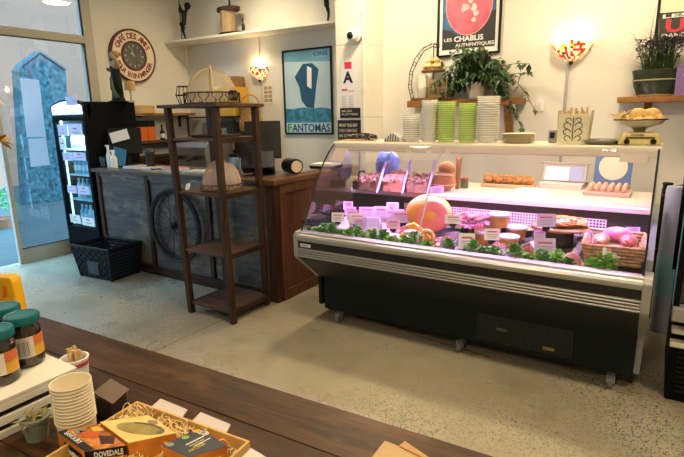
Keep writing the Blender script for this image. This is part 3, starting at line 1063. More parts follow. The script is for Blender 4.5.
# ------------------------------------------------------------------ open wooden shelf unit
su = thing('shelf_unit', 'tall open dark wooden shelf unit standing before the counter', 'shelf', (-3.1, 3.0, 0))
legs = {'fl': ((-3.335, 2.735), (-3.425, 2.75)), 'fr': ((-2.835, 2.735), (-2.885, 2.75)), 'br': ((-2.885, 3.20), (-2.885, 3.19)), 'bl': ((-3.36, 3.20), (-3.425, 3.19))}
for k_, ((x0, y0), (x1, y1)) in legs.items():
    b = NB()
    d = 0.0235
    lo = [b.verts.new((x0+sx*d, y0+sy*d, 0)) for sx, sy in ((-1, -1), (1, -1), (1, 1), (-1, 1))]
    hi = [b.verts.new((x1+sx*d, y1+sy*d, 1.735)) for sx, sy in ((-1, -1), (1, -1), (1, 1), (-1, 1))]
    b.faces.new(lo[::-1]); b.faces.new(hi)
    for i in range(4):
        j = (i+1) % 4
        b.faces.new((lo[i], lo[j], hi[j], hi[i]))
    obj('leg', b, DARKWZ, su, world=True, bevel=0.003)
SHELFW = wood('shelf_board_wood', (0.05, 0.026, 0.016), (0.13, 0.075, 0.048), 0.38, 0, 5)
def lerp(z, k_):
    (a, b_), (c_, d) = legs[k_]
    f = z/1.735
    return a+(c_-a)*f, b_+(d-b_)*f
b = NB(); bb(b, -3.50, -2.82, 2.70, 3.235, 1.736, 1.762)
obj('top_board', b, SHELFW, su, world=True, bevel=0.004)
for z in (1.50, 1.065, 0.575, 0.105):
    x0 = lerp(z, 'fl')[0]; x1 = lerp(z, 'fr')[0]
    y0 = lerp(z, 'fr')[1]; y1 = lerp(z, 'br')[1]
    nb = 3
    for i in range(nb):
        ya = y0-0.01+(y1-y0+0.02)*i/nb
        yb = y0-0.01+(y1-y0+0.02)*(i+1)/nb-0.003
        b = NB(); bb(b, x0+0.028, x1-0.028, ya, yb, z-0.022, z)
        obj('board', b, SHELFW, su, world=True, bevel=0.002)
    b = NB(); bb(b, x1-0.026, x1+0.0, y0+0.028, y1-0.028, z-0.04, z-0.001)
    obj('side_rail', b, DARKW, su, world=True)
    b = NB(); bb(b, x0-0.0, x0+0.026, y0+0.028, y1-0.028, z-0.04, z-0.001)
    obj('side_rail', b, DARKW, su, world=True)

# mesh food covers with scrolled wire rims
MESHW = milky('cover_mesh', (0.82, 0.70, 0.50), 0.62, 0.01)
MESHP = milky('pink_mesh', (0.90, 0.72, 0.66), 0.50, 0.01)
RIB = mat('cane_rib', (0.66, 0.46, 0.22), 0.6)
IRON = mat('dark_iron', (0.03, 0.025, 0.02), 0.5, 0.5)
BRZ = mat('antique_bronze', (0.16, 0.09, 0.05), 0.45, 0.5)
def food_cover(label, loc, rx, ry, h, mm, rim_m, scroll_h, rib_m):
    t = thing('food_cover', label, 'food cover', loc)
    b = NB()
    prof = [(rx*math.cos(a), scroll_h*0.4+h*math.sin(a)) for a in [PI/2*i/10 for i in range(11)]]
    prof[-1] = (0, prof[-1][1])
    lathe(b, prof, n=32, sy=ry/rx)
    obj('dome', b, mm, t, smooth=True)
    for k in range(3):
        a0 = PI*k/3+0.3
        pts = []
        for i in range(17):
            a = PI*i/16
            pts.append((rx*1.005*math.cos(a)*math.cos(a0), ry*1.005*math.cos(a)*math.sin(a0), scroll_h*0.4+h*1.005*math.sin(a)))
        b = NB(); tube(b, pts, 0.006, 6)
        obj('rib', b, rib_m, t, smooth=True)
    b = NB(); ball(b, (0, 0, scroll_h*0.4+h+0.012), (0.012, 0.012, 0.018), 10, 6)
    obj('knob', b, rib_m, t, smooth=True)
    b = NB()
    for z in (0.006, scroll_h):
        tube(b, [(rx*1.06*math.cos(2*PI*i/40), ry*1.06*math.sin(2*PI*i/40), z) for i in range(40)], 0.005, 6, True)
    obj('rim_wire', b, rim_m, t, smooth=True)
    b = NB()
    n = 26
    for k in range(n):
        a = 2*PI*k/n
        pts = []
        for i in range(9):
            f = i/8
            an = a+0.07*math.sin(2*PI*f)*(1 if k % 2 else -1)
            pts.append((rx*1.06*math.cos(an), ry*1.06*math.sin(an), 0.006+(scroll_h-0.006)*f))
        tube(b, pts, 0.0035, 4)
    obj('scrolls', b, rim_m, t, kind='stuff')
    b = NB(); lathe(b, [(0, 0.001), (rx*1.04, 0.001), (rx*1.04, 0.008), (0, 0.008)], n=32, sy=ry/rx)
    obj('base', b, rim_m, t)
    return t
big = food_cover('large oval mesh food cover with dark scrolled rim on top of the shelf unit', (-3.13, 2.96, 1.762), 0.215, 0.20, 0.24, MESHW, IRON, 0.085, RIB)
for sx in (1,):
    b = NB()
    for k in range(3):
        tube(b, [(sx*(0.235+0.03*math.cos(a)), (k-1)*0.02, 0.06+0.035*math.sin(a)) for a in [2*PI*i/12 for i in range(12)]], 0.006, 5, True)
    obj('handle', b, IRON, big, smooth=True)
sm = food_cover('small pinkish mesh food cover with bronze rim on the middle shelf', (-3.11, 2.98, 1.065), 0.165, 0.165, 0.225, MESHP, BRZ, 0.05, mat('brass_rib', (0.55, 0.38, 0.24), 0.5))
pt = thing('price_tag', 'small white tag on a string beside the small food cover', 'tag', (-3.30, 2.78, 1.066), R(25))
b = NB(); box(b, (0, 0, 0.035), (0.035, 0.004, 0.06), rx=R(-40))
obj('card', b, PAPER, pt)
b = NB(); tube(b, [(0.0, 0.02, 0.06), (0.04, 0.05, 0.075), (0.07, 0.07, 0.06)], 0.0015, 4)
obj('string', b, PAPER, pt)
wt = thing('wire_whisk_basket', 'round black wire basket behind the large food cover', 'basket', (-3.43, 2.93, 1.762))
b = NB()
for z, r_ in ((0.006, 0.04), (0.08, 0.065), (0.15, 0.05)):
    tube(b, [(r_*math.cos(2*PI*i/20), r_*math.sin(2*PI*i/20), z) for i in range(20)], 0.004, 5, True)
for k in range(10):
    a = 2*PI*k/10
    tube(b, [(0.04*math.cos(a), 0.04*math.sin(a), 0.006), (0.065*math.cos(a), 0.065*math.sin(a), 0.08), (0.05*math.cos(a), 0.05*math.sin(a), 0.15)], 0.003, 4)
obj('wire', b, IRON, wt, kind='stuff')
b = NB(); lathe(b, [(0, 0), (0.04, 0), (0.04, 0.005), (0, 0.006)], n=16)
obj('base', b, IRON, wt)
cn = thing('tea_light', 'small cream tea light on the second shelf of the unit', 'candle', (-2.96, 2.82, 1.50))
b = NB(); lathe(b, [(0, 0), (0.026, 0), (0.028, 0.032), (0.0, 0.030)], n=14)
obj('wax', b, CREAM, cn, smooth=True)
b = NB(); tube(b, [(0, 0, 0.03), (0.002, 0, 0.042)], 0.002, 5)
obj('wick', b, BLACK, cn)
tr_ = thing('slate_tray', 'thin dark tray lying on the second shelf of the unit', 'tray', (-3.15, 2.99, 1.50))
b = NB(); tbox(b, (0, 0, 0), (0.30, 0.26, 0.018), (1.06, 1.06))
obj('tray', b, mat('tray_brown', (0.09, 0.05, 0.03), 0.5), tr_, bevel=0.003)

# ------------------------------------------------------------------ things on the counter
def paper_pile(label, loc, rz, cols, seed, name='magazine'):
    rnd = random.Random(seed)
    for i, (col, lab) in enumerate(cols):
        t = thing(name, lab, 'magazine', (loc[0]+rnd.uniform(-.02, .02), loc[1]+rnd.uniform(-.02, .02), CH+0.0005+i*0.0116), rz+rnd.uniform(-.25, .25))
        b = NB(); box(b, (0, 0, 0.0055), (0.21, 0.28, 0.011))
        obj('pages', b, PAPER, t)
        b = NB(); box(b, (0, 0, 0.0112), (0.212, 0.282, 0.0006))
        obj('cover', b, mat('cover_%02d%02d%02d' % tuple(int(x*99) for x in col), col, 0.35, var=0.5, vscale=14), t)
paper_pile('', (-4.95, 3.50), R(80), [((0.55, 0.50, 0.45), 'pale magazine, lowest in the left pile on the counter'), ((0.62, 0.58, 0.55), 'white leaflet topping the left pile of papers on the counter')], 1)
paper_pile('', (-4.62, 3.44), R(95), [((0.40, 0.30, 0.22), 'brown magazine, bottom of the pile before the pepper mill'), ((0.65, 0.60, 0.52), 'cream magazine topping the pile before the pepper mill')], 2)
paper_pile('', (-4.28, 3.46), R(75), [((0.30, 0.16, 0.12), 'dark red magazine under the others near the counter middle'), ((0.60, 0.52, 0.46), 'beige magazine in the middle pile on the counter'), ((0.50, 0.22, 0.20), 'red covered magazine topping the middle pile on the counter')], 3)
paper_pile('', (-3.88, 3.46), R(100), [((0.24, 0.10, 0.10), 'dark folded magazine left of the shelf unit legs'), ((0.70, 0.66, 0.62), 'white paper loosely crumpled left of the food cover')], 4)
def monitor(label, loc, rz, w_, h_, tilt, card=False):
    t = thing('till_screen', label, 'till screen', loc, rz)
    b = NB(); tbox(b, (0, 0, 0), (0.22, 0.20, 0.02), (0.9, 0.9))
    obj('base', b, BLACK, t, bevel=0.004)
    b = NB(); box(b, (0, 0.02, 0.10), (0.07, 0.045, 0.19), rx=tilt*0.6)
    obj('neck', b, BLACK, t, bevel=0.004)
    b = NB(); box(b, (0, 0, 0.14+h_/2), (w_, 0.035, h_), rx=tilt)
    obj('screen_case', b, BLACK, t, bevel=0.006)
    b = NB(); box(b, (0, 0.021*math.cos(tilt), 0.14+h_/2+0.021*math.sin(tilt)), (w_*0.92, 0.004, h_*0.9), rx=tilt)
    obj('screen', b, mat('screen_glass', (0.01, 0.03, 0.06), 0.1), t)
    return t
m1 = monitor('black till screen with white card at the left end of the counter', (-5.312, 3.62, CH+0.0005), R(48), 0.36, 0.30, R(-14))
b = NB(); box(b, (-0.05, -0.040, 0.35), (0.20, 0.004, 0.12), rx=R(-14), ry=R(-14))
obj('card', b, PAPER, m1, label='white card taped to the screen back')
b = NB(); box(b, (-0.07, -0.070, 0.125), (0.14, 0.012, 0.24), rx=R(-24), ry=R(8))
obj('blue_panel', b, mat('blue_film', (0.03, 0.20, 0.42), 0.3), m1, label='blue reflective side panel')
m2 = monitor('large black till screen beside the right shelf unit leg', (-3.228, 3.66, CH+0.0005), R(38), 0.34, 0.36, R(-16))
b = NB(); box(b, (-0.05, -0.10, 0.118), (0.30, 0.20, 0.16), rx=R(-20))
obj('keyboard_case', b, mat('till_navy', (0.015, 0.022, 0.035), 0.35), m2, bevel=0.006)
rp_ = thing('cream_ended_canister', 'black horizontal canister with cream end on the counter corner', 'canister', (-2.947, 3.74, CH+0.005), R(-25))
b = NB(); prism(b, [(0.07*math.cos(2*PI*i/24), 0.071+0.07*math.sin(2*PI*i/24)) for i in range(24)], 'x', -0.10, 0.08)
obj('barrel', b, BLACK, rp_)
b = NB(); prism(b, [(0.055*math.cos(2*PI*i/24), 0.071+0.055*math.sin(2*PI*i/24)) for i in range(24)], 'x', 0.08, 0.085)
obj('end_disc', b, mat('cream_disc', (0.72, 0.60, 0.45), 0.5), rp_, label='cream end disc')
tt = thing('paper_tray', 'white and black shallow tray behind the cream ended canister', 'tray', (-2.93, 4.28, CH+0.005), R(8))
b = NB(); tbox(b, (0, 0, 0), (0.26, 0.22, 0.03), (1.08, 1.08))
obj('body', b, BLACK, tt, bevel=0.004)
b = NB(); tbox(b, (0, 0, 0.03), (0.24, 0.21, 0.022), (1, 1))
obj('papers', b, PAPER, tt)
pm = thing('pepper_mill', 'dark pepper mill with rounded top on the counter', 'pepper mill', (-4.792, 3.55, CH+0.0005))
b = NB(); lathe(b, [(0, 0), (0.055, 0), (0.055, 0.015), (0.045, 0.03), (0.05, 0.12), (0.055, 0.16), (0.05, 0.165), (0, 0.165)], n=18)
obj('body', b, mat('mill_dark', (0.02, 0.016, 0.014), 0.3), pm, smooth=True)
b = NB(); lathe(b, [(0.05, 0.166), (0.06, 0.18), (0.05, 0.205), (0.02, 0.22), (0, 0.222)], n=18)
obj('top', b, mat('mill_top', (0.05, 0.05, 0.05), 0.25), pm, smooth=True)
for (px, w_, h_, lab, m) in ((97.5, 0.055, 0.255, 'left white spray bottle at the counter end', WHITEPR), (103, 0.07, 0.20, 'right white bottle at the counter end', WHITEPR)):
    t = thing('white_bottle', lab, 'bottle', (-5.36 if px < 100 else -5.27, 3.42, CH))
    b = NB(); lathe(b, [(0, 0), (w_/2, 0), (w_/2, h_*0.55), (w_*0.25, h_*0.7), (w_*0.2, h_*0.8), (0, h_*0.8)], n=14)
    obj('body', b, m, t, smooth=True)
    b = NB(); cyl(b, (0, 0, h_*0.8+0.001), (0, 0, h_*0.93), w_*0.26, n=10); box(b, (-w_*0.2, 0, h_*0.96), (w_*0.9, w_*0.35, h_*0.08))
    obj('spray_head', b, m, t)
gl = thing('water_glass', 'clear tumbler at the left end of the counter', 'glass', (-5.43, 3.38, CH))
b = NB(); lathe(b, [(0, 0.004), (0.030, 0.004), (0.036, 0.12), (0.034, 0.12), (0.028, 0.010), (0, 0.010)], n=16)
obj('tumbler', b, glass('tumbler_glass', (0.75, 0.92, 0.97), 0.9, 0.02, 0.08), gl, smooth=True)
lp = thing('paper_cup_lid_pot', 'small dark dish beside the pepper mill', 'dish', (-4.520, 3.405, CH+0.0005))
b = NB(); lathe(b, [(0, 0), (0.04, 0), (0.055, 0.025), (0.05, 0.025), (0.036, 0.008), (0, 0.008)], n=16)
obj('dish', b, mat('dish_blue', (0.02, 0.05, 0.09), 0.3), lp, smooth=True)

# ------------------------------------------------------------------ behind the counter
OAK = wood('oak_shelf', (0.20, 0.105, 0.04), (0.40, 0.22, 0.09), 0.5, 1, 5)
OAKX = wood('oak_shelf_long', (0.17, 0.075, 0.022), (0.36, 0.17, 0.055), 0.45, 0, 5)
for (z, lab) in ((1.735, 'upper wooden shelf on the left wall behind the fridge'), (1.36, 'lower wooden shelf on the left wall with bottles')):
    t = thing('wall_shelf', lab, 'shelf', (XW, 4.9, z))
    b = NB(); bb(b, XW+0.001, XW+0.26, 4.25, 5.45, z-0.035, z)
    obj('board', b, OAK if z > 1.5 else wood('brown_shelf', (0.06, 0.03, 0.014), (0.14, 0.07, 0.035), 0.5, 1, 5), t, world=True, bevel=0.003)
    for y in (4.45, 5.25):
        b = NB(); bb(b, XW+0.001, XW+0.02, y-0.015, y+0.015, z-0.2, z-0.036); bb(b, XW+0.02, XW+0.2, y-0.015, y+0.015, z-0.055, z-0.036)
        obj('bracket', b, BLACKM, t, world=True)
cab = thing('low_cabinet', 'dark wooden cabinet standing against the left wall below the shelves', 'cabinet', (XW+0.2, 4.8, 0))
b = NB(); bb(b, XW+0.003, XW+0.34, 4.15, 5.47, 0, 1.15)
obj('body', b, DARKW, cab, world=True, bevel=0.004)
for y in (4.18, 4.83):
    b = NB(); bb(b, XW+0.34, XW+0.36, y, y+0.6, 0.1, 1.1)
    d_ = obj('door', b, DARKW, cab, world=True, bevel=0.004)
    b = NB(); cyl(b, (XW+0.36, y+0.5, 0.65), (XW+0.38, y+0.5, 0.65), 0.014, n=10)
    obj('knob', b, BRZ, d_, world=True)
bx_ = thing('round_wooden_box', 'round pale wooden box on the upper left wall shelf', 'box', (-6.160, 4.530, 1.808))
bx_.location.z = 1.735
b = NB(); lathe(b, [(0, 0), (0.155, 0), (0.155, 0.075), (0, 0.075)], n=28)
obj('body', b, mat('pale_ply', (0.60, 0.40, 0.17), 0.55, var=0.1, vscale=5), bx_)
b = NB(); lathe(b, [(0, 0.076), (0.16, 0.076), (0.16, 0.105), (0, 0.108)], n=28)
obj('lid', b, MATS['pale_ply'], bx_)
lb = thing('flat_white_box', 'flat whitish box beside the round wooden box', 'box', (-6.17, 4.72, 1.735))
b = NB(); tbox(b, (0, 0, 0), (0.22, 0.34, 0.045)); obj('box', b, CREAM, lb, bevel=0.003)
b = NB(); tbox(b, (0, 0, 0.0455), (0.225, 0.345, 0.02)); obj('lid', b, PAPER, lb, bevel=0.002)
ORG = mat('orange_pack', (0.72, 0.16, 0.025), 0.45)
for i, (py_, lab) in enumerate(((4.47, 'left orange and black packet on the lower wall shelf'), (4.60, 'right orange and black packet on the lower wall shelf'))):
    t = thing('orange_packet', lab, 'packet', (-6.15, py_, 1.36))
    b = NB(); tbox(b, (0, 0, 0), (0.07, 0.122, 0.19)); obj('carton', b, ORG, t)
    b = NB(); tbox(b, (0, 0, 0.1905), (0.072, 0.124, 0.085)); obj('lid', b, BLACK, t)
t = thing('sauce_bottle', 'little black sauce bottle with white label on the lower wall shelf', 'bottle', (-6.12, 4.78, 1.36))
b = NB(); lathe(b, [(0, 0), (0.033, 0), (0.033, 0.11), (0.013, 0.15), (0.013, 0.19), (0, 0.19)], n=14); obj('body', b, BLACK, t, smooth=True)
b = NB(); lathe(b, [(0.0335, 0.03), (0.0335, 0.09)], n=14); obj('label', b, PAPER, t)
b = NB(); cyl(b, (0, 0, 0.1905), (0, 0, 0.215), 0.015, n=10); obj('cap', b, BLACKM, t)

# black tubular rack along the back wall with boxes on it
rk = thing('metal_rack', 'black metal rack against the back wall carrying cardboard boxes', 'rack', (-5.35, 5.25, 0))
b = NB(); bb(b, -5.92, -4.96, 5.06, 5.46, 1.655, 1.675)
obj('top_shelf', b, BLACKM, rk, world=True)
b = NB(); bb(b, -5.92, -4.96, 5.06, 5.46, 1.20, 1.22)
obj('lower_shelf', b, BLACKM, rk, world=True)
for x in (-5.90, -4.975):
    for y in (5.07, 5.45):
        b = NB(); tube(b, [(x, y, 0), (x, y, 1.66)], 0.014, 8)
        obj('post', b, BLACKM, rk, world=True)
b = NB(); tube(b, [(-5.40, 5.07, 0.0), (-5.40, 5.07, 1.655)], 0.010, 6)
obj('post', b, BLACKM, rk, world=True)
def carton(name, label, cat, x, y, z, sx, sy, sz, m, rz=0, tape=True, lid=False):
    t = thing(name, label, cat, (x, y, z), rz)
    b = NB(); tbox(b, (0, 0, 0), (sx, sy, sz)); obj('body', b, m, t, bevel=0.003)
    if tape:
        b = NB(); box(b, (0, 0, sz+0.0008), (0.05, sy, 0.0016)); box(b, (0, -sy/2-0.0008, sz-0.05), (0.05, 0.0016, 0.1)); obj('tape', b, mat('brown_tape', (0.42, 0.30, 0.16), 0.3), t)
    if lid:
        b = NB(); box(b, (0.02, -sy/2-0.001, sz*0.75), (0.08, 0.002, 0.07)); obj('label', b, PAPER, t)
    return t
carton('cardboard_box', 'large pale cardboard box with white label on the rack', 'box', -5.56, 5.24, 1.675, 0.33, 0.34, 0.30, mat('pale_card', (0.56, 0.44, 0.30), 0.8), lid=True)
carton('cardboard_box', 'narrow pale cardboard box beside the yellow box', 'box', -5.32, 5.26, 1.675, 0.13, 0.3, 0.36, MATS['pale_card'])
carton('yellow_box', 'tall mustard yellow box on the rack', 'box', -5.10, 5.23, 1.675, 0.27, 0.30, 0.385, mat('mustard_card', (0.62, 0.36, 0.04), 0.6), tape=False, lid=True)
carton('brown_box', 'dark brown box tilted on top of the cartons behind the food cover', 'box', -5.19, 5.33, 2.062, 0.24, 0.2, 0.15, mat('brown_card', (0.24, 0.13, 0.05), 0.7), rz=0.2)
nb_ = thing('notice_cards', 'small stack of printed cards pinned beside the yellow box', 'notice', (-4.70, 5.499, 1.95))
b = NB(); bb(b, -0.09, 0.07, -0.006, -0.001, -0.12, 0.14); obj('sheet', b, CREAM, nb_)
b = NB()
for k in range(4):
    for q in range(2):
        bb(b, -0.075+q*0.075, -0.015+q*0.075, -0.008, -0.006, -0.09+k*0.055, -0.05+k*0.055)
obj('print', b, mat('dull_print', (0.35, 0.30, 0.24), 0.7), nb_, kind='stuff')
# wicker hamper beside the rack
wh = thing('wicker_hamper', 'tall honey coloured wicker basket with arched top behind the shelf unit', 'basket', (-4.785, 5.20, 1.47))
WICK = mat('honey_wicker', (0.48, 0.27, 0.08), 0.6, var=0.3, vscale=25)
b = NB()
for k in range(15):
    z = 0.012+k*0.024
    rr = 0.155+0.012*math.sin(k*0.5)
    tube(b, [((rr+0.005*(-1)**(i+k))*math.cos(2*PI*i/28), 0.75*(rr+0.005*(-1)**(i+k))*math.sin(2*PI*i/28), z) for i in range(28)], 0.012, 5, True)
obj('weave', b, WICK, wh, kind='stuff')
b = NB(); tube(b, [(0.155*math.cos(PI*i/14), 0, 0.36+0.12*math.sin(PI*i/14)) for i in range(15)], 0.013, 6)
obj('handle', b, WICK, wh, smooth=True)
b = NB(); lathe(b, [(0, 0), (0.145, 0), (0.145, 0.345), (0, 0.345)], n=20, sy=0.72); obj('lining', b, mat('hamper_cloth', (0.50, 0.33, 0.15), 0.8), wh)
hst = thing('hamper_stand', 'dark wooden side cabinet carrying the wicker basket', 'cabinet', (-4.785, 5.22, 0))
b = NB(); tbox(b, (0, 0, 0.06), (0.31, 0.42, 1.408)); obj('body', b, DARKW, hst, bevel=0.004)
b = NB(); tbox(b, (0, 0, 0), (0.30, 0.38, 0.059)); obj('plinth', b, DARKW, hst)
# framed panels and a leaf patterned tin on the rack's lower shelf
fp = thing('grey_canvas', 'plain grey canvas leaning on the rack lower shelf', 'canvas', (-5.62, 5.28, 1.22))
b = NB(); box(b, (0, 0, 0.185), (0.44, 0.03, 0.36), rx=R(-8)); obj('canvas', b, mat('canvas_grey', (0.38, 0.36, 0.33), 0.8, var=0.1, vscale=4), fp)
b = NB(); box(b, (0, 0.022, 0.185), (0.40, 0.012, 0.32), rx=R(-8)); obj('stretcher', b, OAKX, fp)
tn = thing('leaf_patterned_tin', 'black and white leaf patterned box on the rack lower shelf', 'box', (-5.21, 5.25, 1.22))
b = NB(); tbox(b, (0, 0, 0), (0.40, 0.22, 0.37)); obj('body', b, mat('tin_black', (0.03, 0.035, 0.03), 0.4), tn, bevel=0.004)
b = NB(); rn = random.Random(12)
for k in range(30):
    c_ = Vector((rn.uniform(-.17, .17), -0.1115, rn.uniform(.04, .33)))
    a = rn.uniform(0, PI)
    L, W_ = 0.075, 0.024
    dx = Vector((math.cos(a), 0, math.sin(a))); dz = Vector((-math.sin(a), 0, math.cos(a)))
    f_ = [b.verts.new(c_+q) for q in (-dx*L/2, dz*W_/2, dx*L/2, -dz*W_/2)]
    b.faces.new(f_)
obj('leaf_print', b, mat('leaf_print', (0.55, 0.58, 0.52), 0.5), tn, kind='stuff')
# yellow flowers on the counter back
yf = thing('yellow_posy', 'small posy of yellow flowers in front of the leaf patterned box', 'flowers', (-5.0, 5.09, 1.22))
b = NB(); lathe(b, [(0, 0), (0.035, 0), (0.045, 0.07), (0.04, 0.07), (0, 0.03)], n=14); obj('pot', b, CREAM, yf, smooth=True)
b = NB()
for k in range(14):
    lump(b, (random.uniform(-.06, .06), random.uniform(-.03, .03), 0.10+random.uniform(0, .09)), 0.022, 0.2, 1)
obj('blooms', b, mat('yellow_bloom', (0.75, 0.50, 0.06), 0.6), yf, kind='stuff')
# grey coffee machine below the rack
cm = thing('coffee_machine', 'large grey steel coffee machine behind the shelf unit', 'coffee machine', (-5.22, 4.72, 0.93))
GST2 = mat('brushed_steel', (0.30, 0.29, 0.28), 0.35, 0.8, var=0.1, vscale=6)
b = NB(); prism(b, [(-.25, 0.02), (.25, 0.02), (.25, 0.36), (.2, 0.42), (-.2, 0.42), (-.25, 0.36)], 'x', -0.30, 0.30); obj('body', b, GST2, cm, bevel=0.01)
b = NB(); tbox(b, (0, 0, 0.421), (0.5, 0.36, 0.03)); obj('cup_rail', b, STEEL, cm, bevel=0.004)
for x in (-0.15, 0.15):
    b = NB(); cyl(b, (x, -0.29, 0.20), (x, -0.29, 0.25), 0.035, n=14); tube(b, [(x, -0.31, 0.22), (x, -0.42, 0.20)], 0.012, 6); obj('group_head', b, BLACKM, cm)
for sx in (-.24, .24):
    for sy in (-.2, .2):
        b = NB(); cyl(b, (sx, sy, 0), (sx, sy, 0.021), 0.02, n=8); obj('foot', b, BLACKM, cm)
bc = thing('back_bench', 'dark back bench under the coffee machine', 'bench', (-4.9, 4.72, 0))
b = NB(); bb(b, -5.80, -4.02, 4.42, 4.98, 0.89, 0.93); obj('worktop', b, DARKW, bc, world=True, bevel=0.004)
b = NB(); bb(b, -5.78, -4.04, 4.46, 4.97, 0.08, 0.889); obj('body', b, DARKW, bc, world=True)
b = NB(); bb(b, -5.74, -4.08, 4.50, 5.00, 0.0, 0.08); obj('plinth', b, BLACK, bc, world=True)
for i_, (x_, col, lab) in enumerate(((-4.55, (0.30, 0.45, 0.60), 'tall pale blue cup on the back bench near the till'), (-4.38, (0.55, 0.52, 0.50), 'grey jug on the back bench near the till'), (-4.20, (0.40, 0.30, 0.16), 'amber jar on the back bench near the till'))):
    t = thing('bench_jar', lab, 'jar', (x_, 4.6, 0.93))
    b = NB(); lathe(b, [(0, 0), (0.06, 0), (0.066, 0.10), (0.055, 0.24), (0, 0.24)], n=16); obj('body', b, mat('jar_col%d' % i_, col, 0.35), t, smooth=True)
    b = NB(); lathe(b, [(0, 0.241), (0.058, 0.241), (0.058, 0.28), (0, 0.285)], n=16); obj('lid', b, BLACKM, t, smooth=True)

# ------------------------------------------------------------------ framed posters
def frame(name, label, x0, x1, z0, z1, y, fm, fw_, bgm, mount=0.0):
    t = thing(name, label, 'poster', ((x0+x1)/2, y, (z0+z1)/2))
    b = NB()
    for q in ((x0-fw_, x0, y-0.025, y-0.001, z0-fw_, z1+fw_), (x1, x1+fw_, y-0.025, y-0.001, z0-fw_, z1+fw_), (x0, x1, y-0.025, y-0.001, z0-fw_, z0), (x0, x1, y-0.025, y-0.001, z1, z1+fw_)):
        bb(b, *q)
    obj('frame', b, fm, t, world=True)
    if mount:
        b = NB(); bb(b, x0, x1, y-0.010, y-0.001, z0, z1); obj('mount', b, WHITEPR, t, world=True)
        x0, x1, z0, z1 = x0+mount, x1-mount, z0+mount*1.5, z1-mount
    b = NB(); bb(b, x0, x1, y-0.013, y-0.002, z0, z1)
    obj('print', b, bgm, t, world=True)
    return t
def flat(t, name, pts, y, m):
    b = NB(); prism(b, pts, 'y', y-0.0012, y); return obj(name, b, m, t, world=True)
fx0, fx1, fz0, fz1 = -4.40, -3.655, 1.44, 2.485
pb = frame('framed_poster', 'framed pale blue poster with dark blue shape left of the pillar', fx0, fx1, fz0, fz1, 5.5, BLACK, 0.022, mat('poster_pale_blue', (0.48, 0.64, 0.72), 0.4, var=0.10, vscale=2.5))
NAVY = mat('poster_navy', (0.012, 0.075, 0.17), 0.4)
MIDB = mat('poster_mid_blue', (0.04, 0.22, 0.36), 0.4, var=0.5, vscale=14)
yy = 5.487
flat(pb, 'city_band', [(fx0, fz0+0.13), (fx1, fz0+0.13), (fx1, fz0+0.30), (fx1-0.16, fz0+0.325), (fx1-0.3, fz0+0.31), (fx0+0.3, fz0+0.33), (fx0+0.1, fz0+0.31), (fx0, fz0+0.32)], yy, MIDB)
flat(pb, 'sky_band', [(fx0, fz1-0.12), (fx1, fz1-0.16), (fx1, fz1), (fx0, fz1)], yy, mat('poster_sky', (0.16, 0.38, 0.52), 0.4, var=0.2, vscale=3))
# a plain abstract monolith stands in for the printed figure
cxm = (fx0+fx1)/2+0.0
flat(pb, 'dark_shape', [(cxm-0.10, fz0+0.42), (cxm-0.02, fz0+0.33), (cxm+0.10, fz0+0.31), (cxm+0.15, fz0+0.62), (cxm+0.19, fz0+0.80), (cxm+0.09, fz0+0.88), (cxm-0.06, fz0+0.88), (cxm-0.20, fz0+0.72), (cxm-0.13, fz0+0.60)], yy-0.0013, NAVY)
flat(pb, 'pale_shape', [(cxm+0.0, fz0+0.60), (cxm+0.07, fz0+0.56), (cxm+0.08, fz0+0.82), (cxm+0.01, fz0+0.85)], yy-0.0026, WHITEPR)
flat(pb, 'title_band', [(fx0, fz0), (fx1, fz0), (fx1, fz0+0.13), (fx0, fz0+0.13)], yy, mat('poster_title_band', (0.50, 0.66, 0.72), 0.4))
text('F', 0.145, mat('poster_green', (0.03, 0.30, 0.10), 0.5), pb, (fx0+0.015, yy-0.003, fz0+0.014), (1, 0, 0), (0, 0, 1), width=0.07, bold=0.003)
text('ANTOMAS', 0.145, NAVY, pb, (fx0+0.105, yy-0.003, fz0+0.014), (1, 0, 0), (0, 0, 1), width=0.62, bold=0.003)
text('CINE', 0.07, NAVY, pb, (fx1-0.26, yy-0.003, fz1-0.08), (1, 0, 0), (0, 0, 1), width=0.22)
# centre poster
x0, x1 = -2.230+0.02, -1.542-0.02
z0 = 2.280+0.0
DKG = mat('poster_charcoal', (0.035, 0.035, 0.036), 0.4)
pc = frame('framed_poster', 'framed dark poster with a pink globe above the leafy plant', x0, x1, z0, z0+1.0, 5.5, BLACK, 0.022, DKG, mount=0.035)
y2 = 5.487
xa, xb, za = x0+0.035, x1-0.035, z0+0.0525
flat(pc, 'blue_ground', [(xa, za+0.22), (xa+0.08, za+0.20), (xa+0.18, za+0.13), (xb-0.18, za+0.17), (xb-0.08, za+0.33), (xb, za+0.36), (xb, z0+0.965), (xa, z0+0.965)], y2, mat('poster_blue', (0.03, 0.12, 0.28), 0.4, var=0.4, vscale=8))
cxg, czg = (xa+xb)/2+0.0, za+0.44
PNK = mat('poster_pink', (0.62, 0.13, 0.20), 0.4, var=0.25, vscale=7)
flat(pc, 'globe', [(cxg+0.255*math.cos(2*PI*i/40), czg+0.31*math.sin(2*PI*i/40)) for i in range(40)], y2-0.0013, mat('poster_pink_edge', (0.75, 0.35, 0.38), 0.4))
flat(pc, 'globe', [(cxg+0.245*math.cos(2*PI*i/40), czg+0.30*math.sin(2*PI*i/40)) for i in range(40)], y2-0.0026, PNK)
rn = random.Random(4)
PKL = mat('poster_pale_pink', (0.80, 0.48, 0.50), 0.4); GRP = mat('poster_grey_pink', (0.62, 0.58, 0.64), 0.4)
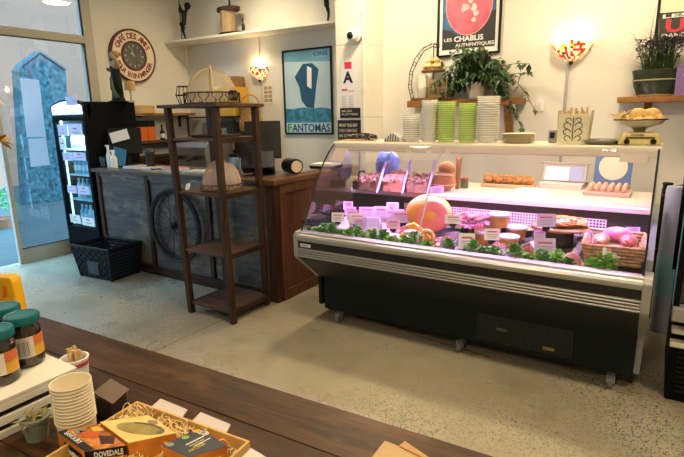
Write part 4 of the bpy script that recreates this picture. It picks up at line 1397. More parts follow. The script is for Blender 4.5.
for k, (dx, dz, rr, m) in enumerate(((0.0, .24, .05, GRP), (0.02, .17, .05, GRP), (0.04, .10, .045, GRP), (0.02, .03, .03, GRP), (0.06, -.04, .04, GRP), (0.08, -.10, .035, GRP), (0.06, -.16, .028, GRP), (0.15, .16, .07, PKL), (0.17, .08, .05, PKL), (-0.04, -.03, .05, PKL), (-0.10, .12, .04, PKL))):
    flat(pc, 'grape_cluster', [(cxg+dx+rr*math.cos(2*PI*i/9)*rn.uniform(.6, 1.1), czg+dz+rr*math.sin(2*PI*i/9)*rn.uniform(.6, 1.1)) for i in range(9)], y2-0.0039, m)
text('LES', 0.045, WHITEPR, pc, (xa+0.02, y2-0.002, za+0.085), (1, 0, 0), (0, 0, 1), width=0.09, bold=0.001)
text('CHABLIS', 0.075, WHITEPR, pc, (xa+0.135, y2-0.002, za+0.075), (1, 0, 0), (0, 0, 1), width=0.32, bold=0.002)
text('AUTHENTIQUES', 0.048, WHITEPR, pc, (xa+0.155, y2-0.002, za+0.02), (1, 0, 0), (0, 0, 1), width=0.42, bold=0.001)
# right poster, mostly out of frame
x0 = -0.154; z0 = 2.257
pr = frame('framed_poster', 'framed dark poster with large red letters above the planter', x0, x0+0.62, z0, z0+0.9, 5.5, BLACK, 0.022, DKG)
flat(pr, 'pale_ground', [(x0, z0+0.225), (x0+0.62, z0+0.205), (x0+0.62, z0+0.9), (x0, z0+0.9)], y2, CREAM)
flat(pr, 'dark_hat', [(x0+0.17, z0+0.225), (x0+0.42, z0+0.22), (x0+0.36, z0+0.28), (x0+0.30, z0+0.29), (x0+0.22, z0+0.25)], y2-0.0013, DKG)
text('LES VINS', 0.042, WHITEPR, pr, (x0+0.02, y2-0.0005, z0+0.178), (1, 0, 0), (0, 0, 1), width=0.5, bold=0.001)
text('UE', 0.145, mat('poster_red', (0.62, 0.03, 0.05), 0.5), pr, (x0+0.05, y2-0.0005, z0+0.060), (1, 0, 0), (0, 0, 1), width=0.26, bold=0.006)
text('DANS', 0.045, WHITEPR, pr, (x0+0.03, y2-0.0005, z0+0.015), (1, 0, 0), (0, 0, 1), width=0.17, bold=0.001)

# ------------------------------------------------------------------ on the pillar
cv = thing('security_camera', 'white dome security camera with black eye on the pillar', 'camera', (0, 0, 0))
cv.location = (-3.026, 5.060, 2.515)
b = NB(); cyl(b, (0.01, 0.009, 0), (0.01, -0.03, 0), 0.075, 0.07, 24); obj('base', b, WHITEP, cv, smooth=True)
b = NB(); ball(b, (-0.01, -0.05, 0), (0.07, 0.05, 0.07), 20, 12); obj('housing', b, mat('cam_white', (0.82, 0.82, 0.80), 0.35), cv, smooth=True)
b = NB(); ball(b, (-0.016, -0.090, -0.002), (0.040, 0.026, 0.040), 16, 10); obj('lens', b, BLACK, cv, smooth=True)
nx0, nx1 = -3.237, -3.036
nz1, nz0 = 2.247, 1.749
an = thing('rating_notice', 'white notice with a big black A stuck on the pillar', 'notice', ((nx0+nx1)/2, PY, nz0))
b = NB(); bb(b, nx0, nx1, PY-0.004, PY-0.001, nz0, nz1); obj('sheet', b, mat('notice_white', (0.80, 0.78, 0.84), 0.5), an, world=True)
w_ = nx1-nx0
b = NB(); bb(b, nx0+w_*0.28, nx1-w_*0.25, PY-0.0055, PY-0.0042, nz1-0.075, nz1); obj('badge', b, mat('badge_red', (0.70, 0.03, 0.09), 0.5), an, world=True)
text('A', 0.17, BLACKP, an, (nx0+w_*0.5, PY-0.0055, nz1-0.225), (1, 0, 0), (0, 0, 1), align='CENTER', bold=0.006)
b = NB(); bb(b, nx0+0.015, nx0+0.09, PY-0.0055, PY-0.0042, nz1-0.315, nz1-0.295); bb(b, nx0+0.10, nx1-0.02, PY-0.0055, PY-0.0042, nz1-0.325, nz1-0.317); obj('print', b, REDPR, an, world=True)
b = NB()
for k in range(8):
    for q in (0.015, 0.105):
        bb(b, nx0+q, nx0+q+0.06, PY-0.0055, PY-0.0042, nz1-0.38-k*0.019, nz1-0.372-k*0.019)
obj('fine_print', b, mat('pale_print', (0.5, 0.5, 0.52), 0.6), an, world=True, kind='stuff')
def black_sign(label, x0, x1, z0, z1, lines):
    t = thing('black_sign', label, 'sign', ((x0+x1)/2, PY, z0))
    b = NB(); bb(b, x0, x1, PY-0.008, PY-0.001, z0, z1); obj('board', b, BLACKP, t, world=True)
    for i, s in enumerate(lines):
        hgt = (z1-z0)/(len(lines)+1.2)
        text(s, hgt*0.9, mat('sign_cream', (0.62, 0.55, 0.42), 0.6), t, (x0+0.02, PY-0.0095, z1-hgt*(i+1.3)), (1, 0, 0), (0, 0, 1), width=min((x1-x0)*0.8, 0.028*len(s)))
black_sign('upper small black sign with pale lettering under the A notice', -3.250, -2.977, 1.624, 1.737, ['WE DO', 'PLATTERS'])
black_sign('lower black sign with pale lettering just above the case top', -3.289, -2.973, 1.348, 1.601, ['WHAT YOU BUY', 'YOU CAN EAT', 'IN STORE'])

# ------------------------------------------------------------------ refrigerated display case
dc = thing('display_case', 'long curved glass refrigerated deli display case on castors', 'display case', (-1.15, 3.6, 0))
DX0, DX1 = -2.30, -0.02
CASEG = mat('case_charcoal', (0.012, 0.017, 0.018), 0.5, spec=0.1)
CASEL = mat('case_silver', (0.38, 0.38, 0.36), 0.38, 0.5)
CASEC = mat('case_cream', (0.74, 0.70, 0.58), 0.45)
def dpart(name, m, *bs, parent=None, **k):
    b = NB()
    for q in bs:
        bb(b, *q)
    return obj(name, b, m, parent or dc, world=True, **k)
dpart('base_cabinet', CASEG, (DX0+0.05, DX1-0.0, 3.21, 4.10, 0.089, 0.37), bevel=0.004)
dpart('frame_rail', BLACKM, (DX0+0.10, DX1-0.06, 3.30, 3.94, 0.060, 0.089))
b = NB(); prism(b, [(3.215, 0.36), (2.965, 0.575), (2.965, 0.60), (3.9, 0.60), (4.10, 0.36)], 'x', DX0+0.015, DX1+0.0)
obj('belly_panel', b, mat('case_belly', (0.025, 0.028, 0.028), 0.4, spec=0.3), dc, world=True)
# ridged lower bumper: three rounded ribs
for i in range(4):
    z = 0.592+i*0.0185
    b = NB(); prism(b, [(2.955, z), (2.943, z+0.003), (2.940, z+0.009), (2.943, z+0.014), (2.955, z+0.0165), (3.0, z+0.0165), (3.0, z)], 'x', DX0, DX1)
    obj('bumper_rib', b, CASEL, dc, world=True)
dpart('bumper_strip', mat('bumper_black', (0.008, 0.008, 0.009), 0.3), (DX0, DX1, 2.952, 3.0, 0.667, 0.722))
b = NB(); prism(b, [(2.945, 0.722), (2.937, 0.735), (2.937, 0.752), (2.948, 0.766), (2.968, 0.772), (2.972, 0.783), (3.0, 0.790), (3.03, 0.788), (3.03, 0.722)], 'x', DX0, DX1)
obj('front_rail', b, CASEL, dc, world=True, smooth=True)
b = NB(); bb(b, DX0+0.02, DX0+0.115, 2.9505, 2.952, 0.677, 0.700); obj('badge', b, WHITEPR, dc, world=True)
b = NB(); bb(b, DX0+0.03, DX0+0.10, 2.9495, 2.9505, 0.684, 0.693); obj('badge_print', b, GREYPR, dc, world=True)
# rounded end caps
for x0, x1 in ((DX0-0.035, DX0), (DX1, DX1+0.045)):
    b = NB(); prism(b, [(2.955, 0.575), (2.935, 0.60), (2.932, 0.76), (2.955, 0.79), (3.06, 0.80), (3.25, 0.62), (3.25, 0.36), (3.215, 0.36)], 'x', x0, x1)
    obj('end_cap', b, CASEL, dc, world=True, bevel=0.006)
    b = NB(); prism(b, [(3.25, 0.10), (3.25, 0.62), (3.06, 0.80), (3.06, 0.86), (4.25, 0.98), (4.25, 0.36), (4.10, 0.10)], 'x', (x0 if x0 < -1 else x0+0.003), (x1 if x0 < -1 else x1-0.01))
    obj('end_panel', b, CASEG if x0 < -1 else mat('end_panel_grey', (0.25, 0.27, 0.29), 0.35), dc, world=True)
# castors
for cx in (-2.10, -1.075, -0.13):
    for cy in (3.215, 4.06):
        b = NB(); prism(b, [(cy-0.02+0.042*math.cos(2*PI*i/20), 0.0435+0.043*math.sin(2*PI*i/20)) for i in range(20)], 'x', cx-0.014, cx+0.014)
        w_ = obj('castor', b, mat('castor_grey', (0.16, 0.17, 0.20), 0.4), dc, world=True)
        b = NB(); prism(b, [(cy-0.02+0.015*math.cos(2*PI*i/14), 0.0435+0.015*math.sin(2*PI*i/14)) for i in range(14)], 'x', cx-0.018, cx+0.018); obj('hub', b, STEEL, w_, world=True)
        b = NB(); prism(b, [(cy-0.045, 0.085), (cy+0.03, 0.085), (cy+0.03, 0.075), (cy-0.005, 0.035), (cy-0.035, 0.035)], 'x', cx+0.0185, cx+0.022)
        prism(b, [(cy-0.045, 0.085), (cy+0.03, 0.085), (cy+0.03, 0.075), (cy-0.005, 0.035), (cy-0.035, 0.035)], 'x', cx-0.022, cx-0.0185); bb(b, cx-0.022, cx+0.022, cy-0.05, cy+0.035, 0.0868, 0.0888)
        obj('fork', b, ALU, w_, world=True)
# ventilation grille in the base
gx0, gx1 = -0.958, -0.362
b = NB()
n = 34
for i in range(n):
    x = gx0+(gx1-gx0)*i/(n-1)
    bb(b, x-0.006, x+0.006, 3.2035, 3.2095, 0.125, 0.31)
for z in (0.125, 0.17, 0.215, 0.26, 0.305):
    bb(b, gx0, gx1, 3.202, 3.2035, z, z+0.008)
obj('grille', b, mat('grille_dark', (0.010, 0.014, 0.015), 0.5), dc, world=True, kind='stuff')
dpart('grille_badge', mat('badge_grey', (0.09, 0.10, 0.11), 0.5), (-0.83, -0.76, 3.199, 3.2015, 0.215, 0.235))
dpart('warning_sticker', mat('sticker_yellow', (0.30, 0.24, 0.02), 0.5), (-0.53, -0.46, 3.199, 3.2015, 0.150, 0.172))
# inner well, ledge and back grid
STL = mat('case_inner_steel', (0.52, 0.51, 0.50), 0.35, 0.55)
b = NB(); prism(b, [(3.03, 0.66), (3.03, 0.695), (3.74, 0.805), (3.74, 0.66)], 'x', DX0+0.008, DX1-0.008)
obj('deck', b, mat('deck_dark', (0.08, 0.075, 0.08), 0.5), dc, world=True)
dpart('back_panel', mat('case_back_dark', (0.03, 0.028, 0.03), 0.5), (DX0+0.008, DX1-0.008, 3.755, 3.78, 0.66, 0.985))
dpart('back_box', CASEG, (DX0+0.008, DX1-0.008, 3.78, 4.26, 0.60, 0.985))
b = NB(); prism(b, [(3.735, 0.987), (3.72, 0.992), (3.72, 1.022), (3.73, 1.03), (4.49, 1.03), (4.49, 0.987)], 'x', DX0+0.01, DX1-0.01)
obj('service_ledge', b, mat('ledge_steel', (0.62, 0.59, 0.52), 0.6, 0.1), dc, world=True)
b = NB()
xg0, xg1 = -1.78, -0.28
nx_ = 74
for i in range(nx_+1):
    x = xg0+(xg1-xg0)*i/nx_
    bb(b, x-0.0035, x+0.0035, 3.745, 3.750, 0.80, 0.93)
for k in range(7):
    bb(b, xg0, xg1, 3.744, 3.7495, 0.80+k*0.0205, 0.807+k*0.0205)
obj('air_grid', b, mat('grid_white', (0.75, 0.72, 0.76), 0.5), dc, world=True, kind='stuff')
dpart('grid_post', STL, (-1.28, -1.23, 3.735, 3.7435, 0.80, 0.935))
# glass
CG = glass('case_glass', (0.985, 0.98, 0.985), 0.9, 0.0, 0.035)
line = [(2.998, 0.787), (3.06, 0.878), (3.12, 0.972), (3.18, 1.075), (3.24, 1.172), (3.32, 1.278), (3.40, 1.358), (3.45, 1.398), (3.50, 1.425)]
b = NB(); sheet(b, line, 'x', DX0+0.006, DX1-0.006, 0.005)
obj('front_glass', b, CG, dc, world=True, smooth=True)
for x in (DX0+0.0, DX1-0.005):
    b = NB(); prism(b, line+[(3.90, 1.37), (3.90, 1.03), (3.72, 1.03), (3.72, 0.80)], 'x', x, x+0.005)
    obj('end_glass', b, glass('end_glass', (0.97, 0.96, 0.97), 0.95, 0.0, 0.16), dc, world=True)
    b = NB(); tube(b, [(x+0.0025, p[0]-0.004, p[1]+0.004) for p in line], 0.006, 6)
    obj('glass_edge', b, BLACK, dc, world=True, smooth=True)
    b = NB(); bb(b, x-0.004, x+0.010, 3.885, 3.915, 1.03, 1.37)
    obj('corner_post', b, ALU, dc, world=True)
b = NB(); tube(b, [(-1.35, 3.04, 0.80)] + [(-1.35, p[0]+0.012, p[1]) for p in line[1:]], 0.006, 6)
obj('glass_clip_strip', b, mat('clip_steel', (0.6, 0.58, 0.62), 0.3, 0.4), dc, world=True, smooth=True)
# canopy
b = NB(); prism(b, [(3.485, 1.372), (3.480, 1.378), (3.480, 1.432), (3.490, 1.442), (3.93, 1.442), (3.94, 1.432), (3.94, 1.405), (3.53, 1.400), (3.525, 1.372)], 'x', DX0-0.01, DX1+0.012)
obj('canopy', b, CASEC, dc, world=True, bevel=0.003)
for x in (-1.62, -1.46, -1.31):
    b = NB(); bb(b, x-0.02, x+0.02, 3.474, 3.4795, 1.372, 1.388); obj('hinge_clip', b, mat('hinge_white', (0.85, 0.82, 0.74), 0.4), dc, world=True)
b = NB(); cyl(b, (DX0+0.08, 3.57, 1.385), (DX1-0.08, 3.57, 1.385), 0.012, n=10)
obj('lamp_tube', b, glow('case_tube', (1.0, 0.62, 0.95), 5.0), dc, world=True)
area('case_light', (-1.16, 3.56, 1.37), (-1.16, 3.44, 0.75), 2.1, 0.03, 34, (0.82, 0.42, 1.0), 120)
area('service_light', (-1.16, 3.90, 1.395), (-1.16, 4.30, 0.95), 2.1, 0.03, 8, (1.0, 0.82, 0.80))
for (px0, px1, py0, py1, yq, tl, nm) in (('-0.217', '-0.073', 1.335, 1.375, 0, 0.5, 'sticker'),):
    b = NB(); x0, x1 = float(px0), float(px1)
    v = [b.verts.new(p) for p in ((x0, 3.392, 1.352), (x1, 3.392, 1.352), (x1, 3.449, 1.400), (x0, 3.449, 1.400))]
    b.faces.new(v); bmesh.ops.solidify(b, geom=b.faces[:], thickness=0.002)
    obj('sticker', b, mat('sticker_white', (0.80, 0.74, 0.66), 0.6), dc, world=True, label='white paper sticker at the right of the front glass')
b = NB(); v = [b.verts.new(p) for p in ((-2.255, 3.335, 1.300), (-2.13, 3.335, 1.300), (-2.13, 3.44, 1.395), (-2.255, 3.44, 1.395))]
b.faces.new(v); bmesh.ops.solidify(b, geom=b.faces[:], thickness=0.002)
obj('sticker', b, MATS['sticker_white'], dc, world=True, label='white paper sticker at the left of the front glass')

# ------------------------------------------------------------------ on the service ledge behind the glass
ACR = glass('violet_acrylic', (0.97, 0.95, 0.99), 0.9, 0.05, 0.04)
def scoop_bin(label, loc, w_, d_, h_, col, seed, size=0.016, jit=0.25):
    t = thing('scoop_bin', label, 'bin', loc)
    b = NB(); prism(b, [(-d_/2, 0), (d_/2, 0), (d_/2, h_), (d_/2-0.03, h_), (-d_/2, h_*0.45)], 'x', -w_/2, w_/2)
    obj('bin', b, ACR, t)
    rn = random.Random(seed)
    b = NB()
    tbox(b, (0, 0.01, 0.004), (w_*0.9, d_*0.84, h_*0.35))
    for k in range(60):
        x = rn.uniform(-w_*.42, w_*.42); y = rn.uniform(-d_*.38, d_*.4)
        lump(b, (x, y, h_*0.36+h_*0.22*(y/d_+0.4)+rn.uniform(-.006, .012)), size*rn.uniform(.7, 1.2), jit, 1, seed=k)
    obj('contents', b, col, t, kind='stuff')
    b = NB(); prism(b, [(-d_/2, 0.0), (-d_/2+0.012, 0.0), (d_/2-0.03, h_+0.01), (d_/2-0.045, h_+0.012)], 'x', w_/2+0.001, w_/2+0.016)
    obj('divider', b, mat('divider_lilac', (0.55, 0.46, 0.85), 0.3), t)
    return t
MEATB = [mat('contents_dark', (0.22, 0.12, 0.07), 0.5, var=.5, vscale=30), mat('contents_red', (0.50, 0.22, 0.13), 0.5, var=.4, vscale=30), mat('contents_brown', (0.30, 0.19, 0.11), 0.5, var=.5, vscale=30)]
scoop_bin('leftmost acrylic bin of dark olives behind the case glass', (-2.058, 3.686, 1.030), 0.185, 0.20, 0.23, MEATB[0], 1)
scoop_bin('acrylic bin of reddish dried meat second from the left behind the glass', (-1.849, 3.721, 1.030), 0.185, 0.20, 0.25, MEATB[1], 2, 0.024)
scoop_bin('acrylic bin of brown nuts third from the left behind the glass', (-1.648, 3.755, 1.030), 0.19, 0.20, 0.25, MEATB[2], 3, 0.014)
t = thing('blue_bag', 'crumpled blue plastic bag standing behind the left acrylic bins', 'bag', (-2.049, 3.961, 1.030))
b = NB(); lump(b, (0, 0, 0.17), (0.11, 0.06, 0.17), 0.13, 3, seed=5); obj('bag', b, mat('blue_plastic', (0.13, 0.17, 0.55), 0.3), t)
b = NB(); lump(b, (0.0, 0, 0.345), (0.05, 0.03, 0.03), 0.2, 2, seed=6); obj('knot', b, MATS['blue_plastic'], t)
t = thing('scoop_block', 'dark wooden block with a black arched handle at the left end of the ledge', 'block', (-2.166, 3.700, 1.030))
b = NB(); tbox(b, (0, 0, 0), (0.12, 0.12, 0.075)); obj('block', b, DARKW, t, bevel=0.004)
b = NB(); tube(b, [(-0.03, 0, 0.075), (-0.03, 0, 0.13), (-0.02, 0, 0.15), (0.02, 0, 0.155), (0.03, 0, 0.14)], 0.009, 8); obj('handle', b, BLACK, t, smooth=True)
t = thing('smoked_ham', 'large brown smoked ham tied with string on the ledge', 'ham', (-1.501, 3.886, 1.030))
b = NB(); ball(b, (0, 0, 0.085), (0.105, 0.09, 0.085), 18, 12); ball(b, (0.02, 0.02, 0.185), (0.07, 0.06, 0.06), 16, 10); obj('meat', b, mat('ham_brown', (0.42, 0.19, 0.08), 0.45, var=.3, vscale=9), t, smooth=True)
b = NB()
for k in range(3):
    tube(b, [(0.108*math.cos(a)*(1-.1*k), 0.093*math.sin(a)*(1-.1*k), 0.06+0.04*k) for a in [2*PI*i/20 for i in range(20)]], 0.003, 4, True)
obj('string', b, CREAM, t)
t = thing('wooden_mallet', 'upright dark wooden stick leaning by the smoked ham', 'stick', (-1.438, 4.043, 1.030))
b = NB(); tube(b, [(0, 0, 0.0), (0.01, 0, 0.24)], [0.018, 0.022], 8); obj('shaft', b, mat('mallet_wood', (0.20, 0.08, 0.03), 0.5), t, smooth=True)
b = NB(); ball(b, (0.01, 0, 0.25), 0.024, 10, 8); obj('head', b, MATS['mallet_wood'], t, smooth=True)
t = thing('sauce_pot', 'small dark jar with coloured label right of the smoked ham', 'jar', (-1.405, 4.124, 1.030))
b = NB(); lathe(b, [(0, 0), (0.035, 0), (0.035, 0.07), (0, 0.07)], n=14); obj('jar', b, mat('jar_green', (0.10, 0.12, 0.05), 0.4), t, smooth=True)
b = NB(); lathe(b, [(0, 0.0705), (0.036, 0.0705), (0.036, 0.085), (0, 0.086)], n=14); obj('lid', b, mat('jar_lid_red', (0.35, 0.05, 0.05), 0.4), t, smooth=True)
t = thing('wooden_board', 'long pale board under the row of crusty roasts on the ledge', 'board', (-1.091, 4.337, 1.030))
b = NB(); tbox(b, (0, 0, 0), (0.42, 0.18, 0.03)); obj('board', b, mat('pale_board', (0.50, 0.36, 0.20), 0.6, var=.2, vscale=6), t, bevel=0.006)
RST = mat('crust_brown', (0.40, 0.17, 0.05), 0.55, var=.4, vscale=22, bump=.6, bscale=60)
for k, px in enumerate((490, 501, 512, 523, 533)):
    p = (-1.091, 4.337, 1.030)
    t = thing('crusty_roast', 'crusty brown roast, %s from the left on the pale board behind the glass' % ORD[k], 'roast', (p[0]-0.165+k*0.082, p[1], p[2]+0.03), 0, 'crusty roasts on the board')
    b = NB(); lump(b, (0, 0, 0.034), (0.048, 0.06, 0.036), 0.14, 3, seed=20+k); obj('crust', b, RST, t, smooth=True)
    b = NB()
    for q in range(5):
        lump(b, (random.uniform(-.03, .03), random.uniform(-.04, .03), 0.066), 0.011, 0.3, 1)
    obj('crumbs', b, mat('crumb_gold', (0.52, 0.28, 0.09), 0.6), t, kind='stuff')
# label scale
t = thing('label_scale', 'pale shop scale with keypad and blue display on the ledge', 'scale', (-0.685, 4.526, 1.030), R(-4))
b = NB(); tbox(b, (0, 0, 0), (0.34, 0.26, 0.045)); obj('base', b, mat('scale_grey', (0.55, 0.52, 0.50), 0.4), t, bevel=0.006)
b = NB(); box(b, (0, 0.02, 0.115), (0.35, 0.03, 0.15), rx=R(-20)); obj('panel', b, mat('scale_frame', (0.42, 0.36, 0.36), 0.4), t, bevel=0.006)
b = NB(); box(b, (-0.055, -0.001, 0.112), (0.19, 0.006, 0.115), rx=R(-20)); obj('keypad', b, WHITEPR, t)
b = NB()
for i in range(7):
    for k in range(4):
        box(b, (-0.13+i*0.025, -0.006+k*0.009, 0.075+k*0.025), (0.018, 0.003, 0.017), rx=R(-20))
obj('keys', b, mat('key_beige', (0.62, 0.58, 0.50), 0.5), t, kind='stuff')
b = NB(); box(b, (0.10, -0.001, 0.112), (0.10, 0.006, 0.115), rx=R(-20)); obj('display', b, mat('scale_blue', (0.30, 0.34, 0.62), 0.35), t)
b = NB(); box(b, (0, 0.05, 0.195), (0.38, 0.05, 0.012)); obj('hood', b, MATS['scale_frame'], t)
# egg tray
p = (-0.318, 4.24, 1.03)
et = thing('egg_tray', 'cardboard tray carrying rows of pinkish eggs at the right of the ledge', 'egg tray', (p[0]-0.01, p[1]+0.02, p[2]))
b = NB(); tbox(b, (0, 0, 0), (0.31, 0.26, 0.030), (1.03, 1.03)); obj('tray', b, mat('egg_tray_pulp', (0.62, 0.42, 0.38), 0.8), et, bevel=0.005)
EGG = mat('egg_shell', (0.72, 0.40, 0.28), 0.45)
eggm = NB(); lathe(eggm, [(0, -0.024), (0.012, -0.021), (0.0195, -0.008), (0.020, 0.002), (0.017, 0.014), (0.010, 0.024), (0, 0.028)], n=12)
egg0 = None
for r_ in range(5):
    for k in range(6):
        lab = 'pinkish egg in the tray, row %s from the glass, %s from the left' % (ORD[r_], ORD[k])
        loc = (et.location.x-0.115+k*0.046, et.location.y-0.092+r_*0.046, et.location.z+0.0545)
        if egg0 is None:
            egg0 = tag(obj('egg', eggm, EGG, smooth=True), lab, 'egg', 'eggs in the tray'); egg0.location = loc
        else:
            dup(egg0, loc, label=lab)
# blue board leaning behind the eggs
t = thing('blue_board', 'blue picture board with a white round plate shape behind the eggs', 'board', (-0.318, 4.40, 1.0305))
b = NB(); box(b, (0, 0.03, 0.16), (0.26, 0.012, 0.32), rx=R(-6)); obj('board', b, mat('board_blue', (0.07, 0.15, 0.33), 0.5), t)
b = NB(); v = cyl(b, (0, 0.010, 0.19), (0, 0.014, 0.19), 0.10, n=28); obj('disc', b, CREAM, t)
t = thing('kitchen_tongs', 'dark scissor handled tongs lying on the ledge before the eggs', 'tongs', (-0.327, 4.218, 1.030))
b = NB()
for s in (-1, 1):
    tube(b, [(0.02*math.cos(a)+0.05, s*0.022+0.018*math.sin(a), 0.006) for a in [2*PI*i/12 for i in range(12)]], 0.0045, 5, True)
    tube(b, [(0.03, s*0.02, 0.006), (-0.09, -s*0.012, 0.006)], 0.005, 5)
obj('tongs', b, BLACK, t)
t = thing('ladle_lid', 'small black spoon rest left of the tongs on the ledge', 'spoon', (-0.411, 4.177, 1.030))
b = NB(); ball(b, (0, 0, 0.009), (0.03, 0.02, 0.008), 12, 6); obj('bowl', b, BLACK, t, smooth=True)
b = NB(); tube(b, [(0.028, 0, 0.01), (0.09, 0.01, 0.012)], 0.004, 5); obj('handle', b, BLACK, t)

# ------------------------------------------------------------------ food in the well
VIO = mat('lilac_paper', (0.62, 0.50, 0.88), 0.6)
PKP = mat('pink_lilac_paper', (0.80, 0.52, 0.82), 0.6)
WHC = mat('card_white', (0.86, 0.84, 0.86), 0.6)
CARDP = mat('card_red_print', (0.62, 0.10, 0.22), 0.6)
CARDG = mat('card_grey_print', (0.38, 0.34, 0.45), 0.6)
def deck_z(y):
    return 0.695+(y-3.03)*0.1549+0.001
def squeeze(x):
    # the left cluster stands close together beside the round ham
    return -2.26+(x+2.26)*0.84 if x < -1.49 else x
def price_card(label, loc, w_, h_, m, rz=R(22), prn=True, lift=0.03, clip=True):
    loc = (squeeze(loc[0]), loc[1], loc[2])
    t = thing('price_card', label, 'price card', loc, rz)
    b = NB(); box(b, (0, 0, lift+h_/2), (w_, 0.002, h_), rx=R(-14)); obj('card', b, m, t)
    if clip:
        b = NB(); tbox(b, (0, 0.006, 0), (0.03, 0.022, 0.010), (0.8, 0.8)); box(b, (0, 0.004, lift*0.6), (0.010, 0.006, lift*1.2))
        for s in (-1, 1):
            ball(b, (s*0.014, -0.004, lift*0.75), (0.011, 0.007, 0.011), 8, 6)
        obj('clip', b, BLACK, t)
    if prn:
        b = NB(); box(b, (0, -0.0022+h_*0.06, lift+h_*0.72), (w_*0.66, 0.0012, h_*0.12), rx=R(-14)); obj('heading', b, CARDP, t)
        b = NB()
        for k in range(3):
            box(b, (0, -0.0022-h_*0.03*k, lift+h_*(0.5-0.15*k)), (w_*(0.72-0.1*k), 0.0012, h_*0.05), rx=R(-14))
        obj('print', b, CARDG, t, kind='stuff')
    return t
def food_tray(label, loc, w_, d_, col, seed, size=0.018, n=40, h=0.035, tray=BLACK, name='food_tray', cat='tray', rz=R(4), heap=0.02):
    if loc[0] < -1.49:
        w_ *= 0.84
    loc = (squeeze(loc[0]), loc[1], deck_z(loc[1]+d_/2))
    t = thing(name, label, cat, loc, rz)
    b = NB()
    tbox(b, (0, 0, 0), (w_*0.92, d_*0.92, 0.004))
    for (c_, s_) in (((0, -d_/2, h/2), (w_, 0.004, h)), ((0, d_/2, h/2), (w_, 0.004, h)), ((-w_/2, 0, h/2), (0.004, d_, h)), ((w_/2, 0, h/2), (0.004, d_, h))):
        box(b, c_, s_)
    obj('tray', b, tray, t)
    rn = random.Random(seed)
    b = NB()
    tbox(b, (0, 0, 0.005), (w_*0.9, d_*0.9, h*0.7))
    for k in range(n):
        x = rn.uniform(-.44, .44)*w_; y = rn.uniform(-.44, .44)*d_
        lump(b, (x, y, h*0.75+heap*(1-(2*x/w_)**2)*(1-(2*y/d_)**2)+rn.uniform(-.004, .008)), (size*rn.uniform(.7, 1.3), size*rn.uniform(.7, 1.3), size*rn.uniform(.5, .8)), 0.2, 1, rn.uniform(0, 3), seed=k)
    obj('food', b, col, t, kind='stuff')
    return t
FOOD = {k: mat('food_'+k, c_, r_, var=v_, vscale=28) for k, c_, r_, v_ in (
    ('olive', (0.035, 0.025, 0.04), 0.3, .5), ('pepper', (0.62, 0.06, 0.04), 0.3, .4), ('seafood', (0.62, 0.30, 0.22), 0.4, .35), ('salmon', (0.75, 0.30, 0.18), 0.4, .3),
    ('dip', (0.62, 0.52, 0.42), 0.5, .2), ('greens', (0.10, 0.22, 0.04), 0.4, .5), ('bread', (0.60, 0.34, 0.12), 0.6, .35), ('pink', (0.70, 0.28, 0.30), 0.4, .3), ('pastry', (0.55, 0.30, 0.10), 0.6, .4), ('sausage', (0.62, 0.16, 0.18), 0.35, .3), ('cream', (0.74, 0.66, 0.50), 0.5, .15), ('biscuit', (0.42, 0.26, 0.10), 0.6, .4))}
WHT = mat('white_tray', (0.78, 0.76, 0.78), 0.45)
# back row, left half
food_tray('black tray of red peppers at the back left corner of the case', (-2.17, 3.62, 0.80), 0.17, 0.16, FOOD['pepper'], 1)
food_tray('black tray of black olives at the back left of the case', (-1.98, 3.62, 0.80), 0.18, 0.16, FOOD['olive'], 2, 0.014, 60)
food_tray('black tray of dark marinated olives behind the lilac cards', (-1.78, 3.62, 0.80), 0.18, 0.16, FOOD['olive'], 3, 0.016, 50)
food_tray('black tray of red pepper strips in the middle of the back row', (-1.60, 3.60, 0.80), 0.17, 0.16, FOOD['pepper'], 4, 0.02, 40)
food_tray('white tray of pink seafood left of the large round ham', (-1.49, 3.665, 0.785), 0.15, 0.13, FOOD['seafood'], 5, 0.018, 40, tray=WHT)
# middle row, left
food_tray('white tub of pale dip, leftmost in the middle row', (-2.14, 3.40, 0.77), 0.16, 0.16, FOOD['dip'], 6, tray=WHT, h=0.05)
food_tray('white tub of pale dip, second in the middle row', (-1.95, 3.40, 0.77), 0.17, 0.16, FOOD['cream'], 7, tray=WHT, h=0.05)
food_tray('black tray of dark olives in the middle row behind the lilac packet', (-1.76, 3.40, 0.77), 0.17, 0.16, FOOD['olive'], 8, 0.014, 60)
food_tray('white tray of pink prawns in the middle row', (-1.58, 3.36, 0.765), 0.17, 0.18, FOOD['pink'], 9, 0.018, 50, tray=WHT)
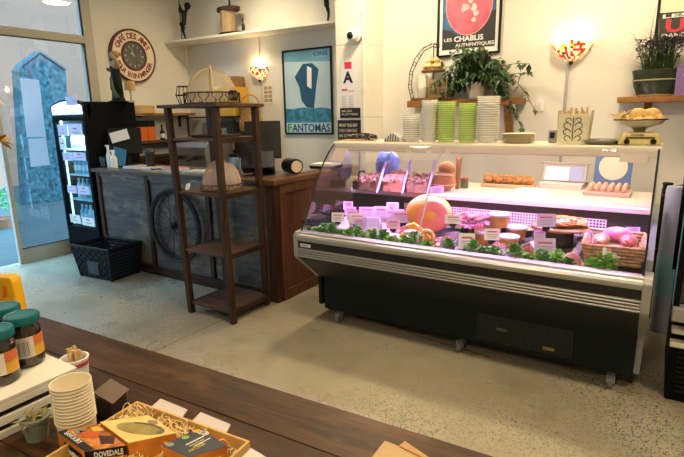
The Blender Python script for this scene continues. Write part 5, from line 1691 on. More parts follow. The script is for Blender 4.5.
# front row, left
food_tray('clear packet of leafy greens at the front left of the case', (-1.98, 3.19, 0.725), 0.22, 0.12, FOOD['greens'], 10, 0.022, 40, tray=WHT, name='salad_packet', cat='packet')
food_tray('small bread rolls behind the parsley at the front left', (-1.93, 3.29, 0.745), 0.16, 0.07, FOOD['bread'], 11, 0.022, 18, tray=WHT)
for (lab, loc, w_, h_, rz, rx) in (('large lilac paper packet standing at the front left of the case', (-1.70, 3.21, 0.722), 0.13, 0.165, R(25), R(-20)), ('lilac paper packet lying behind the leftmost white cards', (-2.06, 3.28, 0.745), 0.14, 0.10, R(10), R(-45)), ('lilac packet leaning against the pink prawns', (-1.57, 3.23, 0.726), 0.08, 0.13, R(35), R(-35))):
    t = thing('paper_packet', lab, 'packet', (squeeze(loc[0]), loc[1], deck_z(loc[1]+0.03)), rz)
    b = NB(); tbox(b, (0, 0, 0), (w_, 0.045, h_), (0.85, 0.35)); bmesh.ops.rotate(b, verts=b.verts, cent=(0, 0, 0), matrix=Matrix.Rotation(rx, 3, 'X')); bmesh.ops.translate(b, verts=b.verts, vec=(0, 0, 0.022*abs(math.sin(rx))))
    obj('wrap', b, VIO, t, bevel=0.006)
    b = NB(); box(b, (0, -0.026, h_*0.5), (w_*0.5, 0.002, h_*0.3), rx=rx); obj('seal', b, WHC, t)
PKT = []
for (lab, loc, r_, hh) in (('left pink smoked salmon parcel with pink sticker behind the parsley', (-1.60, 3.20, 0.733), 0.085, 0.035), ('right pink salmon parcel with pink sticker behind the parsley', (-1.455, 3.18, 0.73), 0.09, 0.06)):
    t = thing('salmon_parcel', lab, 'parcel', loc, R(12))
    b = NB(); lump(b, (0, 0, hh), (r_, r_*0.62, hh), 0.07, 3, seed=int(r_*1000)); obj('salmon', b, FOOD['salmon'], t, smooth=True)
    b = NB(); ball(b, (0, -0.012, hh*1.72), (r_*0.66, r_*0.40, hh*0.32), 16, 8); obj('sticker', b, PKP, t, smooth=True)
# large round ham with a cut wedge, ring roll
hm = thing('round_ham', 'large round orange pink ham with a lilac tag in the middle of the case', 'ham', (-1.462, 3.50, 0.787), R(25))
HAM = mat('ham_orange', (0.85, 0.38, 0.10), 0.35, var=.18, vscale=6)
b = NB(); ball(b, (0, 0, 0.125), (0.175, 0.12, 0.148), 26, 18)
for v in b.verts:
    if v.co.z < 0.0:
        v.co.z = 0.0
obj('ham', b, HAM, hm, smooth=True)
b = NB(); lathe(b, [(0, 0), (0.10, 0.006), (0.118, 0.0)], n=24)
bmesh.ops.transform(b, matrix=Matrix.Translation((0.02, -0.112, 0.12)) @ Matrix.Rotation(R(90), 4, 'X'), verts=b.verts)
obj('cut_face', b, mat('ham_cut', (0.80, 0.25, 0.25), 0.35, var=.15, vscale=10), hm, smooth=True)
t = price_card('lilac tag standing on top of the large round ham', (-1.40, 3.50, 1.055), 0.10, 0.055, VIO, R(22), lift=0.012, clip=False)
t = thing('cheese_wedge', 'bright orange cheese wedge leaning on the round ham', 'cheese', (-1.465, 3.315, 0.748), R(20))
b = NB(); prism(b, [(-0.10, 0), (0.10, 0), (0.085, 0.035), (-0.03, 0.115), (-0.08, 0.10)], 'y', -0.03, 0.03); obj('wedge', b, mat('cheese_orange', (0.85, 0.42, 0.08), 0.4), t, bevel=0.006)
b = NB(); prism(b, [(-0.085, 0.101), (-0.03, 0.1165), (0.088, 0.036), (0.09, 0.042), (-0.028, 0.124), (-0.088, 0.109)], 'y', -0.031, 0.031); obj('rind', b, mat('cheese_rind', (0.85, 0.60, 0.10), 0.5), t)
t = thing('bread_ring', 'pale ring shaped bread roll leaning before the round ham', 'bread', (-1.34, 3.19, 0.726), R(30))
b = NB(); tube(b, [(0.042*math.cos(2*PI*i/20), 0.012*math.sin(2*PI*i/20), 0.07+0.052*math.sin(2*PI*i/20)) for i in range(20)], 0.017, 8, True); obj('crust', b, FOOD['bread'], t, smooth=True)
b = NB(); rn = random.Random(3)
for i in range(24):
    a = 2*PI*i/24; lump(b, (0.042*math.cos(a)+rn.uniform(-.006, .006), -0.014+0.012*math.sin(a), 0.07+0.052*math.sin(a)), 0.004, .2, 1)
obj('seeds', b, FOOD['cream'], t, kind='stuff')
# cake stand with sausages
cs = thing('glass_cake_stand', 'clear glass cake stand with a wavy rim carrying pink sausages', 'cake stand', (-1.10, 3.39, 0.772))
CLR = glass('stand_glass', (0.88, 0.84, 0.95), 0.9, 0.02, 0.12)
b = NB(); lathe(b, [(0, 0.0), (0.075, 0.0), (0.07, 0.008), (0.015, 0.02), (0.013, 0.10), (0.03, 0.125), (0.125, 0.135), (0.148, 0.165), (0.144, 0.166), (0.122, 0.142), (0, 0.135)], n=32); obj('stand', b, CLR, cs, smooth=True)
rn = random.Random(8)
for k in range(9):
    a = rn.uniform(-.5, .5)
    t = thing('pink_sausage', 'pink sausage in the heap on the glass cake stand, %s from the left' % ORD[k], 'sausage', (cs.location.x-0.085+0.021*k, cs.location.y+rn.uniform(-.02, .02), cs.location.z+0.157+(0.016 if k % 2 else 0)), a, 'sausages on the cake stand')
    b = NB(); tube(b, [(0, -0.075, 0.0), (0.006, -0.06, 0.004), (0.01, 0, 0.010), (0.006, 0.06, 0.004), (0, 0.075, 0.0)], [0.006, 0.014, 0.016, 0.014, 0.006], 8); obj('casing', b, FOOD['sausage'], t, smooth=True)
food_tray('dark tray of cured slices under the glass cake stand', (-1.08, 3.58, 0.79), 0.26, 0.13, FOOD['sausage'], 14, 0.02, 26)
# tubs of honey coloured spread
TUBM = mat('tub_honey', (0.50, 0.24, 0.06), 0.3, var=.12, vscale=12)
LIDM = mat('tub_lid_pink', (0.82, 0.62, 0.74), 0.4)
def spread_tub(label, loc, r=0.069, h=0.072):
    loc = (loc[0]-0.05, loc[1], loc[2])
    t = thing('spread_tub', label, 'tub', loc if loc[2] > 0.85 else (loc[0], loc[1], deck_z(loc[1]+r*0.9)), 0, 'honey coloured tubs')
    b = NB(); lathe(b, [(0, 0), (r*0.86, 0), (r*0.96, h), (0, h)], n=24); obj('tub', b, TUBM, t, smooth=True)
    b = NB(); lathe(b, [(0, h+0.0005), (r*1.0, h+0.0005), (r*1.05, h+0.006), (r*1.05, h+0.016), (r*0.95, h+0.019), (0, h+0.018)], n=24); obj('lid', b, LIDM, t, smooth=True)
    return t
spread_tub('pink lidded honey tub, front left of the cluster of five', (-0.945, 3.39, 0.752))
spread_tub('pink lidded honey tub, front right of the cluster of five', (-0.77, 3.35, 0.748))
spread_tub('pink lidded honey tub, back left of the cluster of five', (-0.94, 3.555, 0.778))
spread_tub('pink lidded honey tub, back right of the cluster of five', (-0.765, 3.525, 0.772))
spread_tub('pink lidded honey tub stacked on top of the other four', (-0.865, 3.445, 0.8805))
# front middle treats
def cup_cake(label, loc, m, topm, seed):
    t = thing('dessert_cup', label, 'dessert', loc)
    b = NB(); lathe(b, [(0, 0), (0.035, 0), (0.046, 0.055), (0.043, 0.055), (0, 0.045)], n=18); obj('cup', b, m, t, smooth=True)
    b = NB(); rn = random.Random(seed)
    for k in range(9):
        a = 2*PI*k/9; r_ = 0.028 if k else 0
        lump(b, (r_*math.cos(a), r_*math.sin(a), 0.055+rn.uniform(0, .008)), 0.013, .2, 1, seed=k)
    obj('topping', b, topm, t, kind='stuff')
cup_cake('small dessert cup with cream topping, left of the pair at the front centre', (-0.905, 3.18, 0.722), VIO, FOOD['cream'], 1)
cup_cake('small dessert cup with cream topping, right of the pair at the front centre', (-0.80, 3.15, 0.718), VIO, FOOD['cream'], 2)
cup_cake('dessert cup with pink topping behind the pair at the front centre', (-0.86, 3.27, 0.735), VIO, FOOD['pink'], 3)
food_tray('lilac tray of pastries at the front centre before the cake stand', (-1.20, 3.165, 0.72), 0.17, 0.12, FOOD['pastry'], 15, 0.02, 20, tray=VIO)
food_tray('lilac tray of sliced cold meat behind the white front card', (-1.04, 3.22, 0.732), 0.12, 0.12, FOOD['pink'], 16, 0.02, 20, tray=VIO)
def wedge(label, loc, rz, m, w_=0.15, h_=0.11):
    t = thing('meat_joint', label, 'meat', loc, rz)
    b = NB(); prism(b, [(-w_/2, 0), (w_/2, 0), (w_*0.52, h_*0.45), (w_*0.12, h_), (-w_*0.42, h_*0.5)], 'y', -0.04, 0.04); obj('meat', b, m, t, bevel=0.018, smooth=True)
    b = NB(); prism(b, [(-w_*0.40, h_*0.56), (w_*0.12, h_*1.03), (w_*0.53, h_*0.48), (w_*0.55, h_*0.54), (w_*0.12, h_*1.12), (-w_*0.44, h_*0.62)], 'y', -0.035, 0.035); obj('fat_rim', b, mat('fat_pale', (0.82, 0.60, 0.58), 0.4), t, bevel=0.004)
    return t
wedge('bright pink meat joint right of the honey tubs', (-0.66, 3.24, 0.73), R(-18), FOOD['sausage'])
t = thing('ham_slice', 'small round pink ham slice left of the wicker basket', 'ham', (-0.40, 3.19, 0.722), R(20))
b = NB(); lathe(b, [(0, 0), (0.045, 0.0), (0.048, 0.008), (0.045, 0.016), (0, 0.016)], n=20); bmesh.ops.transform(b, matrix=Matrix.Translation((0, 0, 0.045)) @ Matrix.Rotation(R(65), 4, 'X'), verts=b.verts); obj('slice', b, FOOD['pink'], t, smooth=True)
b = NB(); tube(b, [(0.048*math.cos(2*PI*i/20), 0.048*math.sin(2*PI*i/20), 0.008) for i in range(20)], 0.004, 5, True); bmesh.ops.transform(b, matrix=Matrix.Translation((0, 0, 0.045)) @ Matrix.Rotation(R(65), 4, 'X'), verts=b.verts); obj('rim', b, MATS['fat_pale'], t, smooth=True)
pg = thing('pink_pig', 'tiny upright pink pig figure among the parsley at the right', 'figurine', (-0.325, 3.075, 0.71), R(15))
b = NB(); lathe(b, [(0, 0), (0.016, 0.0), (0.022, 0.02), (0.018, 0.045), (0.010, 0.055), (0, 0.057)], n=14); obj('body', b, FOOD['pink'], pg, smooth=True)
b = NB(); ball(b, (0, 0, 0.068), 0.015, 12, 8); cyl(b, (0, -0.012, 0.066), (0, -0.019, 0.066), 0.006, n=10); ball(b, (-0.010, 0, 0.082), (0.005, 0.003, 0.007), 6, 5); ball(b, (0.010, 0, 0.082), (0.005, 0.003, 0.007), 6, 5); obj('head', b, FOOD['pink'], pg, smooth=True)
# focaccia on a round board
fb = thing('bread_board', 'round wooden serving board raised on a dark foot at the back right', 'board', (-0.53, 3.52, 0.787))
b = NB(); lathe(b, [(0, 0), (0.09, 0), (0.085, 0.105), (0, 0.105)], n=20); obj('foot', b, DARKW, fb, smooth=True)
b = NB(); lathe(b, [(0, 0.1055), (0.175, 0.1055), (0.18, 0.115), (0.175, 0.125), (0, 0.125)], n=28); obj('board', b, mat('serving_board', (0.40, 0.20, 0.09), 0.5, var=.25, vscale=5), fb, smooth=True)
fo = thing('focaccia', 'golden brown flat focaccia bread on the raised serving board', 'bread', (-0.52, 3.52, 0.9125))
b = NB(); lump(b, (0, 0, 0.028), (0.155, 0.125, 0.030), 0.09, 4, seed=31); obj('crust', b, mat('focaccia_crust', (0.44, 0.18, 0.04), 0.5, var=.5, vscale=16, bump=.5, bscale=40), fo, smooth=True)
b = NB(); rn = random.Random(5)
for k in range(26):
    lump(b, (rn.uniform(-.11, .11), rn.uniform(-.09, .05), 0.053), (0.014, 0.012, 0.006), .3, 1, seed=k)
obj('topping', b, mat('focaccia_top', (0.35, 0.12, 0.03), 0.5), fo, kind='stuff')
food_tray('dark trug of biscuits behind the lilac card at the right', (-0.52, 3.25, 0.735), 0.17, 0.12, FOOD['biscuit'], 17, 0.018, 36)
t = thing('paper_packet', 'lilac paper packet leaning beside the tray of biscuits', 'packet', (-0.41, 3.27, 0.735), R(-35))
b = NB(); tbox(b, (0, 0, 0), (0.05, 0.03, 0.15), (0.8, 0.4)); bmesh.ops.rotate(b, verts=b.verts, cent=(0, 0, 0), matrix=Matrix.Rotation(R(30), 3, 'Y')); bmesh.ops.translate(b, verts=b.verts, vec=(0, 0, 0.0155)); obj('wrap', b, VIO, t, bevel=0.005)
b = NB(); box(b, (0.03, -0.017, 0.08), (0.03, 0.002, 0.04), ry=R(30)); obj('seal', b, WHC, t)
# wicker basket with meat
wb = thing('bread_basket', 'shallow wicker basket of pink meats at the right end of the case', 'basket', (-0.195, 3.36, 0.7815), R(3))
WK = mat('case_wicker', (0.48, 0.28, 0.15), 0.6, var=.35, vscale=30)
b = NB()
for k in range(6):
    z = 0.01+k*0.02
    hx, hy = 0.135+0.005*k, 0.20+0.004*k
    pts = []
    for i in range(40):
        f = i/40*4; s_ = int(f); q = f-s_
        c4 = [(-hx, -hy), (hx, -hy), (hx, hy), (-hx, hy)]
        a_, c_ = c4[s_], c4[(s_+1) % 4]
        w2 = 0.004*(-1)**(i+k)
        pts.append((a_[0]+(c_[0]-a_[0])*q+(w2 if s_ % 2 else 0), a_[1]+(c_[1]-a_[1])*q+(0 if s_ % 2 else w2), z))
    tube(b, pts, 0.0105, 5, True)
obj('weave', b, WK, wb, kind='stuff')
b = NB(); bb(b, -0.13, 0.13, -0.195, 0.195, 0.0, 0.008); obj('floor_panel', b, WK, wb)
b = NB(); tbox(b, (0, 0.02, 0.0085), (0.24, 0.34, 0.07)); obj('liner', b, mat('liner_paper', (0.62, 0.42, 0.36), 0.7), wb)
for (lab, dx, dy, r_, m, sd) in (('bright pink wrapped meat in the wicker basket, at the back', 0.01, 0.07, (0.08, 0.07, 0.045), mat('magenta_wrap', (0.78, 0.20, 0.52), 0.35), 41), ('tan sliced loaf of meat in the wicker basket, at the left', -0.07, -0.05, (0.045, 0.10, 0.032), FOOD['seafood'], 42), ('pink sausage coil in the wicker basket, at the right', 0.075, -0.03, (0.045, 0.08, 0.034), FOOD['sausage'], 43)):
    t = thing('wrapped_meat', lab, 'meat', (wb.location.x+dx, wb.location.y+dy, wb.location.z+0.079))
    b = NB(); lump(b, (0, 0, r_[2]), r_, 0.08, 3, seed=sd); obj('meat', b, m, t, smooth=True)
    b = NB(); tube(b, [(r_[0]*1.03*math.cos(2*PI*i/16), 0, r_[2]+r_[2]*1.03*math.sin(2*PI*i/16)) for i in range(16)], 0.003, 4, True); obj('string', b, CREAM, t)
tg = thing('serving_tongs', 'lilac plastic tongs standing at the left of the wicker basket', 'tongs', (-0.335, 3.42, 0.768))
b = NB(); tube(b, [(-0.025, 0, 0.0), (-0.012, 0, 0.12), (0, 0, 0.145), (0.012, 0, 0.12), (0.025, 0, 0.0)], 0.008, 6); obj('tongs', b, VIO, tg, smooth=True)
for (lab, loc, s_, m) in (('grey vacuum packet before the wicker basket, at the left', (-0.36, 3.145, 0.712), (0.10, 0.06, 0.03), mat('grey_packet', (0.42, 0.40, 0.42), 0.3)), ('lilac vacuum packet before the wicker basket, in the middle', (-0.265, 3.135, 0.711), (0.07, 0.055, 0.028), VIO), ('green vacuum packet before the wicker basket, at the right', (-0.165, 3.145, 0.712), (0.11, 0.06, 0.03), mat('green_packet', (0.18, 0.30, 0.10), 0.3))):
    t = thing('vacuum_packet', lab, 'packet', loc, R(10))
    b = NB(); tbox(b, (0, 0, 0), s_, (0.8, 0.6)); obj('packet', b, m, t, bevel=0.006)
    b = NB(); box(b, (0, 0, s_[2]+0.0008), (s_[0]*0.4, s_[1]*0.3, 0.001)); obj('label', b, WHC, t)
# price cards: everything the photograph shows standing in the well
for args in (
    ('white card with red heading, leftmost in the middle row', (-2.13, 3.285, 0.79), 0.10, 0.075, WHC),
    ('white card with red heading, second from left in the middle row', (-1.93, 3.305, 0.79), 0.13, 0.08, WHC),
    ('white card in the back row behind the second middle row card', (-1.965, 3.515, 0.80), 0.13, 0.085, PKP),
    ('lilac card before the red peppers in the back left corner', (-2.16, 3.52, 0.80), 0.10, 0.07, VIO),
    ('lilac card before the dark olives in the back row', (-1.81, 3.52, 0.80), 0.12, 0.10, VIO),
    ('wide lilac card before the red pepper strips', (-1.655, 3.50, 0.795), 0.15, 0.095, PKP),
    ('lilac card at the back just left of the round ham', (-1.51, 3.69, 0.835), 0.15, 0.085, PKP),
    ('lilac card on the pink seafood tray', (-1.52, 3.385, 0.815), 0.15, 0.09, VIO),
    ('small lilac card between the two pale dips', (-2.035, 3.375, 0.80), 0.09, 0.075, VIO),
    ('small lilac card before the dark olives in the middle row', (-1.79, 3.295, 0.775), 0.10, 0.075, VIO),
    ('white card in front of the glass cake stand', (-1.175, 3.245, 0.88), 0.11, 0.062, WHC),
    ('square white card on black clip at the front centre', (-1.035, 3.13, 0.745), 0.105, 0.105, WHC),
    ('white card in front of the honey tubs', (-0.91, 3.27, 0.79), 0.10, 0.078, WHC),
    ('large lilac card before the tray of biscuits', (-0.555, 3.165, 0.765), 0.125, 0.10, VIO),
    ('lilac card before the focaccia bread', (-0.59, 3.34, 0.90), 0.115, 0.085, VIO),
    ('white card standing in the wicker basket', (-0.19, 3.135, 0.80), 0.095, 0.06, WHC),
):
    price_card(*args)
for args in (
    ('lilac card at the far left end of the back row', (-2.245, 3.60, 0.83), 0.085, 0.07, PKP),
    ('lilac card between the wide lilac card and the olives', (-1.735, 3.60, 0.85), 0.10, 0.075, VIO),
    ('violet card before the second pale dip', (-1.885, 3.27, 0.765), 0.085, 0.075, VIO),
    ('violet card leaning before the pink prawns', (-1.60, 3.30, 0.79), 0.12, 0.075, VIO),
    ('pink lilac card left of the orange cheese wedge', (-1.53, 3.27, 0.79), 0.10, 0.07, PKP),
    ('violet card between the front trays and the cake stand', (-1.17, 3.11, 0.735), 0.08, 0.07, VIO),
    ('violet card beside the pink meat joint', (-0.62, 3.33, 0.80), 0.07, 0.08, VIO),
):
    price_card(*args)
food_tray('white tub of dark relish at the far left of the front row', (-2.19, 3.22, 0.725), 0.15, 0.13, FOOD['olive'], 21, 0.016, 40, tray=WHT, h=0.06)
food_tray('lilac tray of stuffed peppers before the dark olives', (-1.79, 3.20, 0.722), 0.10, 0.12, FOOD['pepper'], 22, 0.018, 24, tray=VIO)
food_tray('dark tray of smoked fish behind the honey tubs', (-0.62, 3.64, 0.795), 0.16, 0.12, FOOD['salmon'], 23, 0.022, 26)
food_tray('white tray of pale pink slices between the round ham and the cake stand', (-1.265, 3.64, 0.79), 0.15, 0.13, FOOD['pink'], 25, 0.02, 24, tray=WHT)
food_tray('lilac tray of salami slices in front of the cake stand foot', (-1.24, 3.285, 0.74), 0.13, 0.10, FOOD['sausage'], 26, 0.02, 22, tray=VIO)
food_tray('small lilac tray of biscuits between the raised bread board and the basket', (-0.385, 3.545, 0.78), 0.07, 0.13, FOOD['pastry'], 27, 0.018, 18, tray=VIO)
food_tray('dark tray of meatballs behind the glass cake stand', (-0.84, 3.655, 0.80), 0.22, 0.10, FOOD['biscuit'], 24, 0.022, 26)
t = price_card('small lilac label at the back right corner of the case', (-0.115, 3.68, 0.86), 0.085, 0.04, VIO, lift=0.01)
# parsley along the front rail
PAR = [mat('parsley_dark', (0.08, 0.30, 0.03), 0.5, var=.4, vscale=20), mat('parsley_light', (0.20, 0.50, 0.06), 0.5, var=.4, vscale=20)]
def parsley(label, x, y, z, r, seed, hh=1.0):
    rn = random.Random(seed)
    t = thing('parsley_bunch', label, 'parsley', (x, y, z), 0, 'parsley along the front rail')
    b = NB(); tube(b, [(0, 0, 0), (0.004, 0, 0.05*hh)], 0.005, 5); tube(b, [(0, 0, 0), (-0.02, 0.01, 0.04*hh)], 0.004, 5)
    obj('stem', b, PAR[1], t)
    b = NB()
    for k in range(110):
        a = rn.uniform(0, 2*PI); e = rn.uniform(-.2, 1.4)
        d = Vector((math.cos(a)*math.cos(e), math.sin(a)*math.cos(e), math.sin(e)))
        p = Vector((0, 0, 0.035*hh))+Vector((d.x*r*0.8, d.y*r*0.5, d.z*r*0.8*hh))*rn.uniform(.3, 1)
        leaf(b, p, d+Vector((rn.uniform(-.5, .5), rn.uniform(-.5, .5), rn.uniform(-.2, .6))), 0.034, 0.027, 0.2)
    obj('foliage', b, PAR[0 if rn.random() < .5 else 1], t, kind='stuff')
pxs = [-2.22, -2.15, -2.08, -2.0, -1.93, -1.86, -1.79, -1.72, -1.64, -1.56, -1.47, -1.39, -1.29, -1.14, -0.98, -0.91, -0.84, -0.71, -0.63, -0.55, -0.47, -0.40, -0.28, -0.21]
for k, x in enumerate(pxs):
    parsley('parsley bunch along the front rail, %s from the left' % (ORD+['twenty-first', 'twenty-second', 'twenty-third', 'twenty-fourth'])[k], x, 3.075+0.012*(k % 3), 0.712, 0.078 if k % 2 else 0.062, 100+k, 1.0+0.25*((k*7) % 3))

# ------------------------------------------------------------------ on top of the display case
ZT = 1.4425
TUBC = milky('clear_tub_plastic', (0.95, 0.94, 0.90), 0.55, 0.08, 0.2)
TUBG = milky('green_tub_plastic', (0.66, 0.88, 0.20), 0.42, 0.08, 0.2)
TUBW = milky('white_tub_plastic', (0.95, 0.94, 0.92), 0.25, 0.06, 0.2)
def tub_mesh(r, h):
    b = NB()
    lathe(b, [(0, 0.001), (r*0.86, 0.001), (r*0.90, h*0.5), (r*0.93, h), (r*1.04, h), (r*1.04, h-0.006), (r*0.99, h-0.008)], n=20)
    bm_f = list(b.faces)
    for i_, f_ in enumerate(bm_f):
        f_.material_index = 1 if i_//20 >= 3 else 0
    return b
def tub_stack(where, x, y, n, r, pitch, m, h=0.033, body=None):
    first = None
    for i in range(n):
        lab = 'deli tub in the %s, %s' % (where, 'topmost' if i == n-1 else ('lowest' if i == 0 else ORD[i]+' from the bottom'))
        loc = (x, y, ZT+i*pitch)
        if first is None:
            first = tag(obj('deli_tub', tub_mesh(r, h), [m, TUBR2 if m is TUBG else TUBR], smooth=True), lab, 'tub', where)
            first.location = loc
        else:
            dup(first, loc, label=lab)
STY = 3.68
TUBR = milky('clear_tub_rim', (0.97, 0.96, 0.92), 0.10, 0.10, 0.15)
TUBR2 = milky('green_tub_rim', (0.74, 0.90, 0.36), 0.10, 0.10, 0.15)
tub_stack('short clear stack leftmost on the case', -1.699, STY, 12, 0.070, 0.0165, TUBC)
tub_stack('tall white stack second on the case', -1.546, STY, 19, 0.060, 0.0155, TUBW)
tub_stack('left green stack on the case', -1.408, STY, 18, 0.066, 0.0155, TUBG)
tub_stack('right green stack on the case', -1.247, STY, 17, 0.066, 0.0155, TUBG)
tub_stack('tall clear stack right of the green ones', -1.094, STY, 19, 0.078, 0.0162, TUBC)
px_ = -0.870
for i in range(6):
    b = NB(); lathe(b, [(0, 0.001), (0.075, 0.001), (0.112, 0.010), (0.115, 0.013), (0.108, 0.013), (0.072, 0.004), (0, 0.004)], n=28)
    o = tag(obj('cream_plate', b, CREAM if i else CREAM, smooth=True), 'cream plate in the low pile on the case, %s' % ('topmost' if i == 5 else ('lowest' if i == 0 else ORD[i]+' from the bottom')), 'plate', 'pile of cream plates')
    o.location = (px_, 3.67, ZT+i*0.0105)
# cream box of breadsticks
bx0 = -0.512
t = thing('cream_planter_box', 'cream tapered wooden box with black scroll pattern on the case', 'box', (bx0, 3.66, ZT))
CRB = mat('cream_distressed', (0.72, 0.66, 0.48), 0.6, var=.12, vscale=6)
for nm, c_, s_, rx, ry in (('front_panel', (0, -0.066, 0.095), (0.175, 0.008, 0.19), R(3), 0), ('back_panel', (0, 0.066, 0.095), (0.175, 0.008, 0.19), R(-3), 0), ('side_panel', (-0.092, 0, 0.107), (0.008, 0.132, 0.214), 0, R(-4)), ('side_panel', (0.092, 0, 0.107), (0.008, 0.132, 0.214), 0, R(4)), ('floor_panel', (0, 0, 0.006), (0.165, 0.12, 0.010), 0, 0)):
    b = NB(); box(b, c_, s_, rx=rx, ry=ry); obj(nm, b, CRB, t, bevel=0.002)
b = NB()
def curl(cx, cz, r, a0, a1, w=0.003):
    pts = [(cx+r*(1-0.5*i/10)*math.cos(a0+(a1-a0)*i/10), -0.0715-0.052*0.0*cz, cz+r*(1-0.5*i/10)*math.sin(a0+(a1-a0)*i/10)) for i in range(11)]
    pts = [(p[0], -0.066-0.0045-0.0524*(p[2]-0.095), p[2]) for p in pts]
    tube(b, pts, w, 4)
for cz, r in ((.035, .022), (.075, .026), (.115, .026), (.15, .020)):
    for sd in (-1, 1):
        curl(sd*(r+0.012), cz, r, (PI if sd > 0 else 0), (PI if sd > 0 else 0)-sd*4.8, 0.0026)
tube(b, [(0, -0.066-0.0045-0.0524*(z-0.095), z) for z in (0.02, 0.06, 0.10, 0.14, 0.17)], 0.003, 4)
obj('scroll_pattern', b, BLACKP, t)
rn = random.Random(9)
for k in range(12):
    x = -0.071+0.0129*k
    o = thing('breadstick', 'pale breadstick in the cream scroll patterned box, %s from the left' % ORD[k], 'breadstick', (bx0+x, 3.66+rn.uniform(-.03, .03), ZT+0.0125), 0, 'breadsticks in the cream box')
    b = NB(); tube(b, [(0, 0, 0), (rn.uniform(-.006, .006), rn.uniform(-.01, .01), 0.19+rn.uniform(0, .035))], 0.006, 6); obj('crust', b, mat('breadstick', (0.58, 0.38, 0.18), 0.7, var=.2, vscale=20), o, smooth=True)
sw = thing('socket_box', 'small grey socket box on the wall behind the breadstick box', 'socket', (bx0-0.145, 3.74, ZT))
b = NB(); tbox(b, (0, 0, 0.0), (0.05, 0.05, 0.085)); obj('case', b, mat('socket_grey', (0.30, 0.30, 0.30), 0.5), sw, bevel=0.006)
b = NB(); box(b, (0, -0.0265, 0.05), (0.03, 0.002, 0.04)); obj('face', b, BLACK, sw)
dd = thing('metal_dish', 'low grey metal dish between the breadstick box and the scale', 'dish', (-0.338, 3.620, 1.456))
dd.location.z = ZT
b = NB(); lathe(b, [(0, 0), (0.08, 0), (0.105, 0.02), (0.11, 0.028), (0.10, 0.027), (0.078, 0.006), (0, 0.006)], n=28); obj('dish', b, mat('pewter', (0.30, 0.29, 0.28), 0.35, 0.7), dd, smooth=True)
b = NB(); lathe(b, [(0.1105, 0.024), (0.114, 0.027), (0.1105, 0.031)], n=28); obj('rim', b, STEEL, dd, smooth=True)
# kitchen scale with potatoes
sx_ = -0.140
ks = thing('kitchen_scale', 'old yellow cream kitchen scale with enamel pan on the case end', 'scale', (sx_, 3.64, ZT), R(8))
YEL = mat('scale_yellow', (0.68, 0.56, 0.24), 0.4, var=.08, vscale=6)
b = NB(); prism(b, [(-.118, 0.0), (.118, 0.0), (.113, 0.03), (.10, 0.075), (-.083, 0.075), (-.113, 0.03)], 'y', -0.09, 0.09); obj('body', b, YEL, ks, bevel=0.012, smooth=True)
b = NB(); box(b, (0.0, -0.092, 0.045), (0.15, 0.004, 0.008)); obj('dial_slot', b, BLACKP, ks)
for x in (-0.07, 0.07):
    b = NB(); cyl(b, (x, -0.09, 0.022), (x, -0.102, 0.022), 0.016, n=12); obj('knob', b, BLACK, ks)
text('KITCHEN', 0.016, BLACKP, ks, tuple(wmat(ks) @ Vector((-0.05, -0.0935, 0.058))), (math.cos(R(8)), math.sin(R(8)), 0), (0, 0, 1))
b = NB(); lathe(b, [(0.03, 0.0755), (0.035, 0.095), (0.05, 0.103), (0, 0.103)], n=16); obj('pan_support', b, mat('scale_support', (0.35, 0.28, 0.14), 0.5), ks, smooth=True)
ENM = mat('enamel_cream', (0.72, 0.66, 0.50), 0.3)
b = NB(); lathe(b, [(0, 0.104), (0.06, 0.106), (0.112, 0.125), (0.142, 0.150), (0.147, 0.152), (0.140, 0.153), (0.108, 0.131), (0.06, 0.112), (0, 0.110)], n=36); pan = obj('pan', b, ENM, ks, smooth=True)
b = NB(); tube(b, [(0.145*math.cos(2*PI*i/36), 0.145*math.sin(2*PI*i/36), 0.152) for i in range(36)], 0.004, 5, True); obj('rim', b, BLACK, pan, smooth=True)
POT = mat('potato_skin', (0.66, 0.42, 0.13), 0.6, var=.15, vscale=14)
for k, (dx, dy, dz, r_, lab) in enumerate(((-0.015, -0.03, .172, (.051, .046, .049), 'yellow potato, left of the two largest on the scale pan'), (0.062, -0.02, .170, (.058, .05, .051), 'yellow potato, right of the two largest on the scale pan'), (-0.005, -0.09, .145, (.034, .03, .026), 'small potato at the front left of the scale pan'), (0.055, -0.09, .145, (.034, .03, .026), 'small potato at the front middle of the scale pan'), (0.11, -0.05, .152, (.034, .034, .032), 'small potato at the right edge of the scale pan'), (-0.07, -0.01, .152, (.04, .04, .03), 'flat potato at the left of the scale pan'))):
    t = thing('potato', lab, 'potato', (sx_+dx*0.86, 3.64+dy*0.86, ZT+dz), 0, 'potatoes on the scale')
    b = NB(); lump(b, (0, 0, 0), r_, 0.05, 3, seed=50+k); obj('skin', b, POT, t, smooth=True)
    b = NB()
    for q in range(3):
        ball(b, (r_[0]*.5*math.cos(q*2.1), -r_[1]*.86, r_[2]*.4*math.sin(q*2.1)), .004, 6, 5)
    obj('eyes', b, mat('potato_eye', (0.25, 0.15, 0.06), 0.7), t)
t = thing('dried_ginger', 'golden dried leafy stalks at the left of the scale pan', 'stalks', (sx_-0.10, 3.62, ZT+0.150))
b = NB(); rn = random.Random(4)
for k in range(16):
    leaf(b, (rn.uniform(-.03, .04), rn.uniform(-.03, .03), rn.uniform(0, .02)), (rn.uniform(-1, .3), rn.uniform(-.5, .5), rn.uniform(0, .5)), .08, .02, .1)
obj('stalks', b, mat('dried_gold', (0.55, 0.36, 0.10), 0.6), t, kind='stuff')
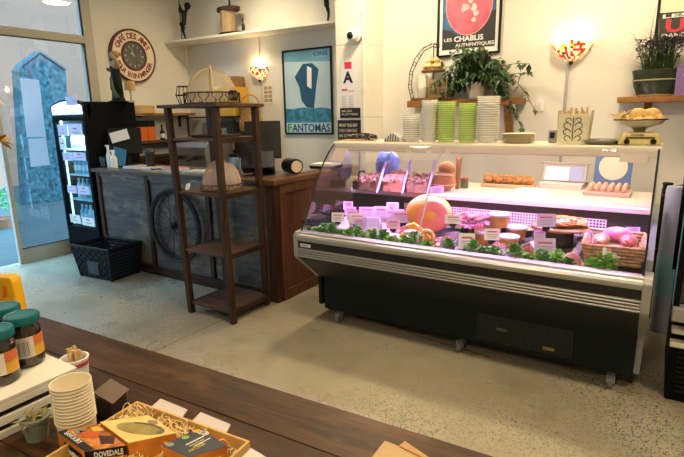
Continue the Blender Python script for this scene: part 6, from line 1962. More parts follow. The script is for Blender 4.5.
# flat bag and striped cloth at the left end
fbg = thing('brown_paper', 'flat brown paper sheet lying on the left end of the case', 'paper', (-2.20, 3.70, ZT), R(6))
b = NB(); tbox(b, (0, 0, 0), (0.30, 0.22, 0.008), (0.96, 0.9)); obj('sheet', b, KRAFT, fbg)
gb = thing('grape_bunch', 'dark bunch of dried berries on the brown paper', 'berries', (-2.15, 3.68, ZT+0.0085))
b = NB(); rn = random.Random(14)
for k in range(60):
    a = rn.uniform(0, 2*PI); r_ = rn.uniform(0, 1)**.5
    lump(b, (0.15*r_*math.cos(a), .07*r_*math.sin(a), 0.012+0.03*(1-r_)+rn.uniform(0, .01)), 0.014, .2, 1, seed=k)
obj('berries', b, mat('dark_berry', (0.03, 0.025, 0.028), 0.35), gb, kind='stuff')
b = NB(); tube(b, [(-0.1, 0, .03), (-0.02, 0.01, .055), (0.08, -0.01, .05), (0.14, 0, .035)], .004, 5); obj('stem', b, DARKW, gb, smooth=True)
sc_ = thing('striped_cloth', 'grey and white striped folded cloth on the case left end', 'cloth', (-1.839, 3.660, 1.445))
sc_.location.z = ZT
b = NB(); prism(b, [(-.075, 0), (.09, 0), (.07, .03), (.03, .062), (0.0, .068), (-.035, .045), (-.07, .012)], 'y', -0.05, 0.05); obj('cloth', b, mat('cloth_white', (0.66, 0.66, 0.68), 0.8), sc_, bevel=0.006)
b = NB()
for k in range(6):
    x = -0.05+k*0.022
    hh_ = [.026, .043, .060, .064, .05, .034][k]
    box(b, (x, -0.0512, hh_/2), (0.009, 0.002, hh_), ry=R(6))
obj('stripes', b, mat('cloth_navy', (0.05, 0.06, 0.11), 0.8), sc_, kind='stuff')

# ------------------------------------------------------------------ shelf with the trailing plant
s0 = -2.493; s1 = -1.248; sz_ = 1.798
ws = thing('wall_shelf', 'stained wooden wall shelf carrying the leafy plant', 'shelf', ((s0+s1)/2, 5.5, sz_))
b = NB(); bb(b, s0, s1, 5.28, 5.499, sz_-0.07, sz_); obj('board', b, OAKX, ws, world=True, bevel=0.004)
for x in (s0+0.30, s1-0.14):
    b = NB(); prism(b, [(5.29, sz_-0.0705), (5.36, sz_-0.0705), (5.497, sz_-0.40), (5.497, sz_-0.47), (5.455, sz_-0.47)], 'x', x-0.035, x+0.035); obj('bracket', b, OAKX, ws, world=True, bevel=0.004)
# wire arch stand with two round wooden tiers
ax = s0+0.245
ar = thing('wire_arch_stand', 'black wire arch stand with two round wooden tiers', 'stand', (ax, 5.38, sz_))
b = NB()
arc = [(-0.24+0.0, 0, 0.03), (-0.275, 0, .16), (-0.26, 0, .32), (-0.20, 0, .46), (-0.10, 0, .565), (0.0, 0, .60), (0.06, 0, .585)]
for off in (0, 0.035):
    tube(b, [(p[0]+off*(1 if p[0] < -.1 else .2), p[1], p[2]-off*(0 if p[0] < -.2 else .9)) for p in arc], 0.005, 5)
for k in range(10):
    f = k/9*(len(arc)-1.001); i = int(f); q = f-i
    p = Vector(arc[i]).lerp(Vector(arc[i+1]), q)
    tube(b, [(p.x+0.017+0.016*math.cos(a), p.y, p.z-0.01+0.022*math.sin(a)) for a in [2*PI*j/10 for j in range(10)]], 0.003, 4, True)
obj('arch', b, BLACKM, ar, kind='stuff')
b = NB(); tube(b, [(0.02, 0, 0.02), (0.02, 0, .59)], 0.005, 6); obj('rod', b, BLACKM, ar)
DISC = wood('tier_wood', (0.13, 0.06, 0.025), (0.26, 0.13, 0.055), 0.5, 0, 6)
b = NB(); lathe(b, [(0, 0.0), (0.24, 0.0), (0.25, 0.012), (0.24, 0.03), (0, 0.03)], n=28, sy=0.38); obj('lower_tier', b, DISC, ar, smooth=True)
b = NB(); lathe(b, [(0, 0.302), (0.13, 0.302), (0.14, 0.315), (0.13, 0.33), (0, 0.33)], (0.02, 0, 0), n=24, sy=0.6); obj('upper_tier', b, DISC, ar, smooth=True)
for k, (dx, dy, dz) in enumerate(((-0.06, 0, .366), (-0.01, -.04, .366), (0.05, -.01, .366), (0.11, 0.0, .366), (-0.02, 0.02, .425), (0.045, 0.01, .428))):
    t = thing('garlic_bulb', 'garlic bulb on the upper tier of the arch stand, ' + ('leftmost of the lower four', 'front one of the lower four', 'third of the lower four', 'rightmost of the lower four', 'left of the top two', 'right of the top two')[k], 'garlic', (ax+dx, 5.38+dy, sz_+dz), 0, 'garlic on the upper tier')
    b = NB(); lathe(b, [(0, -0.034), (0.026, -0.030), (0.042, -0.006), (0.032, 0.018), (0.010, 0.032), (0.006, 0.045), (0, 0.046)], n=14); obj('bulb', b, mat('garlic_cream', (0.72, 0.50, 0.22), 0.6), t, smooth=True)
    b = NB(); cyl(b, (0, 0, 0.046), (0.004, 0, 0.058), 0.004, n=6); obj('stem', b, KRAFT, t)
t = thing('garlic_leaves', 'small sprig of green leaves beside the garlic', 'sprig', (ax+0.13, 5.34, sz_+0.331))
b = NB(); rn = random.Random(2)
for k in range(14):
    leaf(b, (0, 0, rn.uniform(0, .05)), (rn.uniform(-1, 1), rn.uniform(-1, 1), rn.uniform(0, 1)), .045, .02, .2)
obj('foliage', b, mat('sprig_green', (0.06, 0.14, 0.03), 0.6), t, kind='stuff')
cj = thing('candle_jar', 'white pillar candle in a clear jar on the lower tier', 'candle', (ax-0.09, 5.36, sz_+0.0305))
b = NB(); lathe(b, [(0, 0.002), (0.05, 0.002), (0.05, 0.24), (0, 0.245)], n=20); obj('candle', b, mat('candle_wax', (0.84, 0.80, 0.70), 0.5), cj, smooth=True)
b = NB(); lathe(b, [(0.055, 0.0), (0.06, 0.004), (0.06, 0.11), (0.057, 0.11)], n=20); obj('jar', b, milky('frosted_jar', (0.72, 0.68, 0.58), 0.45, 0.1), cj, smooth=True)
sg = thing('wooden_sign', 'small wooden sign with carved words on the lower tier of the stand', 'sign', (ax+0.10, 5.33, sz_+0.031))
b = NB(); box(b, (0, 0, 0.095), (0.22, 0.02, 0.19)); obj('board', b, mat('sign_wood', (0.30, 0.20, 0.10), 0.7, var=.3, vscale=9), sg, bevel=0.004)
text('LOCAL', 0.075, BLACKP, sg, (ax+0.01, 5.3185, sz_+0.031+0.105), (1, 0, 0.06), (0, 0, 1), width=0.17)
text('FRUIT', 0.075, BLACKP, sg, (ax+0.01, 5.3185, sz_+0.031+0.025), (1, 0, 0.06), (0, 0, 1), width=0.17)
# leafy plant
pxc = -1.737
pl = thing('trailing_plant', 'bushy dark green leafy plant spilling over the wooden shelf', 'plant', (pxc, 5.385, sz_))
b = NB(); lathe(b, [(0, 0), (0.085, 0), (0.105, 0.15), (0.112, 0.155), (0.112, 0.17), (0.098, 0.17), (0, 0.14)], n=24); obj('pot', b, mat('pale_pot', (0.66, 0.60, 0.50), 0.6), pl, smooth=True)
rn = random.Random(77)
stems, lv = NB(), NB()
for k in range(84):
    a = rn.uniform(0, 2*PI)
    reach = rn.uniform(0.15, 0.60)
    lift = rn.uniform(0.02, 0.38)
    dx, dy = math.cos(a)*reach+0.03, math.sin(a)*0.15*reach/0.4-0.08
    end = Vector((dx, dy, 0.17+lift*(1-0.25*abs(dx)/0.45)-(rn.uniform(.25, .62)*(abs(dx)/0.5)**2 if rn.random() < .85 else 0)))
    mid = Vector((dx*0.45, dy*0.5, 0.18+lift*0.95))
    pts = []
    for i in range(7):
        f = i/6
        p = (1-f)**2*Vector((0, 0, 0.16))+2*f*(1-f)*mid+f*f*end
        pts.append(p)
    tube(stems, pts, 0.0035, 4)
    for i in range(15):
        f = 0.18+0.82*i/14
        p = (1-f)**2*Vector((0, 0, 0.16))+2*f*(1-f)*mid+f*f*end
        d = Vector((rn.uniform(-1, 1), rn.uniform(-1, .4), rn.uniform(-.9, .35)))
        leaf(lv, p, d, rn.uniform(.06, .10), rn.uniform(.035, .055), 0.35)
for v in list(lv.verts)+list(stems.verts):
    if v.co.y > 0.105:
        v.co.y = 0.105-0.02*rn.random()
obj('stems', stems, mat('plant_stem', (0.10, 0.12, 0.04), 0.6), pl, kind='stuff')
obj('foliage', lv, mat('plant_leaf', (0.020, 0.060, 0.016), 0.4, var=.5, vscale=9), pl, kind='stuff')
# light switches on the wall
for (px, py, lab) in ((540, 104, 'small white light switch on the wall right of the plant'),):
    p = (-1.108, 5.490, 1.720)
    t = thing('light_switch', lab, 'switch', (p[0], 5.499, p[2]))
    b = NB(); bb(b, -0.04, 0.04, -0.012, 0, -0.06, 0.06); obj('plate', b, WHITEPR, t, bevel=0.003)
    b = NB(); bb(b, -0.015, 0.015, -0.018, -0.0125, -0.025, 0.025); obj('rocker', b, WHITEP, t)
# right hand shelf and planter
r0 = -0.403; rz_ = 1.768
rs = thing('wall_shelf', 'stained wooden wall shelf carrying the grassy planter at the right', 'shelf', (r0+0.4, 5.5, rz_))
b = NB(); bb(b, r0, r0+1.0, 5.26, 5.499, rz_-0.05, rz_); obj('board', b, OAKX, rs, world=True, bevel=0.004)
for x in (r0+0.24, r0+0.8):
    b = NB(); bb(b, x-0.03, x+0.03, 5.44, 5.498, rz_-0.22, rz_-0.0505); obj('bracket', b, OAKX, rs, world=True, bevel=0.004)
gx = -0.119
gp = thing('grass_planter', 'glazed dark green pot of purple flowers and arching grasses', 'plant', (gx, 5.38, rz_))
POTG = mat('green_glaze', (0.030, 0.040, 0.026), 0.18, var=.4, vscale=5)
b = NB(); lathe(b, [(0, 0), (0.15, 0), (0.165, 0.02), (0.20, 0.10), (0.215, 0.20), (0.225, 0.235), (0.21, 0.24), (0.19, 0.20), (0, 0.19)], n=32, sy=0.52); obj('pot', b, POTG, gp, smooth=True)
gp.scale = (0.88, 0.88, 0.96)
b = NB(); tube(b, [(0.208*math.cos(2*PI*i/36), 0.208*0.52*math.sin(2*PI*i/36), 0.145) for i in range(36)], 0.007, 5, True); obj('rope_band', b, mat('rope_tan', (0.32, 0.28, 0.16), 0.8), gp, smooth=True)
b = NB(); tube(b, [(0.156*math.cos(2*PI*i/36), 0.156*0.52*math.sin(2*PI*i/36), 0.012) for i in range(36)], 0.008, 5, True); obj('foot_ring', b, MATS['rope_tan'], gp, smooth=True)
rn = random.Random(21)
b1, b2, b3 = NB(), NB(), NB()
def arcpts(dx, dy, top, drop, z0=0.2, n=6):
    s_ = Vector((rn.uniform(-.12, .12), rn.uniform(-.05, .05), z0))
    e = s_+Vector((dx, dy, top-drop)); m_ = s_+Vector((dx*.35, dy*.4, top*1.15))
    return [(1-f)**2*s_+2*f*(1-f)*m_+f*f*e for f in [i/(n-1) for i in range(n)]]
for k in range(230):
    blade(b1, arcpts(rn.uniform(-.30, .28), rn.uniform(-.16, .05), rn.uniform(.12, .42), rn.uniform(0, .16)), 0.012)
for k in range(16):
    blade(b2, arcpts(rn.uniform(-.2, .2), rn.uniform(-.12, -.02), rn.uniform(.02, .08), rn.uniform(.12, .24)), 0.020)
for (dx, top, dr) in ((-0.62, .24, .08), (-0.48, .30, .02), (-.16, .52, 0), (-.22, .46, 0), (.05, .58, 0), (.12, .5, 0), (-.05, .48, 0), (.3, .4, .05)):
    blade(b2, arcpts(dx, -.06, top, dr, n=9), 0.008)
for k in range(150):
    c_ = Vector((rn.uniform(-.20, .20), rn.uniform(-.13, .03), rn.uniform(.34, .52)))
    if rn.random() < 0.6:
        c_.z = rn.uniform(.40, .50)
    for q in range(3):
        leaf(b3, c_, (rn.uniform(-1, 1), rn.uniform(-1, .6), rn.uniform(-.4, 1)), .035, .022, .1)
for bq in (b1, b2, b3):
    for v in bq.verts:
        if v.co.y > 0.11:
            v.co.y = 0.11
obj('grass', b1, mat('grass_dark', (0.055, 0.10, 0.03), 0.6, var=.6, vscale=12), gp, kind='stuff')
obj('arching_blades', b2, mat('grass_light', (0.20, 0.26, 0.09), 0.6), gp, kind='stuff')
obj('flowers', b3, mat('purple_bloom', (0.055, 0.028, 0.075), 0.6), gp, kind='stuff')
psx = 0.024
ps = thing('purple_sign', 'purple sign with white letters beside the planter', 'sign', (psx+0.2, 5.27, rz_))
b = NB(); bb(b, psx, psx+0.4, 5.265, 5.28, rz_, rz_+0.245); obj('board', b, mat('sign_purple', (0.20, 0.12, 0.33), 0.5), ps, world=True)
text('CO', 0.10, WHITEPR, ps, (psx+0.05, 5.2635, rz_+0.135), (1, 0, 0), (0, 0, 1), bold=0.003)
text('BE', 0.075, WHITEPR, ps, (psx+0.08, 5.2635, rz_+0.035), (1, 0, 0), (0, 0, 1), bold=0.003)

# ------------------------------------------------------------------ right edge: shelf, plates and second chiller
dkx = 0.02
ds = thing('dark_shelf', 'dark brown shelving behind the right end of the display case', 'shelf', (0.45, 4.75, 0))
dz_ = 1.005
for z in (dz_, dz_-0.42, 0.35):
    b = NB(); bb(b, dkx, 0.95, 4.50, 5.0, z-0.035, z); obj('board', b, DARKW, ds, world=True)
for x in (dkx, 0.92):
    b = NB(); bb(b, x, x+0.03, 4.52, 5.0, 0, dz_-0.0355); obj('side_panel', b, DARKW, ds, world=True)
b = NB(); bb(b, dkx+0.03, 0.92, 4.97, 4.99, 0, dz_-0.04); obj('back_panel', b, DARKW, ds, world=True)
for i in range(5):
    b = NB(); lathe(b, [(0, 0.001), (0.09, 0.001), (0.14, 0.012), (0.143, 0.015), (0.13, 0.015), (0.09, 0.005), (0, 0.005)], n=28)
    o = tag(obj('black_plate', b, BLACK, smooth=True), 'black plate in the pile on the dark shelf, %s' % ('topmost' if i == 4 else ('lowest' if i == 0 else ORD[i]+' from the bottom')), 'plate', 'pile of black plates')
    o.location = (dkx+0.22, 4.66, dz_+i*0.012)
t = thing('black_pot', 'small black pot left of the pile of black plates', 'pot', (dkx+0.035, 4.62, dz_))
b = NB(); lathe(b, [(0, 0), (0.03, 0), (0.034, 0.09), (0.03, 0.09), (0, 0.01)], n=16); obj('pot', b, BLACK, t, smooth=True)
b = NB(); lathe(b, [(0.0345, 0.075), (0.038, 0.083), (0.0345, 0.091)], n=16); obj('rim', b, BLACKM, t, smooth=True)
t = thing('plastic_roll', 'tall translucent blue lilac roll standing behind the case end', 'roll', (0.105, 4.30, 0))
b = NB(); lathe(b, [(0, 0), (0.062, 0), (0.062, 1.08), (0.055, 1.11), (0, 1.11)], n=20); obj('roll', b, mat('roll_lilac', (0.42, 0.46, 0.66), 0.3), t, smooth=True)
b = NB(); lathe(b, [(0.063, 0.30), (0.066, 0.31), (0.066, 0.60), (0.063, 0.61)], n=20); obj('band', b, mat('roll_blue', (0.26, 0.52, 0.68), 0.35), t, smooth=True)
t = thing('blue_carton', 'narrow blue and white carton on the dark shelf behind the case', 'carton', (dkx+0.16, 4.62, dz_-0.42))
b = NB(); tbox(b, (0, 0, 0), (0.10, 0.10, 0.26)); obj('carton', b, mat('carton_blue', (0.06, 0.18, 0.45), 0.5), t)
b = NB(); box(b, (0, -0.051, 0.15), (0.08, 0.002, 0.08)); obj('label', b, PAPER, t)
# second glass fronted chiller, cut by the frame
c2 = thing('upright_chiller', 'black framed glass fronted chiller at the right edge', 'chiller', (0.62, 3.6, 0))
HX0, HX1, HY0, HY1 = 0.13, 1.30, 3.16, 3.95
def hpart(name, m, *bs, **k):
    b = NB()
    for q in bs:
        bb(b, *q)
    return obj(name, b, m, c2, world=True, **k)
hpart('base_cabinet', FB, (HX0+0.02, HX1, HY0+0.06, HY1, 0.0, 0.60), bevel=0.004)
hpart('side_frame', FB, (HX0, HX0+0.03, HY0-0.02, HY0+0.03, 0.60, 1.49), (HX0, HX0+0.03, HY1-0.05, HY1, 0.60, 1.49), (HX0, HX0+0.03, HY0+0.03, HY1-0.05, 1.45, 1.49))
hpart('side_glass', CG, (HX0+0.012, HX0+0.018, HY0+0.03, HY1-0.05, 0.60, 1.45))
hpart('front_glass', CG, (HX0+0.03, HX1, HY0-0.004, HY0+0.002, 0.62, 1.45))
hpart('top_panel', FB, (HX0, HX1, HY0-0.02, HY1, 1.49, 1.52))
hpart('back_panel', mat('chiller_liner', (0.62, 0.66, 0.68), 0.4), (HX0+0.03, HX1, HY1-0.045, HY1-0.005, 0.60, 1.49))
hpart('front_rail', CASEL, (HX0, HX1, HY0-0.05, HY0+0.04, 0.52, 0.60), bevel=0.006)
for z in (0.355, 0.435):
    hpart('bumper_rib', CASEC, (HX0+0.01, HX1, HY0-0.01, HY0+0.06, z, z+0.028), bevel=0.005)
hpart('edge_strip', mat('edge_blue', (0.10, 0.30, 0.40), 0.3), (HX0-0.004, HX0-0.0005, HY0-0.018, HY0+0.028, 0.60, 1.30))
hpart('shelf', STL, (HX0+0.03, HX1, HY0+0.03, HY1-0.06, 0.94, 0.955))
hpart('kick_slats', BLACKM, *[(HX0+0.06, HX1, HY0+0.050, HY0+0.0595, 0.06+0.03*k, 0.075+0.03*k) for k in range(9)], kind='stuff')
t_ = hpart('side_bracket', BLACK, (HX0-0.03, HX0-0.0005, HY0+0.0, HY0+0.03, 1.385, 1.425))
for k, (x, y, z, lab) in enumerate(((0.26, 3.26, 0.605, 'white tub at the front of the right chiller'), (0.255, 3.42, 0.605, 'white tub behind the front one in the right chiller'), (0.40, 3.30, 0.605, 'white tub right of the others in the right chiller'))):
    t = thing('white_tub', lab, 'tub', (x, y, z))
    b = NB(); lathe(b, [(0, 0), (0.045, 0), (0.055, 0.07), (0, 0.07)], n=18); obj('tub', b, mat('tub_white', (0.72, 0.78, 0.80), 0.4), t, smooth=True)
    b = NB(); lathe(b, [(0, 0.0705), (0.058, 0.0705), (0.058, 0.085), (0, 0.087)], n=18); obj('lid', b, mat('tub_lid_blue', (0.45, 0.62, 0.68), 0.4), t, smooth=True)
area('chiller_light', (0.7, 3.30, 1.44), (0.7, 3.5, 0.7), 0.9, 0.04, 5, (0.75, 0.92, 1.0))

# ------------------------------------------------------------------ foreground table
TR = R(2.9)
tb = thing('plank_table', 'dark brown plank topped table across the foreground', 'table', (-0.244, 1.0, 0), TR)
TABW = wood('table_plank_wood', (0.018, 0.007, 0.0025), (0.088, 0.038, 0.013), 0.40, 0, 5.0, 0.5, worn=(0.15, 0.08, 0.028), wfac=0.52, spec=0.3)
ys = [0.0, -0.165, -0.335, -0.50, -0.67, -0.83]
for i in range(5):
    b = NB(); bb(b, -2.9, 0.0, ys[i+1]+0.0010, ys[i], 0.862-0.0012*(i % 2), 0.90-0.0012*(i % 2))
    o = obj('plank', b, TABW, tb, bevel=0.0015)
b = NB(); bb(b, -2.86, -0.04, -0.79, -0.04, 0.78, 0.861); obj('apron', b, DARKW, tb)
for x in (-2.80, -0.10):
    for y in (-0.73, -0.10):
        b = NB(); tbox(b, (x, y, 0), (0.07, 0.07, 0.7795)); obj('leg', b, DARKWZ, tb, bevel=0.004)
TZ = 0.9005

# white slatted crate
cr = thing('slatted_crate', 'white painted slatted wooden crate on the table', 'crate', (-1.40, 0.46, TZ), R(-3))
CW = mat('crate_white', (0.78, 0.75, 0.68), 0.6, var=.06, vscale=9, bump=.1, bscale=30)
# box spans from the camera side corner to the far corner (plan corners in world)
ca, cb_, cc_, cd = Vector((-1.279, 0.650, 0)), Vector((-1.282, 0.40, 0)), Vector((-1.72, 0.40, 0)), Vector((-1.72, 0.665, 0))
def cpl(name, z0, z1, p, q, th, m=CW, **k):
    """an upright plank from plan point p to q"""
    d = (q-p).normalized(); n_ = Vector((-d.y, d.x, 0))*th
    b = NB(); qbox(b, [p, q, q+n_, p+n_], z0, z1)
    return obj(name, b, m, cr, world=True, bevel=0.0015, **k)
CH0, CH1 = TZ, 1.0
for i in range(1):
    b = NB(); bb(b, -1.72, -1.279, 0.40, 0.65, CH1-0.012, CH1); obj('top_board', b, CW, cr, world=True, bevel=0.002)
for (z0, z1) in ((TZ, TZ+0.019), (TZ+0.033, TZ+0.054), (TZ+0.069, CH1-0.0125)):
    cpl('side_slat', z0, z1, Vector((-1.279, 0.40, 0)), Vector((-1.279, 0.648, 0)), 0.010)
    cpl('side_slat', z0, z1, Vector((-1.72, 0.648, 0)), Vector((-1.72, 0.40, 0)), 0.010)
    cpl('end_slat', z0, z1, Vector((-1.29, 0.648, 0)), Vector((-1.71, 0.648, 0)), 0.010)
for (x, y) in ((-1.305, 0.415), (-1.305, 0.63), (-1.70, 0.415), (-1.70, 0.63)):
    b = NB(); bb(b, x-0.012, x+0.012, y-0.012, y+0.012, TZ, CH1-0.0125); obj('corner_post', b, CW, cr, world=True)

# jars with teal lids on the crate
JG = mat('jar_contents', (0.028, 0.018, 0.008), 0.08, coat=0.8, var=.8, vscale=35)
TEAL = mat('teal_lid', (0.006, 0.14, 0.16), 0.25, 0.1)
LBL = mat('jar_label', (0.80, 0.72, 0.66), 0.5)
def pickle_jar(label, loc, rz):
    t = thing('pickle_jar', label, 'jar', loc, rz, 'teal lidded jars')
    b = NB(); lathe(b, [(0, 0.0), (0.036, 0.0), (0.041, 0.006), (0.0415, 0.096), (0.039, 0.108), (0.035, 0.116), (0.035, 0.132), (0, 0.132)], n=28); obj('jar', b, JG, t, smooth=True)
    b = NB(); lathe(b, [(0.037, 0.121), (0.0425, 0.122), (0.0435, 0.137), (0.041, 0.142), (0.034, 0.1425), (0.032, 0.141), (0, 0.1405)], n=32); obj('lid', b, TEAL, t, smooth=True)
    def arc(name, a0, a1, z0, z1, m, r=0.0422):
        b = NB()
        g = []
        for i in range(11):
            a = R(a0+(a1-a0)*i/10)
            g.append((b.verts.new((r*math.cos(a), r*math.sin(a), z0)), b.verts.new((r*math.cos(a), r*math.sin(a), z1))))
        for p, q in zip(g, g[1:]):
            b.faces.new((p[0], q[0], q[1], p[1]))
        return obj(name, b, m, t, smooth=True)
    arc('label', -105, 30, 0.030, 0.088, LBL)
    arc('label_band', -22, 30, 0.030, 0.060, mat('label_yellow', (0.75, 0.42, 0.05), 0.5), 0.0424)
    arc('label_picture', -22, 30, 0.060, 0.088, mat('label_orange', (0.72, 0.18, 0.06), 0.5), 0.0426)
    arc('label_stripe', -105, -92, 0.030, 0.088, MATS['label_orange'], 0.0425)
    for k in range(7):
        arc('bar_code_line', -74+k*5, -72+k*5+(k % 3 == 0), 0.036, 0.076, GREYPR, 0.0424)
    return t
pickle_jar('dark jar with teal lid at the right of the three on the white crate', (-1.422, 0.596, 1.0005), R(25))
pickle_jar('dark jar with teal lid at the back of the three, half hidden', (-1.535, 0.600, 1.0005), R(40))
pickle_jar('dark jar with teal lid cut by the left edge of the photo', (-1.378, 0.512, 1.0005), R(15))
# yellow packet standing behind the jars
yb = thing('yellow_packet', 'bright yellow packet with orange marks standing behind the jars', 'packet', (-2.145, 0.835, TZ), R(32))
YB = mat('yellow_foil', (0.85, 0.46, 0.01), 0.35, var=.06, vscale=8)
b = NB()
prof = [(-.085, 0.0), (.085, 0.0), (.083, .07), (.080, .145), (.076, .162), (.066, .168), (-.055, .170), (-.078, .160), (-.083, .11)]
prism(b, prof, 'y', -0.028, 0.028); obj('bag', b, YB, yb, bevel=0.005)
b = NB(); prism(b, [(.035, .085), (.052, .09), (.055, .125), (.045, .14), (.04, .11)], 'y', -0.0295, -0.028); prism(b, [(-.03, .07), (.0, .07), (.01, .13), (-.02, .135)], 'y', -0.0295, -0.028); obj('orange_mark', b, mat('orange_mark', (0.80, 0.16, 0.01), 0.5), yb)

# tub of small wooden sticks
st_ = thing('stick_tub', 'white paper tub with a red band standing behind the cups', 'tub', (-1.385, 0.70, TZ))
b = NB(); lathe(b, [(0, 0.001), (0.030, 0.001), (0.037, 0.075), (0.039, 0.076), (0.039, 0.079), (0.034, 0.079), (0.028, 0.008), (0, 0.008)], n=24); obj('tub', b, WHITEPR, st_, smooth=True)
b = NB(); lathe(b, [(0.0355, 0.056), (0.0368, 0.069)], n=24); obj('red_band', b, REDPR, st_, smooth=True)
rn = random.Random(6)
for k in range(16):
    a = rn.uniform(0, 2*PI); r_ = rn.uniform(0, .022)
    t = thing('wooden_stick', 'small wooden tasting stick poking out of the red banded tub', 'stick', (-1.385+r_*math.cos(a), 0.70+r_*math.sin(a), TZ+0.0085), rn.uniform(0, 3), 'tasting sticks')
    lx, ly = 0.010*math.cos(a), 0.010*math.sin(a)
    b = NB(); tube(b, [(0, 0, 0), (lx*0.4, ly*0.4, 0.085+rn.uniform(0, .016))], [0.003, 0.0042], 5); obj('stick', b, mat('pale_stick', (0.70, 0.48, 0.24), 0.6), t)
# stack of paper cups
CUPM = mat('paper_cup', (0.82, 0.74, 0.58), 0.6)
cupx, cupy = -1.127, 0.553
NC, CP = 12, 0.0083
b = NB(); lathe(b, [(0, 0.004), (0.0395, 0.004), (0.0395, 0.0), (0.0403, 0.0), (0.0432, 0.052), (0.0450, 0.0525), (0.0458, 0.0545), (0.0450, 0.0565), (0.0430, 0.056), (0.0394, 0.0045), (0, 0.0045)], n=36)
cup0 = None
for i in range(NC):
    lab = 'cream paper cup in the leaning stack, %s' % ('topmost' if i == NC-1 else ('lowest' if i == 0 else ORD[i]+' from the bottom'))
    tilt = 0.004*i*CP/0.0088
    loc = (cupx-0.0003*i, cupy+0.0001*i, TZ+i*CP)
    if cup0 is None:
        cup0 = tag(obj('paper_cup', b, CUPM, smooth=True), lab, 'cup', 'stack of paper cups'); cup0.location = loc
    else:
        dup(cup0, loc, label=lab)
# grey green pot with dried leaves
gp_ = thing('small_pot', 'little grey green pot of dried leaves between crate and cups', 'pot', (-1.212, 0.500, TZ))
b = NB(); lathe(b, [(0, 0.0), (0.024, 0.0), (0.031, 0.05), (0.033, 0.052), (0.033, 0.058), (0.029, 0.058), (0, 0.045)], n=20); obj('pot', b, mat('pot_greygreen', (0.22, 0.25, 0.20), 0.6), gp_, smooth=True)
b = NB(); rn = random.Random(31)
for k in range(26):
    leaf(b, (rn.uniform(-.018, .018), rn.uniform(-.018, .018), .05), (rn.uniform(-1, 1), rn.uniform(-1, 1), rn.uniform(0.1, .8)), .035, .012, .2)
obj('leaves', b, mat('dried_leaf', (0.30, 0.24, 0.10), 0.7), gp_, kind='stuff')
# dark open tin box behind the cups
tn_ = thing('dark_box', 'small dark cardboard box standing behind the stack of cups', 'box', (-1.165, 0.655, TZ), R(22))
b = NB(); tbox(b, (0, 0, 0), (0.072, 0.065, 0.058)); obj('body', b, mat('dark_card', (0.025, 0.018, 0.014), 0.5), tn_, bevel=0.002)
b = NB(); box(b, (0.024, -0.008, 0.066), (0.058, 0.07, 0.003), ry=R(28)); obj('lid_flap', b, mat('brown_flap', (0.10, 0.05, 0.025), 0.5), tn_)

# gift box of kraft card, filled with wood wool
gA, gB = Vector((-1.057, 0.671, 0.957)), Vector((-0.701, 0.700, 0.957))
gx_ = (gB-gA); gx_.z = 0; gl_ = gx_.length; gx_.normalize(); gy_ = Vector((gx_.y, -gx_.x, 0))   # towards the camera
gz = 0.957
gb_ = thing('gift_box', 'open kraft cardboard gift box filled with wood wool', 'box', tuple((gA+gB)/2+gy_*0.12)[:2]+(TZ,), math.atan2(gx_.y, gx_.x))
KR = mat('gift_kraft', (0.62, 0.40, 0.14), 0.7, var=.07, vscale=10)
GD = 0.27
def gpt(u, v):
    p = gA+gx_*u+gy_*v
    return Vector((p.x, p.y, 0))
def gwall(name, u0, u1, v0, v1, z0, z1, m=KR, **k):
    b = NB(); qbox(b, [gpt(u0, v0), gpt(u1, v0), gpt(u1, v1), gpt(u0, v1)], z0, z1)
    return obj(name, b, m, gb_, world=True, **k)
gwall('floor_panel', 0, gl_, 0, GD, TZ, TZ+0.003)
gwall('back_wall', 0, gl_, 0, 0.005, TZ+0.003, gz)
gwall('front_wall', 0, gl_, GD-0.005, GD, TZ+0.003, gz)
gwall('side_wall', 0, 0.005, 0.005, GD-0.005, TZ+0.003, gz)
gwall('side_wall', gl_-0.005, gl_, 0.005, GD-0.005, TZ+0.003, gz)
FLP = mat('flap_lilac_white', (0.66, 0.58, 0.58), 0.6)
def flap(label, p4):
    b = NB()
    v = [Vector(p) for p in p4]
    lo = [b.verts.new(p) for p in v]; hi = [b.verts.new(p+Vector((0, 0, 0.003))) for p in v]
    b.faces.new(lo[::-1]); b.faces.new(hi)
    for i in range(4):
        b.faces.new((lo[i], lo[(i+1) % 4], hi[(i+1) % 4], hi[i]))
    bmesh.ops.recalc_face_normals(b, faces=b.faces)
    return obj('flap', b, FLP, gb_, world=True, label=label)
for (u0, u1, lab) in ((0.045, 0.150, 'pale lilac lid flap at the back left'), (0.180, 0.285, 'pale lilac lid flap at the back right')):
    a_, b_ = gpt(u0, -0.002), gpt(u1, -0.002)
    c_, d_ = gpt(u1-0.008, -0.030), gpt(u0+0.002, -0.034)
    flap(lab, [(a_.x, a_.y, gz-0.010), (b_.x, b_.y, gz-0.010), (c_.x, c_.y, gz-0.004), (d_.x, d_.y, gz-0.002)])
a_, b_, c_, d_ = gpt(gl_+0.002, 0.0), gpt(gl_+0.002, 0.16), gpt(gl_+0.15, 0.10), gpt(gl_+0.14, 0.005)
flap('pale lilac lid flap at the right side', [(a_.x, a_.y, gz-0.02), (b_.x, b_.y, gz-0.02), (c_.x, c_.y, TZ+0.012), (d_.x, d_.y, TZ+0.012)])
